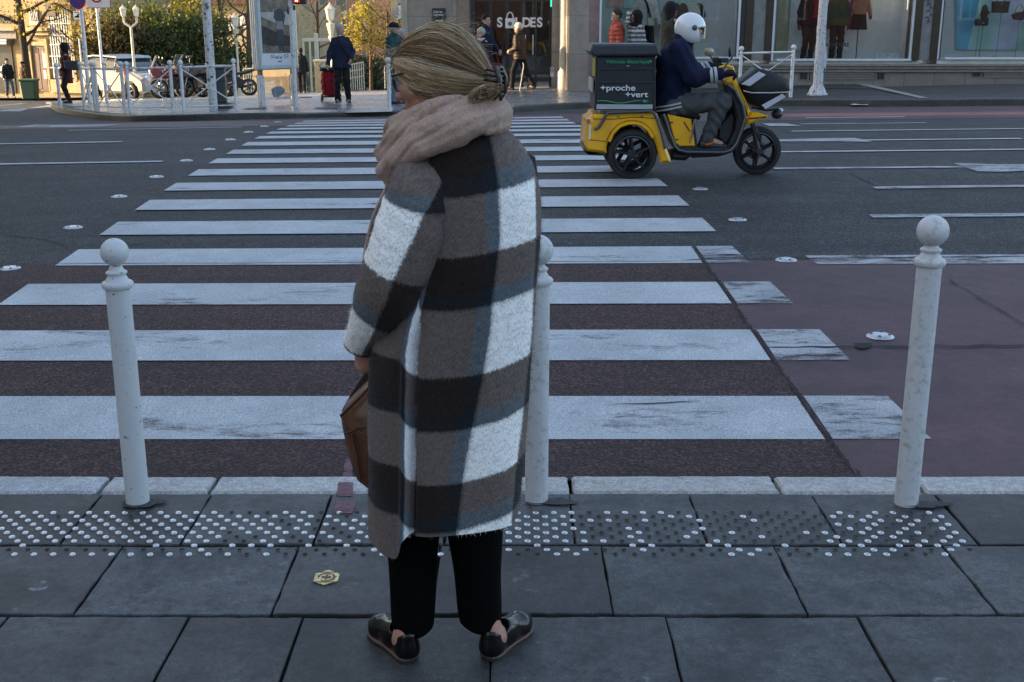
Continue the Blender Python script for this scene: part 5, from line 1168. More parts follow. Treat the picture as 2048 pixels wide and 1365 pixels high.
mb.prism([(x0+.03, z0+.05), (x0+w_*.7, z0+.05), (x0+w_*.75, z0+hh*.35), (x0+w_*.5, z0+hh*.55), (x0+w_*.3, z0+hh*.4), (x0+.03, z0+hh*.35)], -.055, -.053); mb.prism([(x0+w_*.5, z0+hh*.5), (x0+w_*.85, z0+hh*.45), (x0+w_*.8, z0+hh*.7), (x0+w_*.55, z0+hh*.72)], -.055, -.053); mb.bx(x0+.02, x0+w_-.03, -.055, -.053, z0+hh*.82, z0+hh*.9); mb.build('pictogram', BLK, p)
c = GP(211, 202); t = pole(c, 2.75, .04, .04, 'white pole with a square white zone sign bordered in red', 'sign_pole'); t['category'] = 'sign pole'
a, b_ = PT(173, 17, c.y-.05), PT(218, -32, c.y-.05); mb = MB(); mb.bx(a.x-c.x, b_.x-c.x, -.06, -.045, a.z-c.z, b_.z-c.z, .005); p = mb.build('plate', SRD, t)
mb = MB(); mb.bx(a.x-c.x+.02, b_.x-c.x-.02, -.066, -.0605, a.z-c.z+.02, b_.z-c.z-.02, .002); mb.build('face', SWH, p)
u = PT(193, -6, c.y-.05); cx, cz = u.x-c.x, u.z-c.z
for rr, mt, dd in ((.165, SRD, .068), (.115, SWH, .072)):
    mb = MB(); mb.lathe([(rr, 0), (rr, .003)], (cx, -dd, cz), 28, mat=Matrix.Rotation(PI/2, 3, 'X')); mb.build('ring', mt, p)
mb = MB(); mb.prism([(cx-.07, cz-.04), (cx+.07, cz-.04), (cx+.06, cz+.0), (cx+.03, cz+.05), (cx-.03, cz+.05), (cx-.06, cz)], -.078, -.0755); mb.build('pictogram', BLK, p)
# advertising panel on two legs
c = GP(523, 213); t = thing('advertising_panel', 'silver advertising panel with a fashion poster on two legs', 'advertising panel', c, R(40)); wd = 1.02
zb = PT(523, 141, c.y).z-c.z; zt = zb+1.95
mb = MB(); mb.bx(0, wd, 0, .34, zb, zt, .03); mb.build('case', ALU, t)
mb = MB(); [mb.bx(.0-.012, .0-.002, y, y+.03, zb+.03, zt-.03) for y in (.06, .15, .24)]; mb.build('side_trim', M('trim_pale', (.62, .67, .70), .35), t)
mb = MB(); mb.bx(.035, wd-.035, -.012, -.002, zb+.04, zt-.04); fr_ = mb.build('poster_frame', M('frame_mint', (.44, .53, .53), .4, var=.05), t)
zc = zb+.10; mb = MB(); mb.bx(.07, wd-.07, -.02, -.013, zc, zt-.08); po = mb.build('poster_paper', M('poster_white', (.62, .64, .68), .5, var=.03), fr_)
zp = zc+.27; mb = MB(); mb.bx(.095, wd-.10, -.026, -.021, zp, zt-.12)
def photo_mat():
    m, n, b = base_mat('poster_photo'); tc = N(n, 'ShaderNodeTexCoord').outputs['Object']; f = noise(n, tc, 5, 8, .75); n.links.new(ramp(n, f, [(.3, (.03, .028, .025)), (.5, (.12, .10, .08)), (.7, (.3, .27, .22))]), b.inputs['Base Color']); b.inputs['Roughness'].default_value = .35; return m
mb.build('photo', photo_mat(), po)
mb = MB(); mb.prism([(.095, zp+.62), (.50, zp+.45), (wd-.10, zp+.33), (wd-.10, zp+.15), (.3, zp+.16), (.095, zp+.2)], -.029, -.0265); mb.build('photo_rocks', M('rock_dark', (.03, .026, .022), .6, var=.6, scale=9), po)
mb = MB(); mb.prism([(.095, zp+.9), (wd-.10, zp+.9), (wd-.10, zp+.62), (.6, zp+.62), (.4, zp+.68), (.095, zp+.8)], -.029, -.0265); mb.build('photo_sky', M('rock_pale', (.36, .35, .33), .6, var=.2, scale=5), po)
mb = MB(); fx_ = .54
mb.prism([(fx_-.07, zp+.5), (fx_-.02, zp+.05), (fx_+.03, zp+.05), (fx_+.02, zp+.4), (fx_+.06, zp+.05), (fx_+.11, zp+.05), (fx_+.10, zp+.55), (fx_+.17, zp+.82), (fx_+.12, zp+.95), (fx_+.02, zp+.98), (fx_-.10, zp+.92), (fx_-.13, zp+.78), (fx_-.08, zp+.72)], -.032, -.0295); mb.build('photo_figure', M('figure_dark', (.025, .03, .045), .5, var=.4, scale=8), po)
mb = MB(); mb.prism([(fx_-.06, zp+.70), (fx_+.09, zp+.70), (fx_+.11, zp+.52), (fx_-.07, zp+.52)], -.034, -.0325); mb.build('photo_coat', M('coat_grey', (.22, .2, .2), .6), po)
mb = MB(); x0 = .28; z0 = zc+.155
for st in ([(0, 0), (.03, .07), (.05, .0), (.08, .075), (.10, .005)], [(.12, 0), (.14, .04), (.17, .035), (.16, .0), (.13, .01), (.19, .0)], [(.20, .05), (.23, 0), (.26, -.005)], [(.26, .04), (.22, -.005)], [(.31, .07), (.32, .01), (.36, .0)], [(.33, .06), (.40, .075), (.39, .01), (.36, .03), (.40, .035)]): mb.tube([(x0+a*1.15, -.0225, z0+b_*1.1) for a, b_ in st], .007, 5)
mb.bx(.47, .57, -.0225, -.0205, zc+.075, zc+.095); mb.build('handwriting', M('ink', (.03, .03, .04), .6), po)
for x in (.04, .88):
    mb = MB(); mb.bx(x, x+.12, .08, .26, -.02, zb-.12, .02); lg = mb.build('leg', M('leg_white', (.56, .58, .60), .5, var=.1, dirt=(.3, .29, .28), dscale=8), t); mb = MB(); mb.bx(x+.03, x+.09, .10, .24, zb-.13, zb+.02); mb.build('bracket', M('bracket_brown', (.16, .11, .07), .6), lg)
mb = MB(); mb.bx(.165, .875, .16, .18, .12, zb-.16); sk = mb.build('clear_sheet', glass_mat('dirty_perspex', (.80, .82, .84), .10), t)
mb = MB(); r_ = random.Random(2); mb.prism([(.52+.17*math.cos(a)*(1+.12*math.sin(3*a+1)), .30+.13*math.sin(a)*(1+.15*math.sin(2*a+.5))) for a in np.linspace(0, 2*PI, 22)[:-1]], .155, .159); mb.build('sticker_scrap', M('torn_sticker', (.20, .22, .26), .7, var=.6, scale=12), sk)
# signal posts with the red pedestrian light
c = GP(592, 218); t = pole(c, 3.2, .052, .052, 'white signal post right of the advertising panel carrying the red light', 'signal_post', mat=MASTP); t['category'] = 'signal post'
a = PT(607, 9, c.y); mb = MB(); zz = a.z-c.z; mb.bx(.06, .34, -.09, .12, zz, zz+.34, .02); hd_ = mb.build('signal_head', M('signal_black', (.02, .012, .014), .45), t)
mb = MB(); mb.bx(.08, .20, -.096, -.0905, zz+.04, zz+.30); mb.build('lamp_glass', M('signal_dark_red', (.14, .01, .01), .3, emit=(1., .03, .02), estr=.35), hd_)
mb = MB(); mb.prism([(.115, zz+.05), (.13, zz+.05), (.14, zz+.12), (.15, zz+.05), (.165, zz+.05), (.16, zz+.2), (.175, zz+.12), (.185, zz+.13), (.16, zz+.24), (.12, zz+.24), (.095, zz+.13), (.105, zz+.12), (.12, zz+.2)], -.101, -.0965); mb.build('red_figure', M('signal_red', (.8, .1, .05), .4, emit=(1., .22, .1), estr=3.5), hd_)
mb = MB(); mb.bx(.05, .09, -.03, .03, zz-.12, zz-.02); mb.bx(-.08, -.052, -.04, .04, zz-.2, zz-.05); mb.build('clamp', BLACKM, t)
t = pole(GP(605, 182), 2.35, .052, .048, 'thinner post covered with stickers behind the signal post', 'stickered_post', mat=MASTP); mb = MB(); r_ = random.Random(9)
for i in range(16): a = r_.uniform(-2.3, -.8); mb.box((.052*math.cos(a), .052*math.sin(a), r_.uniform(.7, 2.0)), (.008, r_.uniform(.02, .05), r_.uniform(.02, .09)), rz=a)
mb.build('sticker_scrap', M('sticker_mix', (.25, .24, .26), .7, var=.8, scale=30), t)
c = GP(779, 224); wpost(c, 1.05, 'white post at the crossing edge mostly hidden by the face in profile')
# fluted cast iron lamp post on the right
c = GP(1634, 191); t = thing('lamp_post', 'peeling fluted white cast iron lamp post before the right windows', 'lamp post', c)
def fluted(prof, nf=14, n=84, amp=.055):
    P = []
    for r_, z in prof: P.append([((r_*(1+amp*math.cos(nf*a)))*math.cos(a), (r_*(1+amp*math.cos(nf*a)))*math.sin(a), z) for a in np.linspace(0, 2*PI, n, endpoint=False)])
    return P
PEEL = M('peeling_white', (.55, .56, .58), .55, var=.1, scale=12, dirt=(.14, .13, .12), dscale=12, bump=.5, bscale=60)
mb = MB(); mb.grid(fluted([(.105, .18), (.10, .25), (.092, 1.0), (.085, 2.2), (.075, 4.5)]), closed_u=True); mb.build('shaft', PEEL, t, smooth=60)
mb = MB(); mb.grid(fluted([(.20, .0), (.20, .035), (.175, .045), (.15, .12), (.125, .17), (.115, .20), (.001, .21)], nf=8, amp=.12), closed_u=True); mb.build('base', PEEL, t, smooth=60)
mb = MB(); mb.prism([(.06, .62), (.11, .55), (.13, .75), (.10, .95), (.08, 1.05)], -.12, -.11); mb.build('torn_poster', M('torn_paper', (.5, .54, .6), .8), t)
# street lanterns
LANT = M('lantern_glass', (.74, .70, .58), .35, var=.08); LANM = M('lantern_cream', (.62, .56, .42), .5, var=.1)
def lantern(t, c, w, mat=LANM):
    x, y, z = c; P = []
    for r_, dz in ((.28, 0), (.32, .02), (.46, .95), (.5, .97)): P.append((r_*w, dz*w))
    mb = MB(); mb.lathe(P, c, 6); g = mb.build('lantern', LANT, t)
    mb = MB(); mb.lathe([(.55*w, .975*w), (.55*w, 1.02*w), (.36*w, 1.28*w), (.2*w, 1.36*w), (.22*w, 1.46*w), (.08*w, 1.5*w), (.05*w, 1.7*w)], c, 6); mb.lathe([(.07*w, -.3*w), (.14*w, -.2*w), (.3*w, -.002*w)], c, 6)
    for i in range(6): a = PI/3*i; mb.tube([(x+.32*w*math.cos(a), y+.32*w*math.sin(a), z), (x+.47*w*math.cos(a), y+.47*w*math.sin(a), z+.96*w)], .025*w, 4)
    mb.build('lantern_cap', mat, g)
def lamp(px, pyt, wpx, Y, label, double=False, r=.05):
    c0 = PT(px, pyt, Y); w = wpx/FPX*Y; zg = float(TP(c0.x, Y)) if Y < 60 else float(TR(c0.x, Y)); t = thing('street_lantern', label, 'street lamp', (c0.x, Y, zg), 0, 'old cream street lanterns'); z = c0.z-zg
    if double:
        for sx in (-1, 1):
            lantern(t, (sx*w*.95, 0, z), w); mb = MB(); mb.tube([(0, 0, z-1.6*w), (sx*w*.5, 0, z-1.25*w), (sx*w*.95, 0, z-.9*w), (sx*w*.95, 0, z-.25*w)], r*.8, 6); mb.build('arm', LANM, t)
        zt_ = z-1.55*w
    else:
        lantern(t, (0, 0, z), w); zt_ = z-.28*w
        mb = MB(); mb.lathe([(r*1.2, zt_-1.7*w), (r*2.2, zt_-1.5*w), (r*1.5, zt_-1.2*w), (.42*w, zt_-.25*w), (.45*w, zt_-.1*w), (.2*w, zt_)], n=8); mb.build('bracket', LANM, t, smooth=40)
    mb = MB(); mb.lathe([(r*2.2, 0), (r*2.2, .3), (r*1.3, .5), (r, zt_*.6), (r*.9, zt_)], n=10); mb.build('shaft', LANM, t, smooth=40); return t
lamp(260, 33, 13, 42, 'double-headed cream street lantern above the white car', True); lamp(232, 89, 10, 64, 'short single street lantern seen over the car roof'); lamp(471, 53, 15, 52, 'single street lantern left of the advertising panel'); lamp(661, 40, 19, 46, 'large sunlit cream street lantern left of the grey-haired person'); lamp(731, 52, 9, 80, 'slim street lantern amid the yellow-leaved tree'); lamp(680+14, 83, 9, 84, 'small far street lantern between the shelter and the grey-haired person', r=.045) if False else None
# white shelter frame, planter wall and ramp railing in the square
t = thing('shelter', 'cream framed glass shelter behind the stickered post', 'shelter', PT(622, 45, 56).xy.to_3d()); zg = float(TP(t.location.x, 56)); t.location.z = zg
zt_ = PT(622, 78, 56).z-zg; k = 56/FPX
mb = MB(); mb.bx(-.45, .62, -.06, .06, zt_-.12, zt_+.02, .01); mb.bx(-.45, .62, 1.2, 1.3, zt_-.12, zt_+.02); mb.build('beam', LANM, t)
for x, hh in ((-.40, zt_), (-.10, zt_), (.16, zt_+.25), (.26, zt_+.25)):
    mb = MB(); mb.bx(x-.045, x+.045, -.05, .05, 0, hh-.125 if hh == zt_ else hh); mb.build('post', LANM, t)
mb = MB(); mb.bx(-.36, .12, .0, .012, .3, zt_-.14); mb.build('pane', glass_mat('shelter_glass', (.7, .78, .74), .1), t)
t = thing('planter_wall', 'low tan planter wall left of the grey-haired person', 'wall', PT(645, 45, 50).xy.to_3d()); t.location.z = float(TP(t.location.x, 50)); zt_ = PT(645, 124, 50).z-t.location.z; mb = MB(); mb.bx(-.42, .6, 0, .5, -.3, zt_, .02); mb.build('wall', TAN2, t); mb = MB(); mb.bx(-.46, .64, -.04, .54, zt_+.002, zt_+.08, .01); mb.build('coping', LANM, t)
def picket(px0, px1, Y, top, bot, n, label, mat, drop=0):
    a, b_ = PT(px0, bot, Y), PT(px1, bot, Y); z1 = PT(px0, top, Y).z; t = thing('ramp_railing', label, 'railing', a); hh = z1-a.z; L = b_.x-a.x
    mb = MB(); mb.tube([(0, 0, hh), (L, 0, hh-drop)], .03, 6); mb.build('handrail', mat, t); mb = MB(); mb.tube([(0, 0, hh*.55), (L, 0, hh*.55-drop)], .02, 6); mb.tube([(0, 0, .05), (L, 0, .05-drop)], .02, 6); mb.build('rail', mat, t)
    for i in range(n+1): x = L*i/n; mb = MB(); mb.tube([(x, 0, -.5), (x, 0, hh-.031-drop*i/n)], .022, 6); mb.build('picket', mat, t)
picket(697, 728, 58, 131, 160, 7, 'cream ramp railing right of the grey-haired person', LANM, -.15); picket(488, 506, 48, 138, 163, 4, 'cream railing below the bare tree left of the panel', LANM); picket(770, 800, 70, 133, 160, 5, 'cream railing in front of the far parked cars', LANM)
# green bin
c = gp_(45, 50); t = thing('wheelie_bin', 'green plastic wheelie bin at the foot of the dark tree trunk', 'bin', (c.x, c.y, float(TR(c.x, c.y))+.0)); k = c.y/FPX; hb = 43*k; wb = 15*k
BG = M('bin_green', (.03, .07, .035), .5, var=.2, scale=8)
mb = MB(); mb.prism([(-wb*.8, .08), (wb*.8, .08), (wb, hb*.9), (-wb, hb*.9)], -wb*.8, wb*.8, bev=.04); mb.build('body', BG, t); mb = MB(); mb.box((0, 0, hb*.94), (wb*2.2, wb*1.9, .09), bev=.035); mb.build('lid', M('lid_green', (.05, .11, .05), .45), t)
for sx in (-1, 1): mb = MB(); mb.lathe([(.1, -.03), (.1, .03)], (sx*wb*.7, wb*.6, .1), 12, mat=Matrix.Rotation(PI/2, 3, 'Y')); mb.build('wheel', BLACKM, t)
# ================================================================== VEHICLES IN THE BACKGROUND
TYRE = M('tyre', (.018, .018, .019), .8, var=.2, scale=30, bump=.2, bscale=120); CHROME = M('chrome', (.6, .61, .63), .18, metal=1., var=.05); RIMG = M('rim_grey', (.10, .10, .105), .35, metal=.7, var=.1)
def wheel(t, c, r, w, spokes=5, rim=None, ax='y', tyre=TYRE):
    rot = Matrix.Rotation(PI/2, 3, 'X') if ax == 'y' else Matrix.Rotation(PI/2, 3, 'Y')
    c = Vector(c); mb = MB(); pr = [(r*.74, -w*.36), (r*.80, -w*.5), (r*.95, -w*.42), (r, -w*.2), (r, w*.2), (r*.95, w*.42), (r*.80, w*.5), (r*.74, w*.36), (r*.74, -w*.36)]
    mb.grid([[c + rot @ Vector((q*math.cos(a), q*math.sin(a), z)) for a in np.linspace(0, 2*PI, 36, endpoint=False)] for q, z in pr], closed_u=True); ty = mb.build('wheel', tyre, t, smooth=50)
    # open the tyre: rim ring and spokes sit proud of its side
    mb = MB(); P = []
    for q, z in ((r*.66, -w*.30), (r*.72, -w*.54), (r*.76, -w*.52), (r*.76, -w*.40)): P.append((q, z))
    for sgn in (1, -1):
        ring = [[c + rot @ Vector((q*math.cos(a), q*math.sin(a), z*sgn)) for a in np.linspace(0, 2*PI, 32, endpoint=False)] for q, z in P]; mb.grid(ring, closed_u=True)
    for i in range(spokes):
        a = 2*PI*i/spokes+.3
        for sgn in (1, -1):
            p0 = c+rot @ Vector((r*.12*math.cos(a), r*.12*math.sin(a), -sgn*w*.52)); p1 = c+rot @ Vector((r*.70*math.cos(a+.12), r*.70*math.sin(a+.12), -sgn*w*.53)); mb.tube([p0, p1], [r*.07, r*.045], 6)
    mb.lathe([(r*.15, -w*.58), (r*.17, -w*.55), (r*.17, w*.55), (r*.15, w*.58)], c, 14, mat=rot); mb.build('rim', rim or RIMG, ty, smooth=40); return ty
# parked car
def car(label, loc, rz, col, scale=1., name='parked_car'):
    t = thing(name, label, 'car', loc, rz); cm = M('car_paint_%s' % name[:3] + str(round(col[0], 2)), col, .25, var=.04, coat=.6)
    prof = [(-1.95, .35), (-1.95, .75), (-1.85, .98), (-1.70, 1.02), (-.75, 1.05), (1.02, 1.02), (1.62, .93), (1.90, .82), (1.98, .6), (1.96, .32), (1.62, .25), (1.55, .45), (1.3, .62), (1.05, .62), (.83, .45), (.78, .24), (-.78, .24), (-.83, .45), (-1.05, .62), (-1.3, .62), (-1.53, .45), (-1.6, .28)]
    mb = MB(); mb.prism([(a*scale, b*scale) for a, b in prof], -.86*scale, .86*scale, bev=.09*scale); mb.build('body', cm, t, smooth=30)
    gl = [(-1.78, 1.0), (-1.62, 1.42), (-1.2, 1.47), (.25, 1.45), (.98, 1.02)]
    mb = MB(); mb.prism([(a*scale, b*scale) for a, b in gl], -.76*scale, .76*scale, bev=.10*scale); g = mb.build('glasshouse', DGLASS, t, smooth=30)
    mb = MB(); mb.prism([(a*scale, b*scale) for a, b in ((-1.68, 1.44), (-1.2, 1.50), (.20, 1.50), (.34, 1.45), (.2, 1.53), (-1.2, 1.56), (-1.6, 1.52))], -.72*scale, .72*scale, bev=.02); mb.build('roof', M('car_roof_blue', (.30, .38, .46), .25, coat=.5), t)
    for x in (-1.62, -.4, .28): 
        for sg in (-1, 1): mb = MB(); mb.tube([(x*scale-.05, sg*.80*scale, 1.02*scale), (x*scale+(.1 if x < 0 else -.03)*scale, sg*.70*scale, 1.46*scale)], .035, 5); mb.build('pillar', cm, t)
    for x in (-1.18, 1.19):
        for sg in (-1, 1): wheel(t, (x*scale, sg*.80*scale, .31*scale), .31*scale, .19*scale)
    for sg in (-1, 1):
        mb = MB(); mb.ball((1.86*scale, sg*.58*scale, .76*scale), .13*scale, 12, 8, (.6, 1, 1)); mb.build('headlight', M('headlight_glass', (.6, .62, .65), .15), t, smooth=True)
        mb = MB(); mb.box((.72*scale, sg*.98*scale, 1.06*scale), (.12, .2, .14), bev=.04); mb.build('mirror', cm, t)
    mb = MB(); mb.box((1.985*scale, 0, .5*scale), (.02, .52, .11)); mb.build('number_plate', SWH, t); mb = MB(); mb.box((1.97*scale, 0, .66*scale), (.03, .8, .10), bev=.01); mb.build('grille', BLACKM, t)
    return t
c = gp_(252, 43); car('white compact car with pale blue roof parked behind the corner railings', (c.x, c.y, float(TP(c.x, c.y))), R(-38), (.24, .21, .17))
for px_, Y, col, lb in ((715, 88, (.04, .09, .25), 'small blue car far across the square behind the ramp railing'), (690, 97, (.5, .5, .52), 'small far silver car behind the grey-haired person')):
    p = PT(px_, 130, Y); car(lb, (p.x, Y, float(TR(p.x, Y))), R(20), col, name='far_car')
# motorbikes
def motorbike(label, loc, rz, col, rear=False):
    t = thing('motorbike', label, 'motorbike', loc, rz, 'parked motorbikes'); cm = M('bike_paint_%.2f' % col[0], col, .25, coat=.5, var=.1)
    wheel(t, (.68, 0, .30), .30, .12, 6); wheel(t, (-.66, 0, .30), .30, .16, 6)
    mb = MB(); mb.prism([(-.45, .30), (.36, .28), (.42, .55), (.25, .72), (-.3, .68), (-.5, .55)], -.15, .15, bev=.04); mb.build('engine', M('engine_dark', (.03, .03, .032), .4, metal=.5, var=.4, scale=20), t)
    mb = MB(); mb.prism([(-.05, .70), (.10, .92), (.42, .93), (.55, .78), (.50, .60), (.2, .68)], -.17, .17, bev=.07); mb.build('tank', cm, t, smooth=40)
    mb = MB(); mb.prism([(.45, .60), (.85, .70), (.95, .92), (.72, 1.12), (.60, .95)], -.18, .18, bev=.07); mb.build('fairing', cm, t, smooth=40)
    mb = MB(); mb.prism([(.74, 1.06), (.88, .97), (.70, 1.32), (.62, 1.34)], -.15, .15, bev=.02); mb.build('windscreen', M('smoke_screen', (.06, .07, .08), .15), t)
    mb = MB(); mb.prism([(-.92, .88), (-.55, .75), (-.05, .72), (.05, .80), (-.35, .84), (-.9, .97)], -.14, .14, bev=.04); mb.build('seat', M('seat_black', (.015, .015, .015), .6), t, smooth=40)
    mb = MB(); [mb.tube([(.52, s_*.09, .88), (.68, s_*.09, .30)], .028, 7) for s_ in (-1, 1)]; mb.build('fork', CHROME, t)
    mb = MB(); mb.tube([(.40, -.36, 1.02), (.50, -.2, 1.04), (.54, 0, 1.02), (.50, .2, 1.04), (.40, .36, 1.02)], .018, 6); hb_ = mb.build('handlebar', BLACKM, t)
    for s_ in (-1, 1): mb = MB(); mb.tube([(.50, s_*.26, 1.04), (.55, s_*.34, 1.22)], .009, 5); mb.ball((.55, s_*.36, 1.25), .07, 10, 6, (.4, 1, .7)); mb.build('mirror', BLACKM, hb_)
    mb = MB(); mb.ball((.90, 0, .84), .10, 12, 8, (.5, 1, .9)); mb.build('headlight', M('headlight_glass', (.6, .62, .65), .15), t, smooth=True)
    mb = MB(); mb.box((-.94, 0, .90), (.05, .16, .07), bev=.015); mb.build('tail_light', M('tail_red', (.5, .02, .02), .3, emit=(1, .08, .05), estr=4.0 if rear else 0.0), t)
    mb = MB(); mb.tube([(-.05, -.17, .30), (-.4, -.19, .30), (-.85, -.2, .42)], [.035, .05, .06], 8); mb.build('exhaust', CHROME, t, smooth=40)
    mb = MB(); mb.prism([(.45, .60), (.62, .64), (.85, .62), (.98, .5), (.85, .66), (.62, .69)], -.08, .08, bev=.01); mb.build('mudguard', cm, t); return t
for px_, py_, rz_, col, lb in ((352, 184, 205, (.13, .012, .018), 'red and black motorbike nearest the car, front wheel to the left'), (384, 183, 150, (.05, .05, .06), 'black motorbike with raised screen in the middle of the row'), (405, 181, 195, (.05, .01, .02), 'dark maroon motorbike just left of the stout mast')):
    c = gp_(px_, 37.5); motorbike(lb, c, R(rz_), col)
c = gp_(452, 42); motorbike('motorbike with lit red tail light right of the grey pillar', c, R(190), (.03, .03, .035), True)
# bicycle
c = gp_(240, 36.5); t = thing('bicycle', 'red bicycle leaning by the railing in front of the car, seen end on', 'bicycle', c, R(-72)); BR = M('bike_red', (.35, .03, .03), .35)
for x in (-.5, .52):
    mb = MB(); mb.tube([(x+.33*math.cos(a), 0, .34+.33*math.sin(a)) for a in np.linspace(0, 2*PI, 25)], .02, 6); w_ = mb.build('wheel', TYRE, t); mb = MB()
    for i in range(8): mb.tube([(x, 0, .34), (x+.31*math.cos(i*PI/4), 0, .34+.31*math.sin(i*PI/4))], .004, 4)
    mb.build('spokes', CHROME, w_)
mb = MB(); mb.tube([(-.5, 0, .34), (-.12, 0, .82), (.36, 0, .80), (-.03, 0, .32), (-.5, 0, .34)], .02, 6); mb.tube([(-.03, 0, .32), (-.14, 0, .92)], .02, 6); mb.tube([(.52, 0, .34), (.34, 0, .95)], .02, 6); mb.build('frame', BR, t)
mb = MB(); mb.tube([(.28, -.3, 1.0), (.36, -.1, .98), (.36, .1, .98), (.28, .3, 1.0)], .014, 6); mb.build('handlebar', BLACKM, t); mb = MB(); mb.prism([(-.28, .93), (-.02, .95), (-.05, .99), (-.28, .99)], -.06, .06, bev=.015); mb.build('saddle', BLACKM, t)
# ================================================================== TREES AND SHRUBS
def leaf_mat(name, c0, c1, c2):
    m = bpy.data.materials.new(name); m.use_nodes = True; n = m.node_tree; b = n.nodes['Principled BSDF']; out = [x for x in n.nodes if x.type == 'OUTPUT_MATERIAL'][0]
    rnd = N(n, 'ShaderNodeNewGeometry').outputs['Random Per Island']; c = ramp(n, rnd, [(.0, c0), (.45, c1), (1., c2)]); n.links.new(c, b.inputs['Base Color']); b.inputs['Roughness'].default_value = .5
    tl = N(n, 'ShaderNodeBsdfTranslucent'); n.links.new(mixc(n, 1., c, (1.3, 1.25, .6), 'MULTIPLY'), tl.inputs[0]); mx = N(n, 'ShaderNodeMixShader'); mx.inputs[0].default_value = .45
    n.links.new(b.outputs[0], mx.inputs[1]); n.links.new(tl.outputs[0], mx.inputs[2]); n.links.new(mx.outputs[0], out.inputs[0]); return m
LDARK = leaf_mat('dark_leaf', (.02, .034, .010), (.045, .075, .018), (.13, .13, .03)); LBRN = leaf_mat('brown_leaf', (.035, .028, .012), (.07, .055, .018), (.15, .11, .03)); LYEL = leaf_mat('yellow_leaf', (.08, .09, .015), (.26, .22, .025), (.48, .37, .05)); LMIX = leaf_mat('autumn_leaf', (.04, .06, .012), (.16, .15, .03), (.50, .34, .04))
BARK = M('bark', (.045, .032, .024), .9, var=.4, scale=14, bump=.8, bscale=30); BARKL = M('twig_bark', (.10, .062, .035), .9, var=.4, scale=14)
def leaves(mb, blobs, n, size, rnd, hollow=.35):
    tot = sum(b[1][0]*b[1][1]*b[1][2] for b in blobs)
    for (c, r) in blobs:
        k = int(n*r[0]*r[1]*r[2]/tot)
        cl = [(rnd.gauss(0, 1), rnd.gauss(0, 1), rnd.gauss(0, 1)) for _ in range(max(3, k//22))]
        for i in range(k):
            d = Vector(cl[i % len(cl)]).normalized(); q = rnd.random()**.4*(1-hollow)+hollow*rnd.random(); d = (d+Vector((rnd.gauss(0, .22), rnd.gauss(0, .22), rnd.gauss(0, .22))))*q
            p = Vector((c[0]+d.x*r[0], c[1]+d.y*r[1], c[2]+d.z*r[2])); s = size*rnd.uniform(.5, 1.4)
            u = Vector((rnd.gauss(0, 1), rnd.gauss(0, 1), rnd.gauss(0, 1))).normalized(); v = u.orthogonal().normalized()
            mb.add([p-u*s, p+v*s*.5, p+u*s, p-v*s*.5], [(0, 1, 2, 3)])
def limbs(mb, p, d, l, r, dep, rnd, spread=.6, up=.15):
    pts = [p]; rs = [r]; q = p.copy(); dd = d.copy()
    for i in range(4): dd = (dd+Vector((rnd.gauss(0, .14), rnd.gauss(0, .14), rnd.gauss(0, .10)+up*.3))).normalized(); q = q+dd*(l/4); pts.append(q.copy()); rs.append(r*(1-.16*(i+1)))
    mb.tube(pts, rs, 6 if r > .03 else 4, cap=False)
    if dep > 0:
        for i in range(rnd.choice((2, 3, 3))):
            j = rnd.choice((2, 3, 4)); nd = (dd+Vector((rnd.gauss(0, spread), rnd.gauss(0, spread), rnd.gauss(0, spread*.7)+up))).normalized(); limbs(mb, pts[j], nd, l*rnd.uniform(.55, .8), rs[j]*.62, dep-1, rnd, spread, up)
def tree(name, label, loc, h, r, lean, crown, n, size, mat, seed, dep=4, bark=BARK, cat='tree', group=None, low=.45, fork=True):
    rnd = random.Random(seed); t = thing(name, label, cat, loc, 0, group); mb = MB(); top = Vector((lean[0], lean[1], h))
    mb.tube([(0, 0, -.3), (0, 0, .02), (lean[0]*.2, 0, h*.3), (lean[0]*.55, lean[1]*.5, h*.65), top], [r*1.25, r*1.15, r, r*.9, r*.7], 10); tr_ = mb.build('trunk', bark, t, smooth=60)
    mb = MB()
    for i in range(6 if fork else 0):
        z = h*(low+(1-low)*i/6); a = rnd.uniform(0, 6.3); limbs(mb, Vector((lean[0]*z/h*.9, lean[1]*z/h*.8, z)), Vector((math.cos(a), math.sin(a), .55)).normalized(), h*.42, r*.5, dep-1, rnd)
    if fork: mb.build('limbs', bark, tr_)
    if n: mb = MB(); leaves(mb, crown, n, size, rnd); mb.build('crown', mat, t, fixn=False)
    return t
tree('street_tree', 'dark-trunked young street tree rising behind the green bin', gp_(44, 54), 5.2, .17, (-.1, 0), [((-.6, 0, 3.4), (1.6, 1.2, 1.0)), ((1.2, .2, 3.6), (1.5, 1.2, 1.0)), ((.2, 0, 5.5), (2.4, 2, 1.6))], 900, .07, LMIX, 4, low=.42)
tree('street_tree', 'slender leaning bare tree in front of the barred window', gp_(178, 50), 4.0, .09, (-.3, 0), [((-.3, 0, 3.1), (1.7, 1, .9)), ((-.2, 0, 4.4), (1.8, 1.4, 1.0))], 1100, .06, LMIX, 9, low=.36)
tree('street_tree', 'dark-trunked tree growing through the pavement in front of the car', GP(305, 189), 6.5, .10, (-.45, .1), [((-.2, 0, 6.6), (2.4, 2, 1.6))], 900, .09, LMIX, 5, low=.6, fork=True)
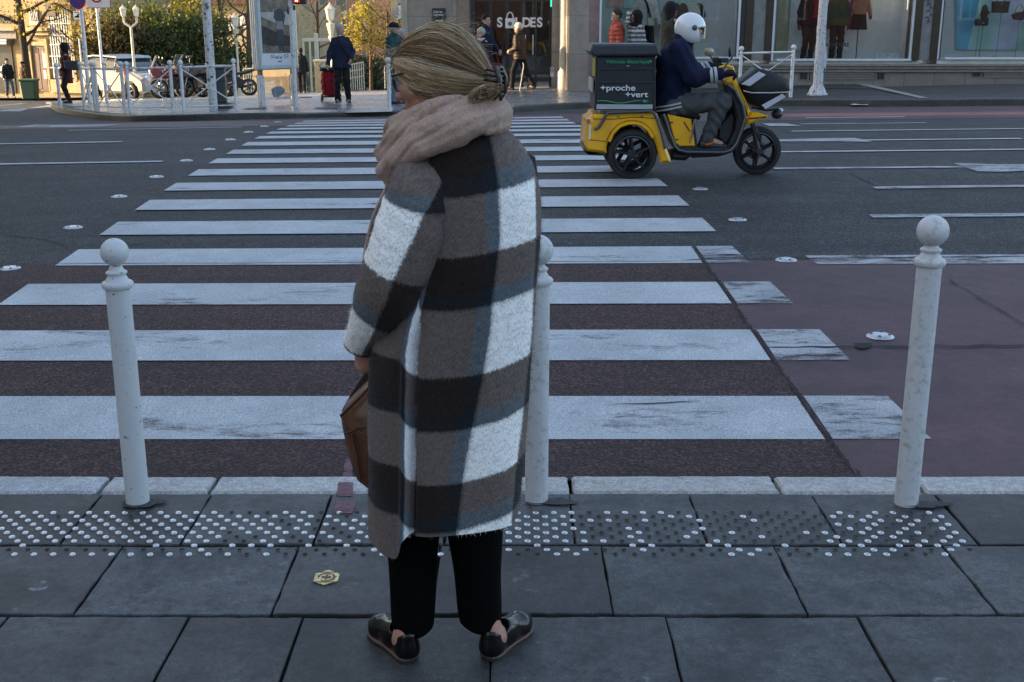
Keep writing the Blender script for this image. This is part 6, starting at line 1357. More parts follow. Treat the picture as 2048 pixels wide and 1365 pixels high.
# the thicket behind the car and motorbikes: separate bushes
for i, (px, Y, w_, hh, mt, lb, n) in enumerate(((222, 50, 1.5, 3.6, LBRN, 'brown leafed bush behind the car, nearest the tan house', 4200), (262, 52, 1.6, 4.2, LDARK, 'dark green bush behind the double street lantern', 4600), (308, 51, 1.6, 3.6, LDARK, 'dark leafy bush directly behind the dark tree trunk', 4600), (350, 53, 1.6, 4.2, LMIX, 'olive and yellow bush above the motorbikes', 4600), (392, 52, 1.5, 4.0, LDARK, 'dark green bush behind the stout white mast', 4200), (440, 54, 1.3, 2.3, LDARK, 'low clipped dark hedge bush right of the mast', 3000), (200, 58, 1.4, 4.4, LMIX, 'yellowing bush peeping past the corner of the tan house', 2600), (330, 60, 2.4, 5.0, LMIX, 'tall autumn bush at the back of the thicket', 3600), (255, 61, 2.4, 5.2, LYEL, 'bright yellow leafed bush high at the back of the thicket', 2600))):
    b0 = gp_(px, Y); tree('bush', lb, b0, hh*.7, .07, (.1, 0), [((0, 0, hh*.35), (w_, w_*.7, hh*.38)), ((w_*.3, .2, hh*.72), (w_*.85, w_*.7, hh*.3)), ((-w_*.4, -.1, hh*.6), (w_*.7, w_*.6, hh*.32))], int(n*1.5), .085, mt, 20+i, bark=BARKL, cat='bush', low=.25)
tree('bare_tree', 'leafless twiggy tree just left of the advertising panel', gp_(492, 56), 4.6, .13, (.2, 0), [((0, 0, 4.0), (2, 1.5, 1.2))], 160, .06, LYEL, 31, dep=5, bark=BARKL, low=.3)
tree('bare_tree', 'leafless twiggy tree arching over the stout white mast with yellow remnants', gp_(455, 58), 5.0, .12, (-.4, 0), [((-1, 0, 3.6), (1.6, 1.2, .8)), ((-2, 0, 4), (1.5, 1.2, 1.0))], 1300, .07, LYEL, 32, dep=5, bark=BARKL, low=.35)
tree('bare_tree', 'leafless twiggy tree against the pink house', gp_(632, 66), 5.0, .11, (.1, 0), [((0, 0, 4.0), (2, 1.5, 1.2))], 120, .06, LBRN, 33, dep=5, bark=BARKL, low=.25)
tree('yellow_tree', 'small yellow-leaved tree behind the slim lantern', gp_(738, 72), 4.4, .10, (.1, 0), [((-.2, 0, 3.9), (1.5, 1.3, 1.7)), ((.9, 0, 3.0), (1.0, 1.0, 1.1)), ((-.9, 0, 3.2), (1.0, 1.0, 1.0))], 2600, .085, LYEL, 34, dep=5, bark=BARKL, low=.3)
tree('bare_tree', 'brown twiggy tree between the yellow tree and the flat-capped person', gp_(775, 70), 4.6, .11, (0, 0), [((0, 0, 3.6), (1.4, 1.2, 1.4))], 900, .06, LBRN, 36, dep=5, bark=BARKL, low=.25)
for i, (px, Y, w_, hh, mt, lb, n) in enumerate(((655, 74, 2.2, 2.2, LDARK, 'dark hedge bush behind the planter wall', 2400), (712, 76, 2.2, 2.3, LDARK, 'dark hedge bush behind the ramp railing', 2400), (765, 76, 2.4, 2.6, LDARK, 'dark hedge bush behind the two far pedestrians', 2400))):
    tree('bush', lb, gp_(px, Y), hh*.7, .07, (.1, 0), [((0, 0, hh*.45), (w_, w_*.6, hh*.5)), ((w_*.3, .2, hh*.8), (w_*.7, w_*.6, hh*.3))], n, .09, mt, 50+i, bark=BARKL, cat='bush', low=.25)
# ================================================================== DELIVERY SCOOTER AND ITS RIDER
YS = 11.24
cS = PT(1390, 342, YS); OS = Vector((cS.x, YS, float(TR(cS.x, YS))))
def Q(cx, cy, dy=0.): p = PT(1120+cx/3.792, cy/3.792, YS+dy)-OS; return p
def Q2(pts, dy=0.): return [(Q(a, b, dy).x, Q(a, b, dy).z) for a, b in pts]
SCT = thing('delivery_scooter', 'yellow three-wheeled delivery scooter with a black cargo box', 'scooter', OS)
YEL = M('scooter_yellow', (.85, .43, .010), .30, var=.06, coat=.5, dirt=(.72, .36, .02), dscale=5); BPL = M('black_plastic', (.022, .023, .027), .45, var=.3, scale=9); TEX = M('box_fabric', (.013, .015, .020), .6, var=.25, scale=7, bump=.25, bscale=30); TUBE = M('grey_tube', (.09, .095, .105), .35, metal=.6)
REFL = M('reflective_tape', (.40, .41, .43), .4, var=.1, scale=20)
ww = .285
# wheels
c = Q(545, 1145, -.30); R0 = .235
for dy in (-.30, .30): c2 = Vector((c.x, dy, c.z+ (0 if dy < 0 else .0))); wheel(SCT, (c2.x, c2.y, R0+float(TR(OS.x+c2.x, YS+dy))-OS.z), R0, .13, 5, rim=M('alloy_dark', (.06, .06, .065), .3, metal=.8))
c = Q(1495, 1110, 0); wheel(SCT, (c.x, 0, .232), .232, .11, 6, rim=M('alloy_dark', (.06, .06, .065), .3, metal=.8)); FW = Vector((c.x, 0, .232))
mb = MB(); mb.lathe([(.09, -.08), (.095, -.078), (.095, -.072), (.09, -.07)], FW, 20, mat=Matrix.Rotation(PI/2, 3, 'X')); mb.build('brake_disc', CHROME, SCT)
# rear body with wheel arches, traced in side view and given its real width
arch = [(355, 1165), (352, 1120), (368, 1060), (400, 1005), (450, 955), (510, 932), (565, 930), (620, 945), (670, 985), (705, 1040), (728, 1100), (745, 1160), (762, 1240)]
def body_half(d0, d1): 
    mb = MB(); mb.prism(Q2([(250, 868), (738, 862), (760, 950), (795, 1090), (838, 1200), (842, 1236)] + [(a, b) for a, b in arch[::-1]] + [(205, 1150), (186, 1100), (196, 960), (204, 915), (240, 900)], -.36), d0, d1, bev=.025); return mb
o = body_half(-.37, -.27).build('rear_fairing', YEL, SCT, smooth=35); body_half(.27, .37).build('rear_fairing', YEL, SCT, smooth=35)
mb = MB(); mb.prism(Q2([(250, 866), (738, 866), (752, 930), (700, 945), (565, 925), (450, 945), (380, 1010), (345, 1090), (335, 1150), (205, 1148), (188, 1100), (204, 915)], -.30), -.268, .268, bev=.01); mb.build('rear_tail', YEL, SCT)
mb = MB(); mb.tube([Q(a, b, -.375) for a, b in ((372, 1075), (402, 1010), (455, 958), (515, 937), (570, 935), (622, 950), (672, 990), (705, 1045))], .016, 6); mb.build('arch_lip', YEL, o)
mb = MB(); mb.box(Q(562, 955, -.372), (.02, .015, .012)); mb.box(Q(440, 885, -.362), (.03, .02, .02)); mb.box(Q(620, 885, -.362), (.03, .02, .02)); mb.build('fastener', CHROME, o)
mb = MB(); mb.prism(Q2([(190, 1120), (215, 1160), (345, 1165), (350, 1185), (215, 1180), (180, 1150)], -.38), -.38, .38, bev=.012); mb.build('bumper', BPL, SCT)
mb = MB(); mb.prism(Q2([(206, 905), (232, 905), (228, 940), (203, 940)], -.372), -.376, -.371, bev=.001); mb.build('tail_light', M('tail_pink', (.5, .12, .16), .3), SCT); mb = MB(); mb.prism(Q2([(222, 950), (236, 950), (230, 1060), (216, 1060)], -.372), -.378, -.371, bev=.001); mb.build('number_plate', SWH, SCT)
mb = MB(); mb.tube([Q(a, b, -.385) for a, b in ((262, 985), (292, 970), (322, 925), (345, 875), (362, 858), (685, 845), (715, 860), (738, 905), (770, 1010), (800, 1130))], .015, 8); mb.build('guard_tube', TUBE, SCT)
# cargo box
yb0, yb1 = -.36, .36
mb = MB(); mb.prism(Q2([(282, 425), (728, 428), (728, 840), (262, 838)], yb0), yb0, yb1, bev=.02); bx_ = mb.build('cargo_box', TEX, SCT)
mb = MB(); mb.prism(Q2([(228, 392), (252, 336), (738, 336), (772, 425), (278, 428), (250, 425)], yb0-.02), yb0-.025, yb1+.025, bev=.018); mb.build('lid', M('lid_fabric', (.03, .034, .045), .55, var=.2, scale=10, bump=.4, bscale=50), bx_)
mb = MB(); 
for y in (524, 626): mb.prism(Q2([(280, y-6), (728, y-6), (728, y+6), (280, y+6)], yb0-.006), yb0-.010, yb0-.001, bev=.002)
for xx in (282, 712): mb.prism(Q2([(xx, 440), (xx+12, 440), (xx+12, 830), (xx, 830)], yb0-.006), yb0-.008, yb0-.0005, bev=.002)
mb.build('seam', BPL, bx_)
mb = MB(); mb.prism(Q2([(278, 793), (702, 795), (702, 830), (276, 830)], yb0-.006), yb0-.010, yb0-.001, bev=.002); mb.build('reflective_strip', REFL, bx_)
mb = MB(); mb.prism([(yb0+.02, Q(300, 500).z), (yb1-.02, Q(300, 500).z), (yb1-.02, Q(300, 560).z), (yb0+.02, Q(300, 560).z)], Q(262, 600).x-.012, Q(262, 600).x-.004, 'x') if False else mb.box((Q(272, 500, 0).x-.045, 0, Q(300, 640).z), (.015, .5, .12)); mb.build('rear_reflector', REFL, bx_)
mb = MB(); mb.box((Q(268, 480, 0).x-.03, -.26, Q(300, 500).z), (.02, .10, .16)); mb.build('rear_label', M('hazard_yellow', (.5, .42, .08), .5), bx_)
LW = M('box_lettering', (.70, .71, .72), .6, var=.03); LG = M('box_green', (.03, .34, .14), .6, var=.03)
def stxt(s_, cx, cy, cw, ch, mt, bold=0):
    p = Q(cx, cy, yb0-.012); o = text_mesh('lettering', s_, 1, mt, bx_, ext=.001, bold=bold); wd = max(v.co.x for v in o.data.vertices); hh = ch/3.792/FPX*(YS+yb0)*1.0; k = hh/.72
    o.scale = (cw/3.792/FPX*(YS+yb0)/wd, k, .004/.002); o.location = p
stxt('+proche', 303, 688, 262, 42, LW, .012); stxt('+vert', 492, 738, 172, 42, LW, .012); stxt('Véhicule électrique', 348, 482, 320, 26, LG, .006)
mb = MB(); mb.tube([Q(286+k*3.5, 775-9*math.sin(k/95*2*PI*1.2+.8), yb0-.012) for k in range(0, 96, 3)], .005, 5); a = Q(640, 770, yb0-.012); mb.ball(a, .02, 8, 6, (1, .25, .7)); [mb.tube([a+Vector((.015, 0, s*.007)), a+Vector((.035, 0, s*.007))], .003, 4) for s in (-1, 1)]; a = Q(684, 468, yb0-.012); mb.ball(a, .014, 8, 6, (1, .25, .7)); mb.build('plug_mark', LG, bx_)
mb = MB(); mb.ball(Q(516, 503, yb0-.012), .012, 10, 6, (1.6, .3, .6)); mb.build('lock', M('red_badge', (.35, .16, .17), .4), bx_)
# seat, tunnel, floor, side panel
mb = MB(); mb.prism(Q2([(748, 790), (790, 800), (900, 840), (1035, 858), (1070, 885), (1060, 915), (985, 905), (800, 868), (752, 850)], -.16), -.17, .17, bev=.035); mb.build('seat', M('seat_black', (.015, .015, .015), .6), SCT, smooth=40)
mb = MB(); mb.prism(Q2([(768, 868), (1020, 905), (1048, 1120), (1290, 1120), (1330, 1095), (1355, 1080), (1345, 1130), (1300, 1165), (905, 1162), (860, 1110), (800, 960)], -.2), -.19, .19, bev=.02); mb.build('chassis', BPL, SCT)
mb = MB(); mb.prism(Q2([(812, 868), (992, 905), (1000, 940), (1022, 1108), (905, 1110), (872, 1085)], -.2), -.215, -.191, bev=.008); sp_ = mb.build('side_panel', YEL, SCT); mb = MB(); mb.prism(Q2([(812, 868), (992, 905), (1022, 1108), (905, 1110), (872, 1085)], .2), .191, .215, bev=.008); mb.build('side_panel', YEL, SCT)
mb = MB(); [mb.box(Q(a, b, -.217), (.03, .008, .012)) for a, b in ((845, 930), (885, 1060))]; mb.tube([Q(940, 925, -.217), Q(985, 1000, -.217)], .006, 5); mb.build('panel_slot', BPL, sp_)
mb = MB(); mb.tube([Q(a, b, -.22) for a, b in ((782, 868), (800, 905), (835, 1020), (868, 1105), (900, 1140), (960, 1155), (1240, 1158), (1300, 1140), (1340, 1090), (1375, 1000), (1405, 900), (1385, 800), (1330, 690), (1265, 640))], .017, 8); mb.build('frame_tube', TUBE, SCT)
mb = MB(); mb.tube([Q(a, b, -.225) for a, b in ((1022, 915), (1010, 980), (985, 1085))], .009, 6); mb.box(Q(1026, 925, -.225), (.03, .03, .06), bev=.005); mb.build('stay', CHROME, SCT)
mb = MB(); mb.prism(Q2([(845, 1150), (975, 1165), (1005, 1185), (960, 1225), (840, 1218)], -.2), -.17, .17, bev=.03); mb.build('motor_housing', BPL, SCT)
mb = MB(); mb.prism(Q2([(1000, 1165), (1290, 1160), (1200, 1188), (1000, 1198)], -.1), -.13, .13, bev=.01); mb.build('belly_pan', BPL, SCT)
# leg shield, front cowl, beak, fork
mb = MB(); mb.prism(Q2([(1240, 640), (1290, 650), (1330, 720), (1392, 830), (1410, 905), (1385, 1010), (1340, 1105), (1270, 1125), (1330, 1000), (1345, 900), (1310, 780), (1255, 700)], -.2), -.19, .19, bev=.02); mb.build('leg_shield', BPL, SCT)
mb = MB(); mb.prism(Q2([(1200, 960), (1310, 830), (1335, 900), (1320, 1000), (1265, 1115), (1195, 1050)], -.1), -.10, .14, bev=.02); mb.build('battery_bag', BPL, SCT)
mb = MB(); mb.prism(Q2([(1240, 605), (1335, 588), (1352, 640), (1400, 740), (1448, 850), (1420, 900), (1408, 900), (1392, 830), (1330, 715), (1292, 648), (1250, 645)], -.19), -.2, .2, bev=.025); mb.build('front_cowl', YEL, SCT, smooth=35)
mb = MB(); mb.prism(Q2([(1405, 955), (1412, 900), (1445, 848), (1500, 855), (1578, 880), (1570, 893), (1500, 918)], -.12), -.15, .15, bev=.02); bk = mb.build('front_mudguard', YEL, SCT, smooth=35); mb = MB(); mb.prism(Q2([(1432, 895), (1535, 888), (1500, 902), (1440, 905)], -.155), -.158, -.150, bev=.001); mb.build('vent_slot', BPL, bk)
mb = MB(); [mb.tube([Q(1455, 930, dy), Q(1475, 985, dy), FW+Vector((0, dy, .0))], [.024, .022, .018], 8) for dy in (-.09, .09)]; mb.lathe([(.03, -.125), (.03, .125)], FW, 12, mat=Matrix.Rotation(PI/2, 3, 'X')); mb.build('fork', M('fork_grey', (.07, .072, .08), .35, metal=.5), SCT)
mb = MB(); mb.lathe([(.022, -.13), (.022, -.12)], FW, 12, mat=Matrix.Rotation(PI/2, 3, 'X')); mb.build('axle_nut', CHROME, SCT)
mb = MB(); mb.tube([Q(1300, 620), Q(1285, 560), Q(1262, 530)], .03, 8); mb.tube([Q(1240, 545, -.34), Q(1262, 525, -.2), Q(1268, 525, 0), Q(1262, 525, .2), Q(1180, 510, .34)], .016, 8); hb_ = mb.build('handlebar', BPL, SCT)
mb = MB(); mb.prism(Q2([(1238, 645), (1255, 600), (1300, 575), (1338, 585), (1335, 615), (1290, 648)], -.12), -.13, .13, bev=.03); mb.build('handlebar_cowl', YEL, SCT, smooth=40)
mb = MB(); mb.tube([Q(a, b, -.14) for a, b in ((1200, 545), (1215, 515), (1260, 500), (1305, 515), (1320, 560))], .018, 7); mb.build('cowl_hoop', YEL, SCT)
for dy, a, m0 in ((.30, (1130, 395), M('mirror_face', (.42, .34, .24), .25, metal=.3)), (-.30, (1285, 385), BLACKM)):
    mb = MB(); mb.tube([Q(1240, 520, dy), Q(a[0]+22, a[1]+50, dy), Q(a[0], a[1]+20, dy)], .008, 5); mr = mb.build('mirror', BLACKM, hb_); 
    if dy > 0: mr2 = MB(); mr2.ball(Q(a[0], a[1], dy), .048, 14, 10, (1, .4, .85)); mr2.build('mirror_glass', m0, SCT, smooth=True)
    else: mr2 = MB(); mr2.ball(Q(1288, 395, dy), .05, 12, 8, (.3, .6, 1.1)); mr2.build('mirror_glass', m0, SCT, smooth=True)
mb = MB(); mb.box(Q(1240, 458, .05), (.08, .12, .045), bev=.008); mb.box(Q(1180, 455, .1), (.06, .06, .05), bev=.008); mb.build('dashboard', BPL, SCT)
# front bag on its rack
mb = MB(); mb.prism(Q2([(1368, 642), (1440, 575), (1505, 520), (1610, 545), (1738, 605), (1748, 690), (1650, 770), (1545, 832), (1462, 795), (1405, 710)], -.18), -.2, .2, bev=.05); fb = mb.build('front_bag', M('bag_black', (.006, .006, .007), .62, var=.3, scale=9, bump=.5, bscale=14), SCT, smooth=50)
for q in (((1375, 640), (1508, 545), (1562, 568), (1440, 655)), ((1528, 800), (1688, 712), (1712, 738), (1560, 828))): mb = MB(); mb.prism(Q2(q, -.205), -.209, -.199, bev=.002); mb.build('reflective_strip', M('tape_pale', (.55, .56, .62), .4), fb)
mb = MB(); mb.tube([Q(1390, 690, -.208), Q(1450, 705, -.21), Q(1600, 706, -.21), Q(1738, 700, -.208)], .005, 5); mb.build('strap', M('strap_white', (.6, .6, .62), .5), fb)
mb = MB(); mb.ball(Q(1645, 865), .055, 14, 10, (1, 1.2, .9)); mb.build('headlight', BPL, SCT, smooth=True); mb = MB(); mb.ball(Q(1672, 838), .035, 12, 8, (.7, 1.5, .6)); mb.build('headlight_glass', M('headlight_blue', (.6, .7, .78), .15), SCT, smooth=True)
mb = MB(); mb.tube([Q(1450, 815, -.1), Q(1560, 840, -.1), Q(1660, 830, -.1)], .01, 5); mb.tube([Q(1450, 815, .1), Q(1560, 840, .1), Q(1660, 830, .1)], .01, 5); mb.build('rack', BLACKM, SCT)
mb = MB(); mb.tube([Q(1250, 560, -.2), Q(1225, 610, -.2), Q(1262, 660, -.15), Q(1300, 700, -.1)], .006, 5); mb.tube([Q(1262, 560, .2), Q(1300, 600, .1), Q(1330, 640, 0)], .006, 5); mb.tube([Q(1470, 930, -.11), Q(1500, 1000, -.12), Q(1500, 1085, -.10)], .006, 5); mb.build('cable', BLACKM, SCT)
mb = MB(); mb.tube([Q(1290, 655, -.203), Q(1335, 725, -.203), Q(1392, 832, -.203)], .004, 4); mb.tube([Q(1345, 650, -.203), Q(1378, 720, -.203), Q(1425, 830, -.203)], .003, 4); mb.tube([Q(215, 1060, -.374), Q(345, 1075, -.374)], .003, 4); mb.tube([Q(252, 905, -.374), Q(420, 905, -.374), Q(560, 890, -.374), Q(735, 900, -.374)], .003, 4); mb.build('panel_gap', BPL, SCT)
# ---- rider
RD = thing('person', 'person in white helmet and navy jacket riding the yellow scooter', 'person', OS+Q(900, 820))
def W_(cx, cy, dy=0.): return Q(cx, cy, dy)+OS-RD.location
NVR = fabric('rider_navy', (.007, .011, .036), sc=14, bump=.3); GPT = fabric('rider_grey', (.075, .078, .085), sc=20, bump=.3)
hp, ch_, nk = W_(850, 770), W_(880, 480), W_(930, 320); hdc = W_(990, 215)
shl = {-1: W_(900, 375, -.17), 1: W_(905, 375, .17)}; elb = {-1: W_(1015, 590, -.27), 1: W_(1020, 570, .27)}; hnd = {-1: W_(1262, 560, -.29), 1: W_(1165, 505, .30)}
hpj = {-1: W_(860, 800, -.10), 1: W_(860, 800, .10)}; kne = {-1: W_(1235, 770, -.17), 1: W_(1225, 770, .15)}; ank = {-1: W_(1120, 1055, -.14), 1: W_(1150, 1055, .14)}
fs = [ell(hdc, (.082, .076, .10)), ell(hdc+Vector((.035, 0, -.045)), (.062, .055, .07)), cone(hdc+Vector((.085, 0, -.005)), hdc+Vector((.105, 0, -.035)), .010, .015), cone(nk, hdc, .055, .05), cone(hp, ch_, .13, .14), cone(ch_, nk, .13, .07), ell(hdc+Vector((.086, 0, -.075)), (.012, .02, .012))]
for k in (-1, 1):
    fs += [cone(shl[k], elb[k], .05, .04), cone(elb[k], hnd[k], .04, .028), cone(hpj[k], kne[k], .08, .055), cone(kne[k], ank[k], .055, .038), cone(ank[k], ank[k]+Vector((.13, 0, -.05)), .035, .03), cone(ch_, shl[k], .1, .06)]
lo, hi = bbox([hp, ch_, nk, hdc]+list(shl.values())+list(elb.values())+list(hnd.values())+list(kne.values())+list(ank.values()), .2); snet('body', uni(fs, .014), lo, hi, .012, SKIN, RD)
g = [cone(hp+Vector((-.02, 0, -.0)), ch_, .175, .18, sq=(1, 1.1, 1)), cone(ch_, nk, .175, .085, sq=(1, 1.1, 1)), cone(nk, nk+Vector((.02, 0, .06)), .085, .08)]
for k in (-1, 1): g += [cone(shl[k], elb[k], .098, .085), cone(elb[k], elb[k]+(hnd[k]-elb[k])*.8, .085, .058)]
lo, hi = bbox([hp, ch_, nk]+list(shl.values())+list(elb.values())+list(hnd.values()), .22); jk = snet('jacket', uni(g, .05), lo, hi, .011, NVR, RD, disp=lambda P: .008*np.sin(P[..., 2]*30+6*np.sin(P[..., 0]*12)+P[..., 1]*8)*np.clip(P[..., 2]*3+.6, .3, 1))
g = []
for k in (-1, 1): g += [cone(hpj[k], kne[k], .115, .082), cone(kne[k], ank[k]+Vector((-.01, 0, -.005)), .085, .062)]
lo, hi = bbox(list(hpj.values())+list(kne.values())+list(ank.values()), .17); snet('trousers', uni(g, .03), lo, hi, .011, GPT, RD, disp=lambda P: .006*np.sin(P[..., 2]*60+4*np.sin(P[..., 0]*18)))
for k in (-1, 1):
    a = ank[k]; f = uni([cone(a+Vector((-.05, 0, -.06)), a+Vector((.17, 0, -.075)), .045, .036), cone(a+Vector((-.02, 0, .01)), a+Vector((-.03, 0, -.05)), .05, .05)], .03); lo, hi = bbox([a, a+Vector((.15, 0, -.06))], .11); sh_ = snet('shoe', f, lo, hi, .009, SHB, RD)
    mb = MB(); mb.tube([a+Vector((-.07, -.035, -.035)), a+Vector((-.01, -.052, -.05)), a+Vector((.04, -.048, -.03))], .009, 5); mb.build('shoe_trim', M('trim_orange', (.6, .12, .02), .5), sh_)
    fs = []; d_ = (hnd[k]-elb[k]).normalized(); h0_ = hnd[k]-d_*.05; hand(fs, h0_, d_, k, 1.25, 1.25, palm=(.1, 0, -1)); fs.append(cone(h0_-d_*.06, h0_+d_*.02, .045, .04)); lo, hi = bbox([h0_, h0_+d_*.16], .12); snet('glove', uni(fs, .012), lo, hi, .008, BLK, RD)
# reflective bands of the jacket
def band(c0, c1, r, mt, par, w, n=24, off=0):
    c0, c1 = Vector(c0), Vector(c1); d = (c1-c0).normalized(); u = d.orthogonal().normalized(); v = d.cross(u); P = []
    for s in (-w/2, w/2): P.append([c0+d*(s+off)+(u*math.cos(a)+v*math.sin(a))*r for a in np.linspace(0, 2*PI, n, endpoint=False)])
    mb = MB(); mb.grid(P, closed_u=True); return mb.build('reflective_band', mt, par)
for k in (-1, 1):
    for off in (-.022, .018): band(elb[k]+(hnd[k]-elb[k])*.60, hnd[k], .074, REFL, jk, .028, off=off)
mb = MB()
for z0 in (0, -.035):
    P = [[Vector((.0, 0, z0+s))+hp+Vector((.205*math.cos(a)+.015, .222*math.sin(a), -.01+.05*math.cos(a)*.9)) for a in np.linspace(0, 2*PI, 40, endpoint=False)] for s in (-.008, .008)]; mb.grid(P, closed_u=True)
mb.build('reflective_band', REFL, jk)
mb = MB(); mb.tube([nk+Vector((.03, -.085, .06)), nk+Vector((.10, -.05, .05)), nk+Vector((.12, 0, .05))], .010, 6); mb.build('collar_trim', M('hi_vis_yellow', (.6, .5, .03), .6), jk)
# open-face helmet
c = hdc+Vector((-.005, 0, .0)); hs = uni([ell(c, (.148, .128, .142)), ell(c+Vector((.01, 0, -.06)), (.125, .115, .10))], .03); inn = ell(c+Vector((0, 0, -.01)), (.122, .106, .12)); face = lambda P: np.maximum(np.maximum(-(P[..., 0]-c.x-.062), (P[..., 2]-c.z-.035)), -1)
nb = lambda P: -(P[..., 2]-c.z+.135)
hel = lambda P: np.maximum(np.maximum(np.maximum(hs(P), -inn(P)), -np.maximum(-(P[..., 0]-c.x-.058+.35*(P[..., 2]-c.z)), P[..., 2]-c.z-.004)), nb(P))
lo, hi = bbox([c], .19); hm_ = snet('helmet', hel, lo, hi, .007, M('helmet_white', (.70, .72, .74), .22, var=.04, coat=.6), RD)
mb = MB(); mb.lathe([(.024, 0), (.026, .006), (.015, .012), (.001, .013)], W_(1022, 212, -.127), 14, mat=Matrix.Rotation(PI/2, 3, 'X')); mb.build('visor_pivot', M('pivot_grey', (.12, .12, .13), .3, metal=.5), hm_)
P = []
for z in np.linspace(.02, -.10, 6): P.append([c+Vector((.152*math.cos(a), .128*math.sin(a), z)) for a in np.linspace(-.95, .95, 14)])
mb = MB(); mb.grid(P); mb.build('visor', glass_mat('visor_clear', (.93, .95, .96), -.03), hm_, smooth=True)
mb = MB(); [mb.ball(hdc+Vector((.088, k*.032, .01)), .011, 8, 6) for k in (-1, 1)]; mb.build('eyes', M('eye_dark', (.03, .02, .018), .3), RD, smooth=True)
# ================================================================== THE WOMAN AT THE KERB
Y0 = 2.80
g0 = h0(895, 1330); WM = thing('person', 'person with swept-back blonde hair and checked wool coat waiting at the kerb', 'person', (g0.x, Y0, .022))
OW = Vector((g0.x, Y0, .022))
def L3(px, py, Y=Y0): return PT(px, py, Y)-OW
def proj(v):
    v = Vector(v)+OW; d = v-Vector((0, 0, HCAM)); f_ = d.y*CP-d.z*SP; u_ = d.y*SP+d.z*CP; return 1024+FPX*d.x/f_, 682.5-FPX*u_/f_
def pl(x, tab):
    return float(np.interp(x, [a for a, _ in tab], [b for _, b in tab]))
# ---- plaid wool: colour of the warp times colour of the weft, both read from the cloth's own UV in metres
def plaid():
    m, n, b = base_mat('checked_wool'); uv = N(n, 'ShaderNodeUVMap').outputs[0]; sp = N(n, 'ShaderNodeSeparateXYZ'); n.links.new(uv, sp.inputs[0])
    D, B, Wt = (.025, .0165, .0135), (.015, .0205, .027), (.95, .94, .92)
    mp0 = N(n, 'ShaderNodeMapping'); mp0.inputs['Scale'].default_value = (1, .35, 1); n.links.new(uv, mp0.inputs[0])
    mp1 = N(n, 'ShaderNodeMapping'); mp1.inputs['Scale'].default_value = (1, .25, 1); n.links.new(uv, mp1.inputs[0])
    j = noise(n, mp0.outputs[0], 260, 3, .7)
    def thread(out, k, stops):
        a = N(n, 'ShaderNodeMath', operation='MULTIPLY_ADD'); n.links.new(j, a.inputs[0]); a.inputs[1].default_value = k; n.links.new(out, a.inputs[2])
        a2 = N(n, 'ShaderNodeMath', operation='ADD'); n.links.new(a.outputs[0], a2.inputs[0]); a2.inputs[1].default_value = 3.1-k*.5
        d = N(n, 'ShaderNodeMath', operation='DIVIDE'); n.links.new(a2.outputs[0], d.inputs[0]); d.inputs[1].default_value = .31
        f = N(n, 'ShaderNodeMath', operation='FRACT'); n.links.new(d.outputs[0], f.inputs[0]); return ramp(n, f.outputs[0], stops)
    e = .018
    cu = thread(sp.outputs[0], .012, [(0, Wt), (e, D), (.532-e, D), (.532+e, B), (.661-e, B), (.661+e, Wt), (1-e*.2, Wt)])
    cv = thread(sp.outputs[1], .022, [(0, Wt), (e, D), (.29-e, D), (.29+e, B), (.452-e, B), (.452+e, Wt), (1-e*.2, Wt)])
    x = mixc(n, 1., cu, cv, 'MULTIPLY'); g = N(n, 'ShaderNodeGamma'); g.inputs[1].default_value = .5; n.links.new(x, g.inputs[0]); c = g.outputs[0]
    f1 = noise(n, mp1.outputs[0], 420, 4, .75); f2 = noise(n, uv, 60, 4, .7)
    c = mixc(n, 1., c, ramp(n, f1, [(.28, .45), (.5, .98), (.72, 1.6)]), 'MULTIPLY'); c = mixc(n, 1., c, ramp(n, f2, [(.3, .8), (.7, 1.2)]), 'MULTIPLY')
    n.links.new(c, b.inputs['Base Color']); b.inputs['Roughness'].default_value = .95; b.inputs['Specular IOR Level'].default_value = .1; b.inputs['Sheen Weight'].default_value = .12; b.inputs['Sheen Roughness'].default_value = .5
    bumpn(n, b, f1, .5, .004); return m
PLAID = plaid()
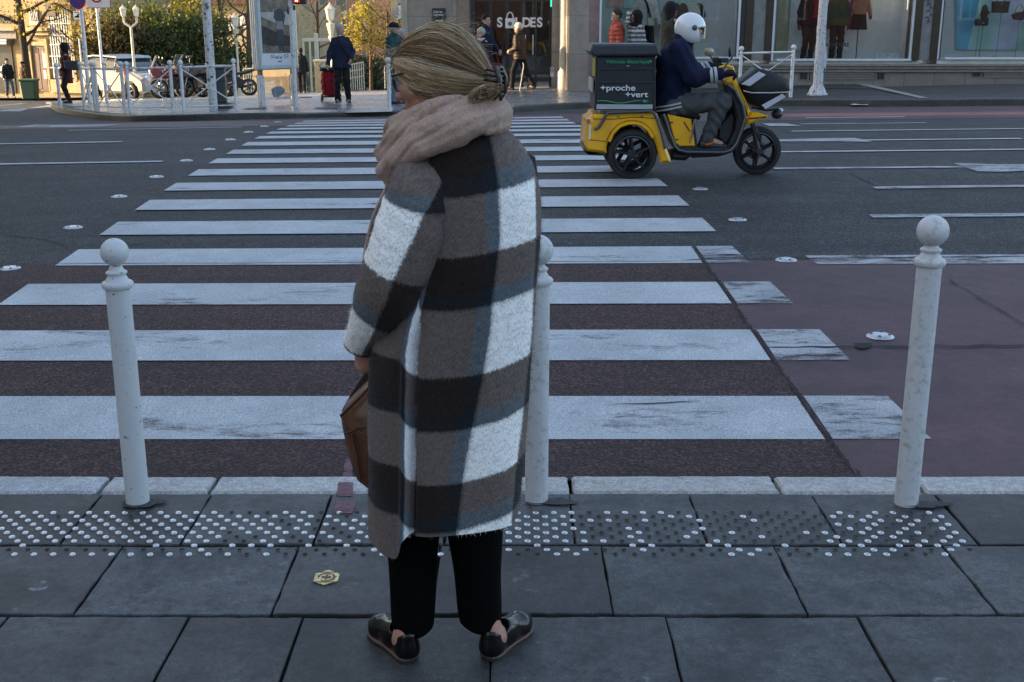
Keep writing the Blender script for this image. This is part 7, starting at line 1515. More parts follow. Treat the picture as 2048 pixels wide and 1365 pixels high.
def cloth(name, P, UVf, parent, fib, seed, closed=True, flen=.011, mat=None, fw=.0005):
    """cloth surface from rows of points with UVs, plus short fibres standing off it that share its UV and colour"""
    rnd = random.Random(seed); R_, C_ = len(P), len(P[0]); V = [p for r_ in P for p in r_]; UV = [UVf[i][k] for i in range(R_) for k in range(C_)]; F = []
    for i in range(R_-1):
        for k in range(C_ if closed else C_-1): F.append((i*C_+k, i*C_+(k+1) % C_, (i+1)*C_+(k+1) % C_, (i+1)*C_+k))
    nf = len(F); areas = []
    for f in F: a, b_, c = V[f[0]], V[f[1]], V[f[2]]; areas.append((b_-a).cross(c-a).length)
    cum = np.cumsum(areas); cen = sum(V, Vector())/len(V)
    for _ in range(fib):
        f = F[int(np.searchsorted(cum, rnd.random()*cum[-1]))]; a, b_, c, d = [V[q] for q in f]; s, t_ = rnd.random(), rnd.random()
        p = a*(1-s)*(1-t_)+b_*s*(1-t_)+c*s*t_+d*(1-s)*t_; nn = (b_-a).cross(d-a)
        if nn.length < 1e-12: continue
        nn.normalize()
        if nn.dot(p-Vector((cen.x, cen.y, p.z))) < 0: nn = -nn
        u4 = [Vector(UV[q]) for q in f]
        if max(q.x for q in u4)-min(q.x for q in u4) > .1: continue
        w = u4[0]*(1-s)*(1-t_)+u4[1]*s*(1-t_)+u4[2]*s*t_+u4[3]*(1-s)*t_
        dr = (nn*rnd.uniform(.15, .55)+Vector((rnd.gauss(0, .5), rnd.gauss(0, .5), -.7+rnd.gauss(0, .4)))).normalized(); l = flen*rnd.uniform(.5, 1.3); sd_ = dr.cross(nn)
        if sd_.length < 1e-6: continue
        sd_ = sd_.normalized()*fw; o = len(V); V += [p-sd_, p+sd_, p+dr*l+nn*l*.12]; UV += [tuple(w)]*3; F.append((o, o+1, o+2))
    me = bpy.data.meshes.new(name); me.from_pydata(V, [], F); uvl = me.uv_layers.new(name='UVMap'); li = np.zeros(len(me.loops), int); me.loops.foreach_get('vertex_index', li); uvl.data.foreach_set('uv', np.array([UV[q] for q in li], np.float32)[:, :2].ravel())
    me.materials.append(mat or PLAID); me.shade_smooth(); return link(name, me, parent)
# silhouette of the coat, read at its mid depth
XL = [(225, 868), (245, 850), (262, 838), (290, 828), (330, 815), (380, 802), (420, 797), (480, 792), (540, 784), (600, 772), (650, 757), (720, 742), (800, 737), (880, 735), (960, 735), (1030, 736), (1100, 738)]
XRt = [(225, 960), (245, 995), (262, 1018), (290, 1045), (330, 1066), (380, 1079), (420, 1083), (480, 1082), (540, 1077), (600, 1072), (650, 1068), (720, 1061), (800, 1055), (880, 1049), (960, 1043), (1030, 1038), (1100, 1034)]
BD = [(225, .065), (262, .10), (300, .125), (380, .155), (500, .165), (700, .165), (900, .17), (1100, .175)]
VT = [(200, -.05), (250, 0), (355, .09), (400, .14), (515, .31), (590, .40), (625, .45), (755, .62), (835, .71), (866, .76), (968, .93), (1035, 1.02), (1068, 1.07), (1140, 1.20)]
B0 = [(250, 948), (300, 962), (480, 975), (600, 957), (650, 951), (760, 936), (850, 916), (960, 896), (1060, 882)]; B1 = [(250, 975), (300, 988), (370, 1000), (480, 1003), (600, 986), (650, 984), (760, 967), (850, 950), (960, 930), (1060, 918)]
W1_ = [(300, 1066), (400, 1070), (480, 1069), (600, 1062), (650, 1060), (760, 1049), (850, 1040), (960, 1026), (1060, 1016)]
GX = [(560, 852), (600, 843), (640, 832), (700, 823), (850, 820), (960, 820), (1110, 817)]
z_top = L3(900, 225).z; zb_back = L3(900, 1070, Y0-.165).z; zb_left = L3(772, 1098, Y0-.09).z
NA, NR_ = 260, 150; P = []; U = []; rndw = random.Random(1)
def ypx_of_z(z):    # silhouette row for a height at mid depth
    return proj((0, 0, z))[1]
for i in range(NR_):
    s = i/(NR_-1); row = []; ur = []
    for k in range(NA):
        a = 2*PI*k/NA                                   # a = -90 deg faces the camera
        ca, sa = math.cos(a), math.sin(a)
        left = sst(-.35, -.62, ca) if sa < 0 else 1.0
        # the side panel hangs lower than the back
        zz = z_top+(zb_back-z_top)*s; py = ypx_of_z(zz); xl, xr, bd = pl(py, XL), pl(py, XRt), pl(py, BD)
        pl_, pr_ = L3(xl, py), L3(xr, py); cx, ax = (pl_.x+pr_.x)/2, (pr_.x-pl_.x)/2
        e = 2/2.35; X = cx+ax*math.copysign(abs(ca)**e, ca); Yd = bd*math.copysign(abs(sa)**e, sa)
        v = Vector((X, Yd, zz)); qx, qy = proj(v)
        r_ = 1.0; am = float(sst(575, 660, py))
        if sa < .2:
            gx = pl(qy, GX); d = qx-gx
            r_ += am*(.085*math.exp(-((d+9)/8)**2) - .16*math.exp(-((d-5)/6)**2) + .03*math.exp(-((d-40)/26)**2))
            if d < 2: zz = zz+(zb_left-zb_back)*float(sst(780, 1060, py))*float(sst(2, -26, d))
        r_ += .018*math.sin(a*3+zz*4)*float(sst(380, 900, py)) + .010*math.sin(a*7+2+zz*9) + .022*math.sin(a*5-1)*float(sst(800, 1060, py))
        # soft drag folds under the arm and across the back
        r_ += .016*math.sin((qy*.9+qx*1.1)/34)*math.exp(-((qx-880)/70)**2-((qy-500)/90)**2)
        v = Vector((cx+(X-cx)*r_, Yd*r_, zz)); row.append(v)
        yr = proj((0, -bd, zz))[1]; yr += 30*max(0., min(1., (qx-900)/165))**1.3 + 32*float(sst(3, -12, qx-pl(qy, GX)))*(1 if sa < .35 and ca < .3 else .0 if ca > 0 else 1); vv = pl(yr, VT)
        if sa < .35:
            b0, b1, w1, gx = pl(qy, B0), pl(qy, B1), pl(qy, W1_), pl(qy, GX)
            T_ = [(700, -.03), (735, .01), (gx-13, .165), (gx-4, .207), (gx+1, .31), (b0, .475), (b1, .515), (w1, .62), (w1+60, .72)]
            uu = pl(qx, T_)
            if sa > -.2: uu = uu + (.0 if ca > 0 else 0)
        else: uu = (.70 if ca > 0 else -.02) + (sa-.35)*.11*(1 if ca > 0 else -1)
        ur.append((uu, vv))
    P.append(row); U.append(ur)
COAT = cloth('coat', P, U, WM, 26000, 3)
# turned hem so the cloth has thickness
mbh_ = [P[-1], [Vector((p.x*.97+.0, p.y*.95, p.z+.006)) for p in P[-1]], [Vector((p.x*.95, p.y*.93, p.z+.10)) for p in P[-1]]]
cloth('coat_lining', mbh_, [U[-1]]*3, COAT, 0, 4)
# ---- left sleeve, hanging slightly bent
SL = [(850, 306, 8, 2.74), (849, 309, 26, 2.735), (848, 318, 42, 2.73), (844, 345, 58, 2.71), (838, 400, 68, 2.69), (823, 460, 73, 2.68), (797, 530, 71, 2.68), (776, 585, 65, 2.69), (752, 630, 53, 2.73), (731, 665, 39, 2.79), (719, 690, 31, 2.84), (716, 699, 30, 2.86)]
ts = np.array([0]+list(np.cumsum([math.hypot(SL[i+1][0]-SL[i][0], SL[i+1][1]-SL[i][1]) for i in range(len(SL)-1)])))
def sl_at(t): return [float(np.interp(t, ts, [q[c] for q in SL])) for c in range(4)]
VS = [(300, .02), (376, .09), (406, .14), (536, .31), (608, .40), (634, .45), (693, .62), (705, .64)]; QB = [(300, .9), (345, .72), (408, .15), (474, 0), (530, -.08), (612, -.03), (662, .2), (700, .3)]
P = []; U = []; NS = 70; NA2 = 90
sm = np.linspace(0, ts[-1], NS); raw = np.array([sl_at(t) for t in sm])
for _ in range(3): raw[1:-1] = (raw[:-2]+2*raw[1:-1]+raw[2:])/4
for i in range(NS):
    x, y, w, Y = raw[i]; c = L3(x, y, Y); dx, dy = raw[min(i+1, NS-1)][:2]-raw[max(i-1, 0)][:2]; L = math.hypot(dx, dy); nx, ny = -dy/L, dx/L
    if nx < 0: nx, ny = -nx, -ny
    e = L3(x+nx*w, y+ny*w, Y)-c; dpt = Vector((0, -1, -.15)).normalized()*max(.004, min(.078, e.length*1.05)); row = []; ur = []
    vv0 = pl(y, VS); qb = pl(y, QB); tb = math.acos(max(-.98, min(.98, qb)))
    for k in range(NA2):
        a = 2*PI*k/NA2; wr = 1+.02*math.sin(a*3+i*.22)+.035*math.sin(i*.55+a*1.5)*math.exp(-((y-590)/55)**2)+.03*math.sin(i*.8+2*a)*math.exp(-((y-430)/60)**2)*.5
        p = c+e*(math.cos(a)*wr)+dpt*(math.sin(a)*wr); row.append(p)
        aa = a if a < PI*1.5 else a-2*PI         # 0 right edge, pi/2 facing camera, pi left edge
        uu = .31+(tb-aa)*.062 if aa < tb else .31-min((aa-tb)*.045, .095)
        ur.append((uu, vv0))
    P.append(row); U.append(ur)
SLV = cloth('sleeve', P, U, COAT, 9000, 6)
cl = [P[-1], [Vector(p*.9+sum(P[-1], Vector())/NA2*.1) for p in P[-1]], [Vector(p*.9+sum(P[-6], Vector())/NA2*.1) for p in P[-6]]]; cloth('cuff_lining', cl, [U[-1]]*3, SLV, 0, 7)
# ---- right sleeve, mostly hidden in front of her
P = []; U = []
for i, (x, y, r_, Y) in enumerate([(1036, 300, .01, 2.84), (1034, 318, .045, 2.85), (1030, 360, .058, 2.87), (1030, 440, .062, 2.89), (1028, 520, .060, 2.92), (1018, 580, .056, 2.97), (985, 610, .05, 3.04), (950, 620, .045, 3.06)]):
    c = L3(x, y, Y); ax = Vector((1, 0, .1)) if i < 5 else Vector((.3, .1, 1)).normalized(); ay = Vector((0, 1, 0)) if i < 5 else Vector((-.5, .8, 0)).normalized()
    P.append([c+ax*r_*math.cos(a)+ay*r_*math.sin(a) for a in np.linspace(0, 2*PI, 40, endpoint=False)]); U.append([(.62+.06*math.cos(a), pl(y, VT)) for a in np.linspace(0, 2*PI, 40, endpoint=False)])
cloth('sleeve', P, U, COAT, 1500, 8)
# ---- body: head, neck, arms with hands, ankles in one skin
Fd = Vector((-.93, .36, -.16)).normalized(); Ld = Vector((0, 0, 1)).cross(Fd).normalized(); Ud = Fd.cross(Ld).normalized(); HC = L3(884, 140, 2.80)
Rh = np.array([[Fd.x, Ld.x, Ud.x], [Fd.y, Ld.y, Ud.y], [Fd.z, Ld.z, Ud.z]])
def Hd(f, l, u): return HC+Fd*f+Ld*l+Ud*u
WSK = M('weathered_skin', (.40, .20, .145), .48, var=.14, scale=60, bump=.12, bscale=300)
fs = [ell(HC, (.098, .076, .104), Rh), ell(Hd(.038, 0, -.068), (.062, .058, .066), Rh), cone(Hd(.100, 0, -.006), Hd(.121, 0, -.044), .0085, .0125), ell(Hd(.113, .010, -.048), (.010, .009, .008), Rh), ell(Hd(.113, -.010, -.048), (.010, .009, .008), Rh), ell(Hd(.098, 0, -.071), (.012, .022, .007), Rh), ell(Hd(.095, 0, -.082), (.012, .020, .007), Rh), ell(Hd(.086, 0, -.106), (.022, .026, .02), Rh), ell(Hd(.066, .042, -.035), (.032, .026, .03), Rh), ell(Hd(.066, -.042, -.035), (.032, .026, .03), Rh), ell(Hd(.086, 0, .018), (.018, .055, .014), Rh)]
nk0, nk1 = Hd(-.01, 0, -.06), Vector((L3(905, 270).x, 0, L3(905, 270).z)); fs.append(cone(nk0, nk1, .055, .06))
lo, hi = bbox([HC, Hd(.12, 0, -.12), nk1], .13); 
snet('body', uni(fs, .010), lo, hi, .0042, WSK, WM)
mb = MB(); [mb.ball(Hd(.086, k*.032, -.004), .0115, 12, 8) for k in (1, -1)]; mb.build('eyes', M('eye_dark', (.03, .02, .018), .3), WM, smooth=True)
mb = MB(); mb.tube([Hd(.101, .020, -.075), Hd(.109, .008, -.0735), Hd(.110, 0, -.0745), Hd(.109, -.008, -.0735), Hd(.101, -.020, -.075)], [.003, .0048, .005, .0048, .003], 8); mb.tube([Hd(.100, .018, -.080), Hd(.107, 0, -.082), Hd(.100, -.018, -.080)], [.003, .0052, .003], 8); mb.build('lips', M('lips_red', (.34, .11, .10), .4), WM, smooth=True)
# glasses
GF = M('tortoise_frame', (.035, .018, .014), .22, var=.6, scale=80, coat=.5); gl = thing('glasses', 'x', 'x') if False else None
mb = MB()
for k in (1, -1):
    c_ = Hd(.110, k*.033, -.006); mb.tube([c_+Ld*(.030*math.cos(a)*(1 if abs(math.cos(a)) < .9 else .97))+Ud*(.027*math.sin(a))+Fd*(-.010*abs(math.cos(a))*(1 if k*math.cos(a) > 0 else .0)) for a in np.linspace(0, 2*PI, 25)], .0030, 7); mb.tube([Hd(.103, k*.063, .004), Hd(.06, k*.076, .004), Hd(.02, k*.074, .002)], .0032, 6)
mb.tube([Hd(.112, .006, .0), Hd(.118, 0, .003), Hd(.112, -.006, .0)], .0028, 6); go = mb.build('glasses', GF, WM, smooth=50)
mb = MB()
for k in (1, -1):
    c_ = Hd(.1095, k*.033, -.006); mb.add([c_]+[c_+Ld*(.029*math.cos(a))+Ud*(.026*math.sin(a))+Fd*(-.010*abs(math.cos(a))*(1 if k*math.cos(a) > 0 else 0)) for a in np.linspace(0, 2*PI, 20, endpoint=False)], [(0, q+1, (q+1) % 20+1) for q in range(20)])
mb.build('lens', glass_mat('lens_glass', (.70, .78, .84), .10), go)
# left hand round the bag strap, right hand in front
fs = []; wl = L3(724, 680, 2.865); hdv = Vector((.10, .12, -1)).normalized(); fs.append(cone(wl-hdv*.04, wl, .026, .024)); hand(fs, wl, hdv, -1, .9, 1.3, palm=(.5, .8, 0)); lo, hi = bbox([wl, wl+hdv*.16], .11); snet('hand', uni(fs, .010), lo, hi, .0045, WSK, WM)
fs = []; wr_ = L3(952, 620, 3.06); hdv = Vector((-1, .1, -.2)).normalized(); fs.append(cone(wr_-hdv*.1, wr_, .03, .026)); hand(fs, wr_, hdv, 1, 1.0, .8, palm=(0, -.6, -.7)); lo, hi = bbox([wr_, wr_+hdv*.16], .11); snet('hand', uni(fs, .010), lo, hi, .005, WSK, WM)
# ---- hair: strands swept from the forehead back into a claw clip
A_, B_ = L3(789, 122, 2.83), L3(990, 168, 2.77); AX = (B_-A_); UPv = (Vector((0, 0, 1))-AX.normalized()*AX.normalized().z).normalized(); SDv = UPv.cross(AX.normalized()).normalized()
if SDv.y > 0: SDv = -SDv
def hair_pt(th, t, k=1.0, tw=0.):
    g = max(0, math.sin(PI*min(1, max(0, t))))**(.50 if t < .5 else .72); th = th+tw*math.sin(PI*t); c_, s_ = math.cos(th), math.sin(th)
    ru = .107 if c_ > 0 else .066+.020*float(sst(.75, .1, t)); rs_ = .088
    return A_+AX*t+(UPv*(c_*ru)+SDv*(s_*rs_))*(g*k)
def strand_mat():
    m, n, b = base_mat('streaked_hair'); uv = N(n, 'ShaderNodeUVMap').outputs[0]; sp = N(n, 'ShaderNodeSeparateXYZ'); n.links.new(uv, sp.inputs[0])
    c = ramp(n, sp.outputs[0], [(0, (.03, .018, .012)), (.2, (.11, .065, .036)), (.4, (.30, .18, .085)), (.6, (.50, .34, .17)), (.8, (.70, .56, .36)), (1, (.78, .70, .58))])
    n.links.new(mixc(n, 1., c, ramp(n, sp.outputs[1], [(0, 1.05), (.45, 1.0), (1, .75)]), 'MULTIPLY'), b.inputs['Base Color']); b.inputs['Roughness'].default_value = .32; b.inputs['Specular IOR Level'].default_value = .5; b.inputs['Anisotropic'].default_value = .5; return m
HM = strand_mat()
P = [[hair_pt(2*PI*k/64, t, .955) for k in range(64)] for t in np.linspace(.004, .996, 48)]
HAIR = cloth('hair', P, [[(.12+.1*math.sin(k*1.7)**2, .5) for k in range(64)]]*48, WM, 0, 1, mat=HM)
def strands(name, paths, rad, cols, parent, n=3):
    V = []; F = []; UV = []
    for pts, r_, c_ in zip(paths, rad, cols):
        k = len(pts); o = len(V)
        for i, p in enumerate(pts):
            t_ = (pts[min(i+1, k-1)]-pts[max(i-1, 0)]).normalized(); a1 = t_.orthogonal().normalized() if abs(t_.z) > .95 else t_.cross(Vector((0, 0, 1))).normalized(); a2 = t_.cross(a1); w = r_*(1 if i < k-2 else .6)
            for q in range(n): V.append(p+a1*(w*math.cos(2*PI*q/n))+a2*(w*math.sin(2*PI*q/n))); UV.append((c_, i/(k-1)))
        for i in range(k-1):
            for q in range(n): F.append((o+i*n+q, o+i*n+(q+1) % n, o+(i+1)*n+(q+1) % n, o+(i+1)*n+q))
    me = bpy.data.meshes.new(name); me.from_pydata([tuple(v) for v in V], [], F); uvl = me.uv_layers.new(name='UVMap'); li = np.zeros(len(me.loops), int); me.loops.foreach_get('vertex_index', li); uvl.data.foreach_set('uv', np.array(UV, np.float32)[li].ravel()); me.materials.append(HM); me.shade_smooth(); return link(name, me, parent)
rnd = random.Random(12); paths = []; rad = []; cols = []
for i in range(7000):
    th = rnd.uniform(-2.6, 3.7) if rnd.random() < .75 else rnd.uniform(.1, 3.0); t0_, t1_ = max(0, rnd.gauss(.02, .03)), min(1, rnd.gauss(.985, .02))
    lock = math.sin(th*9+1)*.5+math.sin(th*23+2)*.35+rnd.gauss(0, .42); kk = 1.0+.03*math.sin(th*14)+rnd.gauss(0, .02); tw = .42*math.sin(th*5+1)*.35+rnd.gauss(0, .07); ph, am_ = rnd.uniform(0, 6), rnd.uniform(0, .006)
    pts = []
    for q in range(15):
        t = t0_+(t1_-t0_)*q/14; p = hair_pt(th, t, kk+.012*math.sin(6*t+ph), tw); p = p+UPv*(am_*math.sin(9*t+ph))*math.sin(PI*t); pts.append(p)
    paths.append(pts); rad.append(rnd.uniform(.0003, .0009)); cols.append(min(1, max(0, .48+.38*lock)))
# flyaways
for i in range(150):
    th = rnd.uniform(-1.2, 2.8); t0_ = rnd.uniform(0, .6); p = hair_pt(th, t0_, 1.0); d = (hair_pt(th, t0_+.1, 1.06)-p).normalized(); out = (p-(A_+AX*t0_)).normalized(); l = rnd.uniform(.03, .10); pts = [p+d*(l*q/6)+out*(.018*rnd.random()*(q/6)**1.5)+Vector((0, 0, .004*math.sin(q+i))) for q in range(7)]; paths.append(pts); rad.append(.00028); cols.append(rnd.uniform(.5, 1))
for i in range(60):
    p = A_+Vector((rnd.uniform(-.002, .012), rnd.uniform(-.02, .02), rnd.uniform(-.03, .03))); l = rnd.uniform(.02, .055); d = Vector((-1, rnd.uniform(-.3, .3), rnd.uniform(-.7, .5))).normalized(); pts = [p+d*(l*q/6)+Vector((0, 0, -.02*(q/6)**2+.004*math.sin(q*1.3+i))) for q in range(7)]; paths.append(pts); rad.append(.00026); cols.append(rnd.uniform(.4, 1))
# locks hanging in front of the ear, and the twist under the clip
for i in range(500):
    th = rnd.uniform(1.2, 2.7); p0 = hair_pt(th*.6, .06+rnd.random()*.12, 1.0); p2 = hair_pt(2.55+rnd.gauss(0, .25), .35+rnd.random()*.25, 1.02); p1 = hair_pt(2.2+rnd.gauss(0, .2), .12+rnd.random()*.10, 1.10); pts = []
    for q in range(12): t = q/11; pts.append(p0*(1-t)**2+p1*2*t*(1-t)+p2*t*t)
    paths.append(pts); rad.append(rnd.uniform(.0004, .0008)); cols.append(min(1, max(0, .5+.25*math.sin(i*.09)+rnd.gauss(0, .18))))
bc = L3(972, 186, 2.70)
for i in range(420):
    ph = rnd.uniform(0, 6.3); r1 = rnd.uniform(.004, .026); dz_ = rnd.gauss(0, .006); tl = rnd.gauss(.5, .35); ox = rnd.gauss(0, .006); pts = [bc+Vector((ox+r1*1.3*math.cos(ph+q*.30), -.010+.02*math.sin(ph*2+q*.2)+dz_, r1*.8*math.sin(ph+q*.30+tl)+ox*.5)) for q in range(10)]; paths.append(pts); rad.append(rnd.uniform(.0005, .0009)); cols.append(min(1, max(0, .55+.3*math.sin(ph*2)+rnd.gauss(0, .2))))
for i in range(70):
    p = B_+Vector((rnd.uniform(-.02, .01), rnd.uniform(-.03, .01), rnd.uniform(-.01, .03))); d = Vector((rnd.uniform(.1, 1), rnd.uniform(-.5, .5), rnd.uniform(-.1, .9))).normalized(); l = rnd.uniform(.015, .04); pts = [p+d*(l*q/5)+Vector((0, 0, -.008*(q/5)**2)) for q in range(6)]; paths.append(pts); rad.append(.0003); cols.append(rnd.uniform(.4, 1))
strands('strands', paths, rad, cols, HAIR)
# claw clip
CLP = M('tortoise_clip', (.014, .008, .008), .28, var=.8, scale=60, coat=.2); t = MB()
cc = L3(986, 166, 2.72)
for i in range(6):
    z = .026-.0105*i; t.tube([cc+Vector((-.016-.006*math.sin(i), .004, z*1.1)), cc+Vector((-.006, -.022, z*1.1+.002)), cc+Vector((.010, -.026, z)), cc+Vector((.022, -.014, z*.95)), cc+Vector((.026, .004, z*.9))], [.0022, .0042, .0046, .0042, .003], 7)
t.tube([cc+Vector((.020, -.012, .036)), cc+Vector((.028, -.008, .012)), cc+Vector((.027, -.008, -.016)), cc+Vector((.016, -.014, -.040))], [.004, .0065, .0065, .004], 8); t.tube([cc+Vector((.006, -.024, .038)), cc+Vector((.016, -.030, .01)), cc+Vector((.014, -.030, -.02)), cc+Vector((.002, -.024, -.036))], [.004, .006, .006, .004], 8); t.build('hair_clip', CLP, WM, smooth=60)
# ---- scarf: several bunched turns round the neck
def loop(yR, yM, yL, yK, xR=996, xL=790, dM=2.70, r=.027, n=26):
    R_, L_, Mm, K_ = L3(xR, yR, 2.82), L3(xL, yL, 2.87), L3(900, yM, dM), L3(900, yK, 3.0); pts = []
    for q in range(n+1):
        a = 2*PI*q/n; c_, s_ = math.cos(a), math.sin(a); p = (R_+L_)*.5+(R_-L_)*.5*c_; m_ = Mm if s_ > 0 else K_; p = p+(m_-(R_+L_)*.5)*abs(s_); pts.append(p)
    return [cone(pts[q], pts[q+1], r*(1+.10*math.sin(q*.9)), r*(1+.10*math.sin((q+1)*.9))) for q in range(n)]
fs = loop(206, 216, 256, 206, r=.025, xR=990) + loop(234, 250, 282, 235, xR=998, xL=786, r=.028, dM=2.67) + loop(246, 268, 312, 250, xR=996, xL=782, r=.027, dM=2.67)
fs += [cone(L3(*a), L3(*b_), ra, rb) for a, b_, ra, rb in (((842, 292, 2.68), (800, 318, 2.74), .026, .030), ((800, 318, 2.74), (778, 338, 2.80), .030, .030), ((778, 338, 2.80), (782, 362, 2.82), .028, .022), ((770, 300, 2.86), (776, 340, 2.84), .026, .026), ((925, 278, 2.68), (842, 292, 2.68), .022, .026))]
def scarf_disp(P):
    q = P[..., 2]*.82-P[..., 0]*.52+.25*P[..., 1]; wv = .6*np.sin(P[..., 0]*22)+.5*np.sin(P[..., 1]*31+P[..., 2]*12)
    return .0115*(1-np.abs(np.sin(q*62+wv*.55+.8))**.38)-.0022*np.sin(q*150+wv*3.5)*(.6+.4*np.sin(P[..., 0]*35))-.0012*np.sin(q*330+wv*5+1)-.0012*np.sin(P[..., 0]*160+P[..., 2]*60)*np.sin(P[..., 1]*140)
SCM = M('beige_wool', (.66, .45, .35), .95, var=.22, scale=160, bump=.9, bscale=420, sheen=.25, spec=.1)
lo, hi = bbox([L3(775, 300, 2.8), L3(1000, 230, 2.8), L3(900, 240, 2.68), L3(900, 240, 3.0), L3(780, 370, 2.84)], .05)
SCF = snet('scarf', uni(fs, .016), lo, hi, .0042, SCM, WM, disp=scarf_disp)
# woolly fuzz on the scarf
me = SCF.data; vs = np.zeros(len(me.vertices)*3); me.vertices.foreach_get('co', vs); vs = vs.reshape(-1, 3); ns = np.zeros(len(me.vertices)*3); me.vertex_normals.foreach_get('vector', ns); ns = ns.reshape(-1, 3); mb = MB(); rnd = random.Random(5)
for i in range(9000):
    k = rnd.randrange(len(vs)); p, nn = Vector(vs[k]), Vector(ns[k])
    d = (nn*.6+Vector((rnd.gauss(0, .7), rnd.gauss(0, .7), rnd.gauss(0, .6)))).normalized(); l = rnd.uniform(.003, .0075); sd_ = d.cross(nn)
    if sd_.length < .01: continue
    sd_ = sd_.normalized()*.0004; p = p-nn*.001; mb.add([p-sd_, p+sd_, p+d*l], [(0, 1, 2)])
mb.build('fuzz', SCM, SCF, fixn=False)
# hanging scarf end in front of the sleeve
P = []
for i, (x0, x1, y) in enumerate(((770, 810, 372), (757, 800, 400), (744, 785, 430), (735, 775, 462), (728, 770, 495), (724, 765, 530), (722, 762, 570), (726, 760, 610))): P.append([L3(x0+(x1-x0)*k/8, y, 2.90-.03*math.sin(k*.9+i*.4)+.012*math.cos(k*2.2)) for k in range(9)])
for i in range(7, -1, -1): P.append([p+Vector((.004, .014, .0)) for p in P[i]])
cloth('scarf_end', P, [[(0, 0)]*9]*16, SCF, 0, 2, closed=False, mat=SCM)
# ---- trousers, ankles, shoes
TRM = M('black_trousers', (.0022, .0022, .0025), .95, var=.3, scale=40, bump=.2, bscale=200, spec=.08)
def leg(tab, name='trouser_leg'):
    P = []; tab = np.array(tab, float); yy = np.linspace(tab[0][0], tab[-1][0], 40)
    for i, y in enumerate(yy):
        xl, xr, Y = [np.interp(y, tab[:, 0], tab[:, c]) for c in (1, 2, 3)]; a, b_ = L3(xl, y, Y), L3(xr, y, Y); c = (a+b_)/2; w = (b_-a).length/2
        P.append([c+Vector((w*math.cos(q)*(1+.02*math.sin(q*4+i*.2)), w*1.05*math.sin(q)*(1+.03*math.sin(q*3+i*.15)), .006*math.sin(q*2+1)*(1 if i > 35 else .0))) for q in np.linspace(0, 2*PI, 36, endpoint=False)])
    c = sum(P[-1], Vector())/36; P.append([p*.93+c*.07+Vector((0, 0, .004)) for p in P[-1]]); P.append([p*.93+c*.07+Vector((0, 0, .08)) for p in P[-2]]); return P
TR_ = cloth('trousers', leg([(1000, 765, 885, 2.80), (1100, 774, 876, 2.795), (1180, 780, 873, 2.775), (1240, 784, 868, 2.76), (1252, 785, 867, 2.758)]), [[(0, 0)]*36]*42, WM, 0, 2, mat=TRM)
cloth('trouser_leg', leg([(1000, 885, 1008, 2.80), (1060, 894, 1005, 2.80), (1150, 908, 1003, 2.78), (1220, 916, 1003, 2.765), (1244, 920, 1002, 2.762)]), [[(0, 0)]*36]*42, TR_, 0, 2, mat=TRM)
PAT = M('patent_leather', (.003, .003, .003), .14, var=.3, spec=.35, coat=.1, bump=.05, bscale=20); SOLE = M('brown_sole', (.16, .085, .06), .6, var=.2, scale=40)
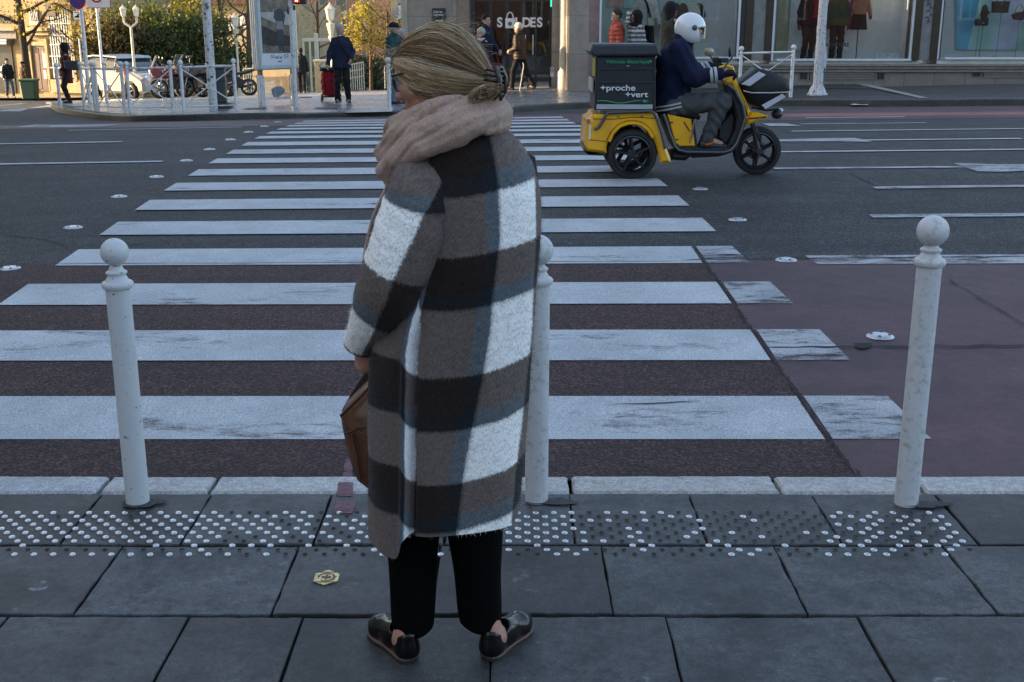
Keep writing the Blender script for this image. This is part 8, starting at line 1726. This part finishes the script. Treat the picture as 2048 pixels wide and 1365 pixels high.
for hx, hy, ax_, dr in ((824, 1326, (828, 1262, 2.755), Vector((-.56, .83, 0))), (974, 1322, (962, 1260, 2.755), Vector((.50, .87, 0)))):
    q = h0(hx, hy); hl = Vector((q.x-OW.x, q.y-OW.y, 0)) + dr*.022; dr = dr.normalized(); sdv = Vector((-dr.y, dr.x, 0)); z0 = 0.0
    S_ = lambda f, s, z: hl+dr*(f*.86)+sdv*s+Vector((0, 0, z))
    out = []
    for f, w in ((-.028, .0), (-.024, .018), (-.012, .028), (.01, .032), (.05, .031), (.09, .033), (.14, .042), (.18, .041), (.205, .032), (.222, .017), (.226, 0)): out.append((f, w))
    poly = [S_(f, w, 0) for f, w in out] + [S_(f, -w, 0) for f, w in out[-2:0:-1]]
    up = uni([cone(S_(.002, 0, .030), S_(.0, 0, .070), .029, .027), cone(S_(.0, 0, .034), S_(.08, 0, .034), .030, .031), cone(S_(.08, 0, .034), S_(.165, 0, .026), .031, .036, ), cone(S_(.165, 0, .026), S_(.195, 0, .022), .036, .028), cone(S_(.06, 0, .06), S_(.12, 0, .045), .026, .024)], .02)
    an = V3(L3(*ax_)); op = ell(S_(.030, 0, .120), (.062, .052, .060)); shf = lambda P, up=up, op=op: np.maximum(np.maximum(up(P), -op(P)), .014-P[..., 2])
    lo, hi = bbox([S_(-.02, 0, .0), S_(.22, 0, .05)], .055); sho = snet('shoe', shf, lo, hi, .0042, PAT, WM)
    mb = MB(); pp = [(p.x, p.y) for p in poly]; mb.prism(pp, .0, .009, 'z', bev=.002); mb.build('outsole', M('black_rubber', (.015, .014, .014), .7), sho); mb = MB(); mb.prism(pp, .0092, .0150, 'z', bev=.0015); mb.build('welt', SOLE, sho)
    fk = uni([cone(S_(.018, 0, .05), L3(ax_[0], ax_[1]-40, ax_[2]), .030, .040), cone(S_(.018, 0, .05), S_(.07, 0, .04), .026, .024)], .02); lo, hi = bbox([S_(.02, 0, .05), L3(ax_[0], ax_[1]-40, ax_[2])], .06); snet('ankle', fk, lo, hi, .006, WSK, WM)
# ---- brown leather bag hanging from her hand
BAGM = M('brown_leather', (.115, .042, .020), .38, var=.35, scale=14, bump=.35, bscale=45, coat=.15)
b0_ = L3(730, 975, 3.0)+OW; t = thing('handbag', 'large tan brown leather handbag held low at her left side', 'handbag', b0_); B3 = lambda px, py, Y: PT(px, py, Y)-b0_
def b2(pts, Y): return [(B3(a, b_, Y).x, B3(a, b_, Y).z) for a, b_ in pts]
mb = MB(); mb.prism(b2([(760, 752), (722, 790), (681, 832), (686, 862), (694, 900), (704, 935), (715, 962), (738, 980), (800, 990), (850, 960), (860, 860), (850, 770)], 2.92), 2.90-b0_.y, 3.06-b0_.y, bev=.022); bb = mb.build('body', BAGM, t, smooth=50)
mb = MB(); mb.prism(b2([(742, 728), (700, 792), (680, 828), (722, 790), (765, 752)], 3.05), 3.062-b0_.y, 3.072-b0_.y, bev=.002); mb.build('back_panel', M('bag_lining', (.035, .015, .010), .6), t)
mb = MB(); mb.tube([B3(a, b_, 2.897) for a, b_ in ((681, 833), (720, 795), (758, 756))], .004, 6); mb.tube([B3(a, b_, 2.895) for a, b_ in ((690, 868), (715, 858), (760, 852))], .0022, 6); mb.tube([B3(a, b_, 2.893) for a, b_ in ((705, 868), (716, 920), (722, 965))], .002, 6); mb.build('seam', M('dark_stitch', (.05, .02, .012), .5), bb)
mb = MB(); mb.tube([B3(742, 752, 2.93), B3(735, 728, 2.90), B3(724, 705, 2.88), B3(722, 694, 2.90), B3(738, 722, 2.97), B3(752, 752, 3.03)], .007, 7); mb.build('handle', BAGM, t)
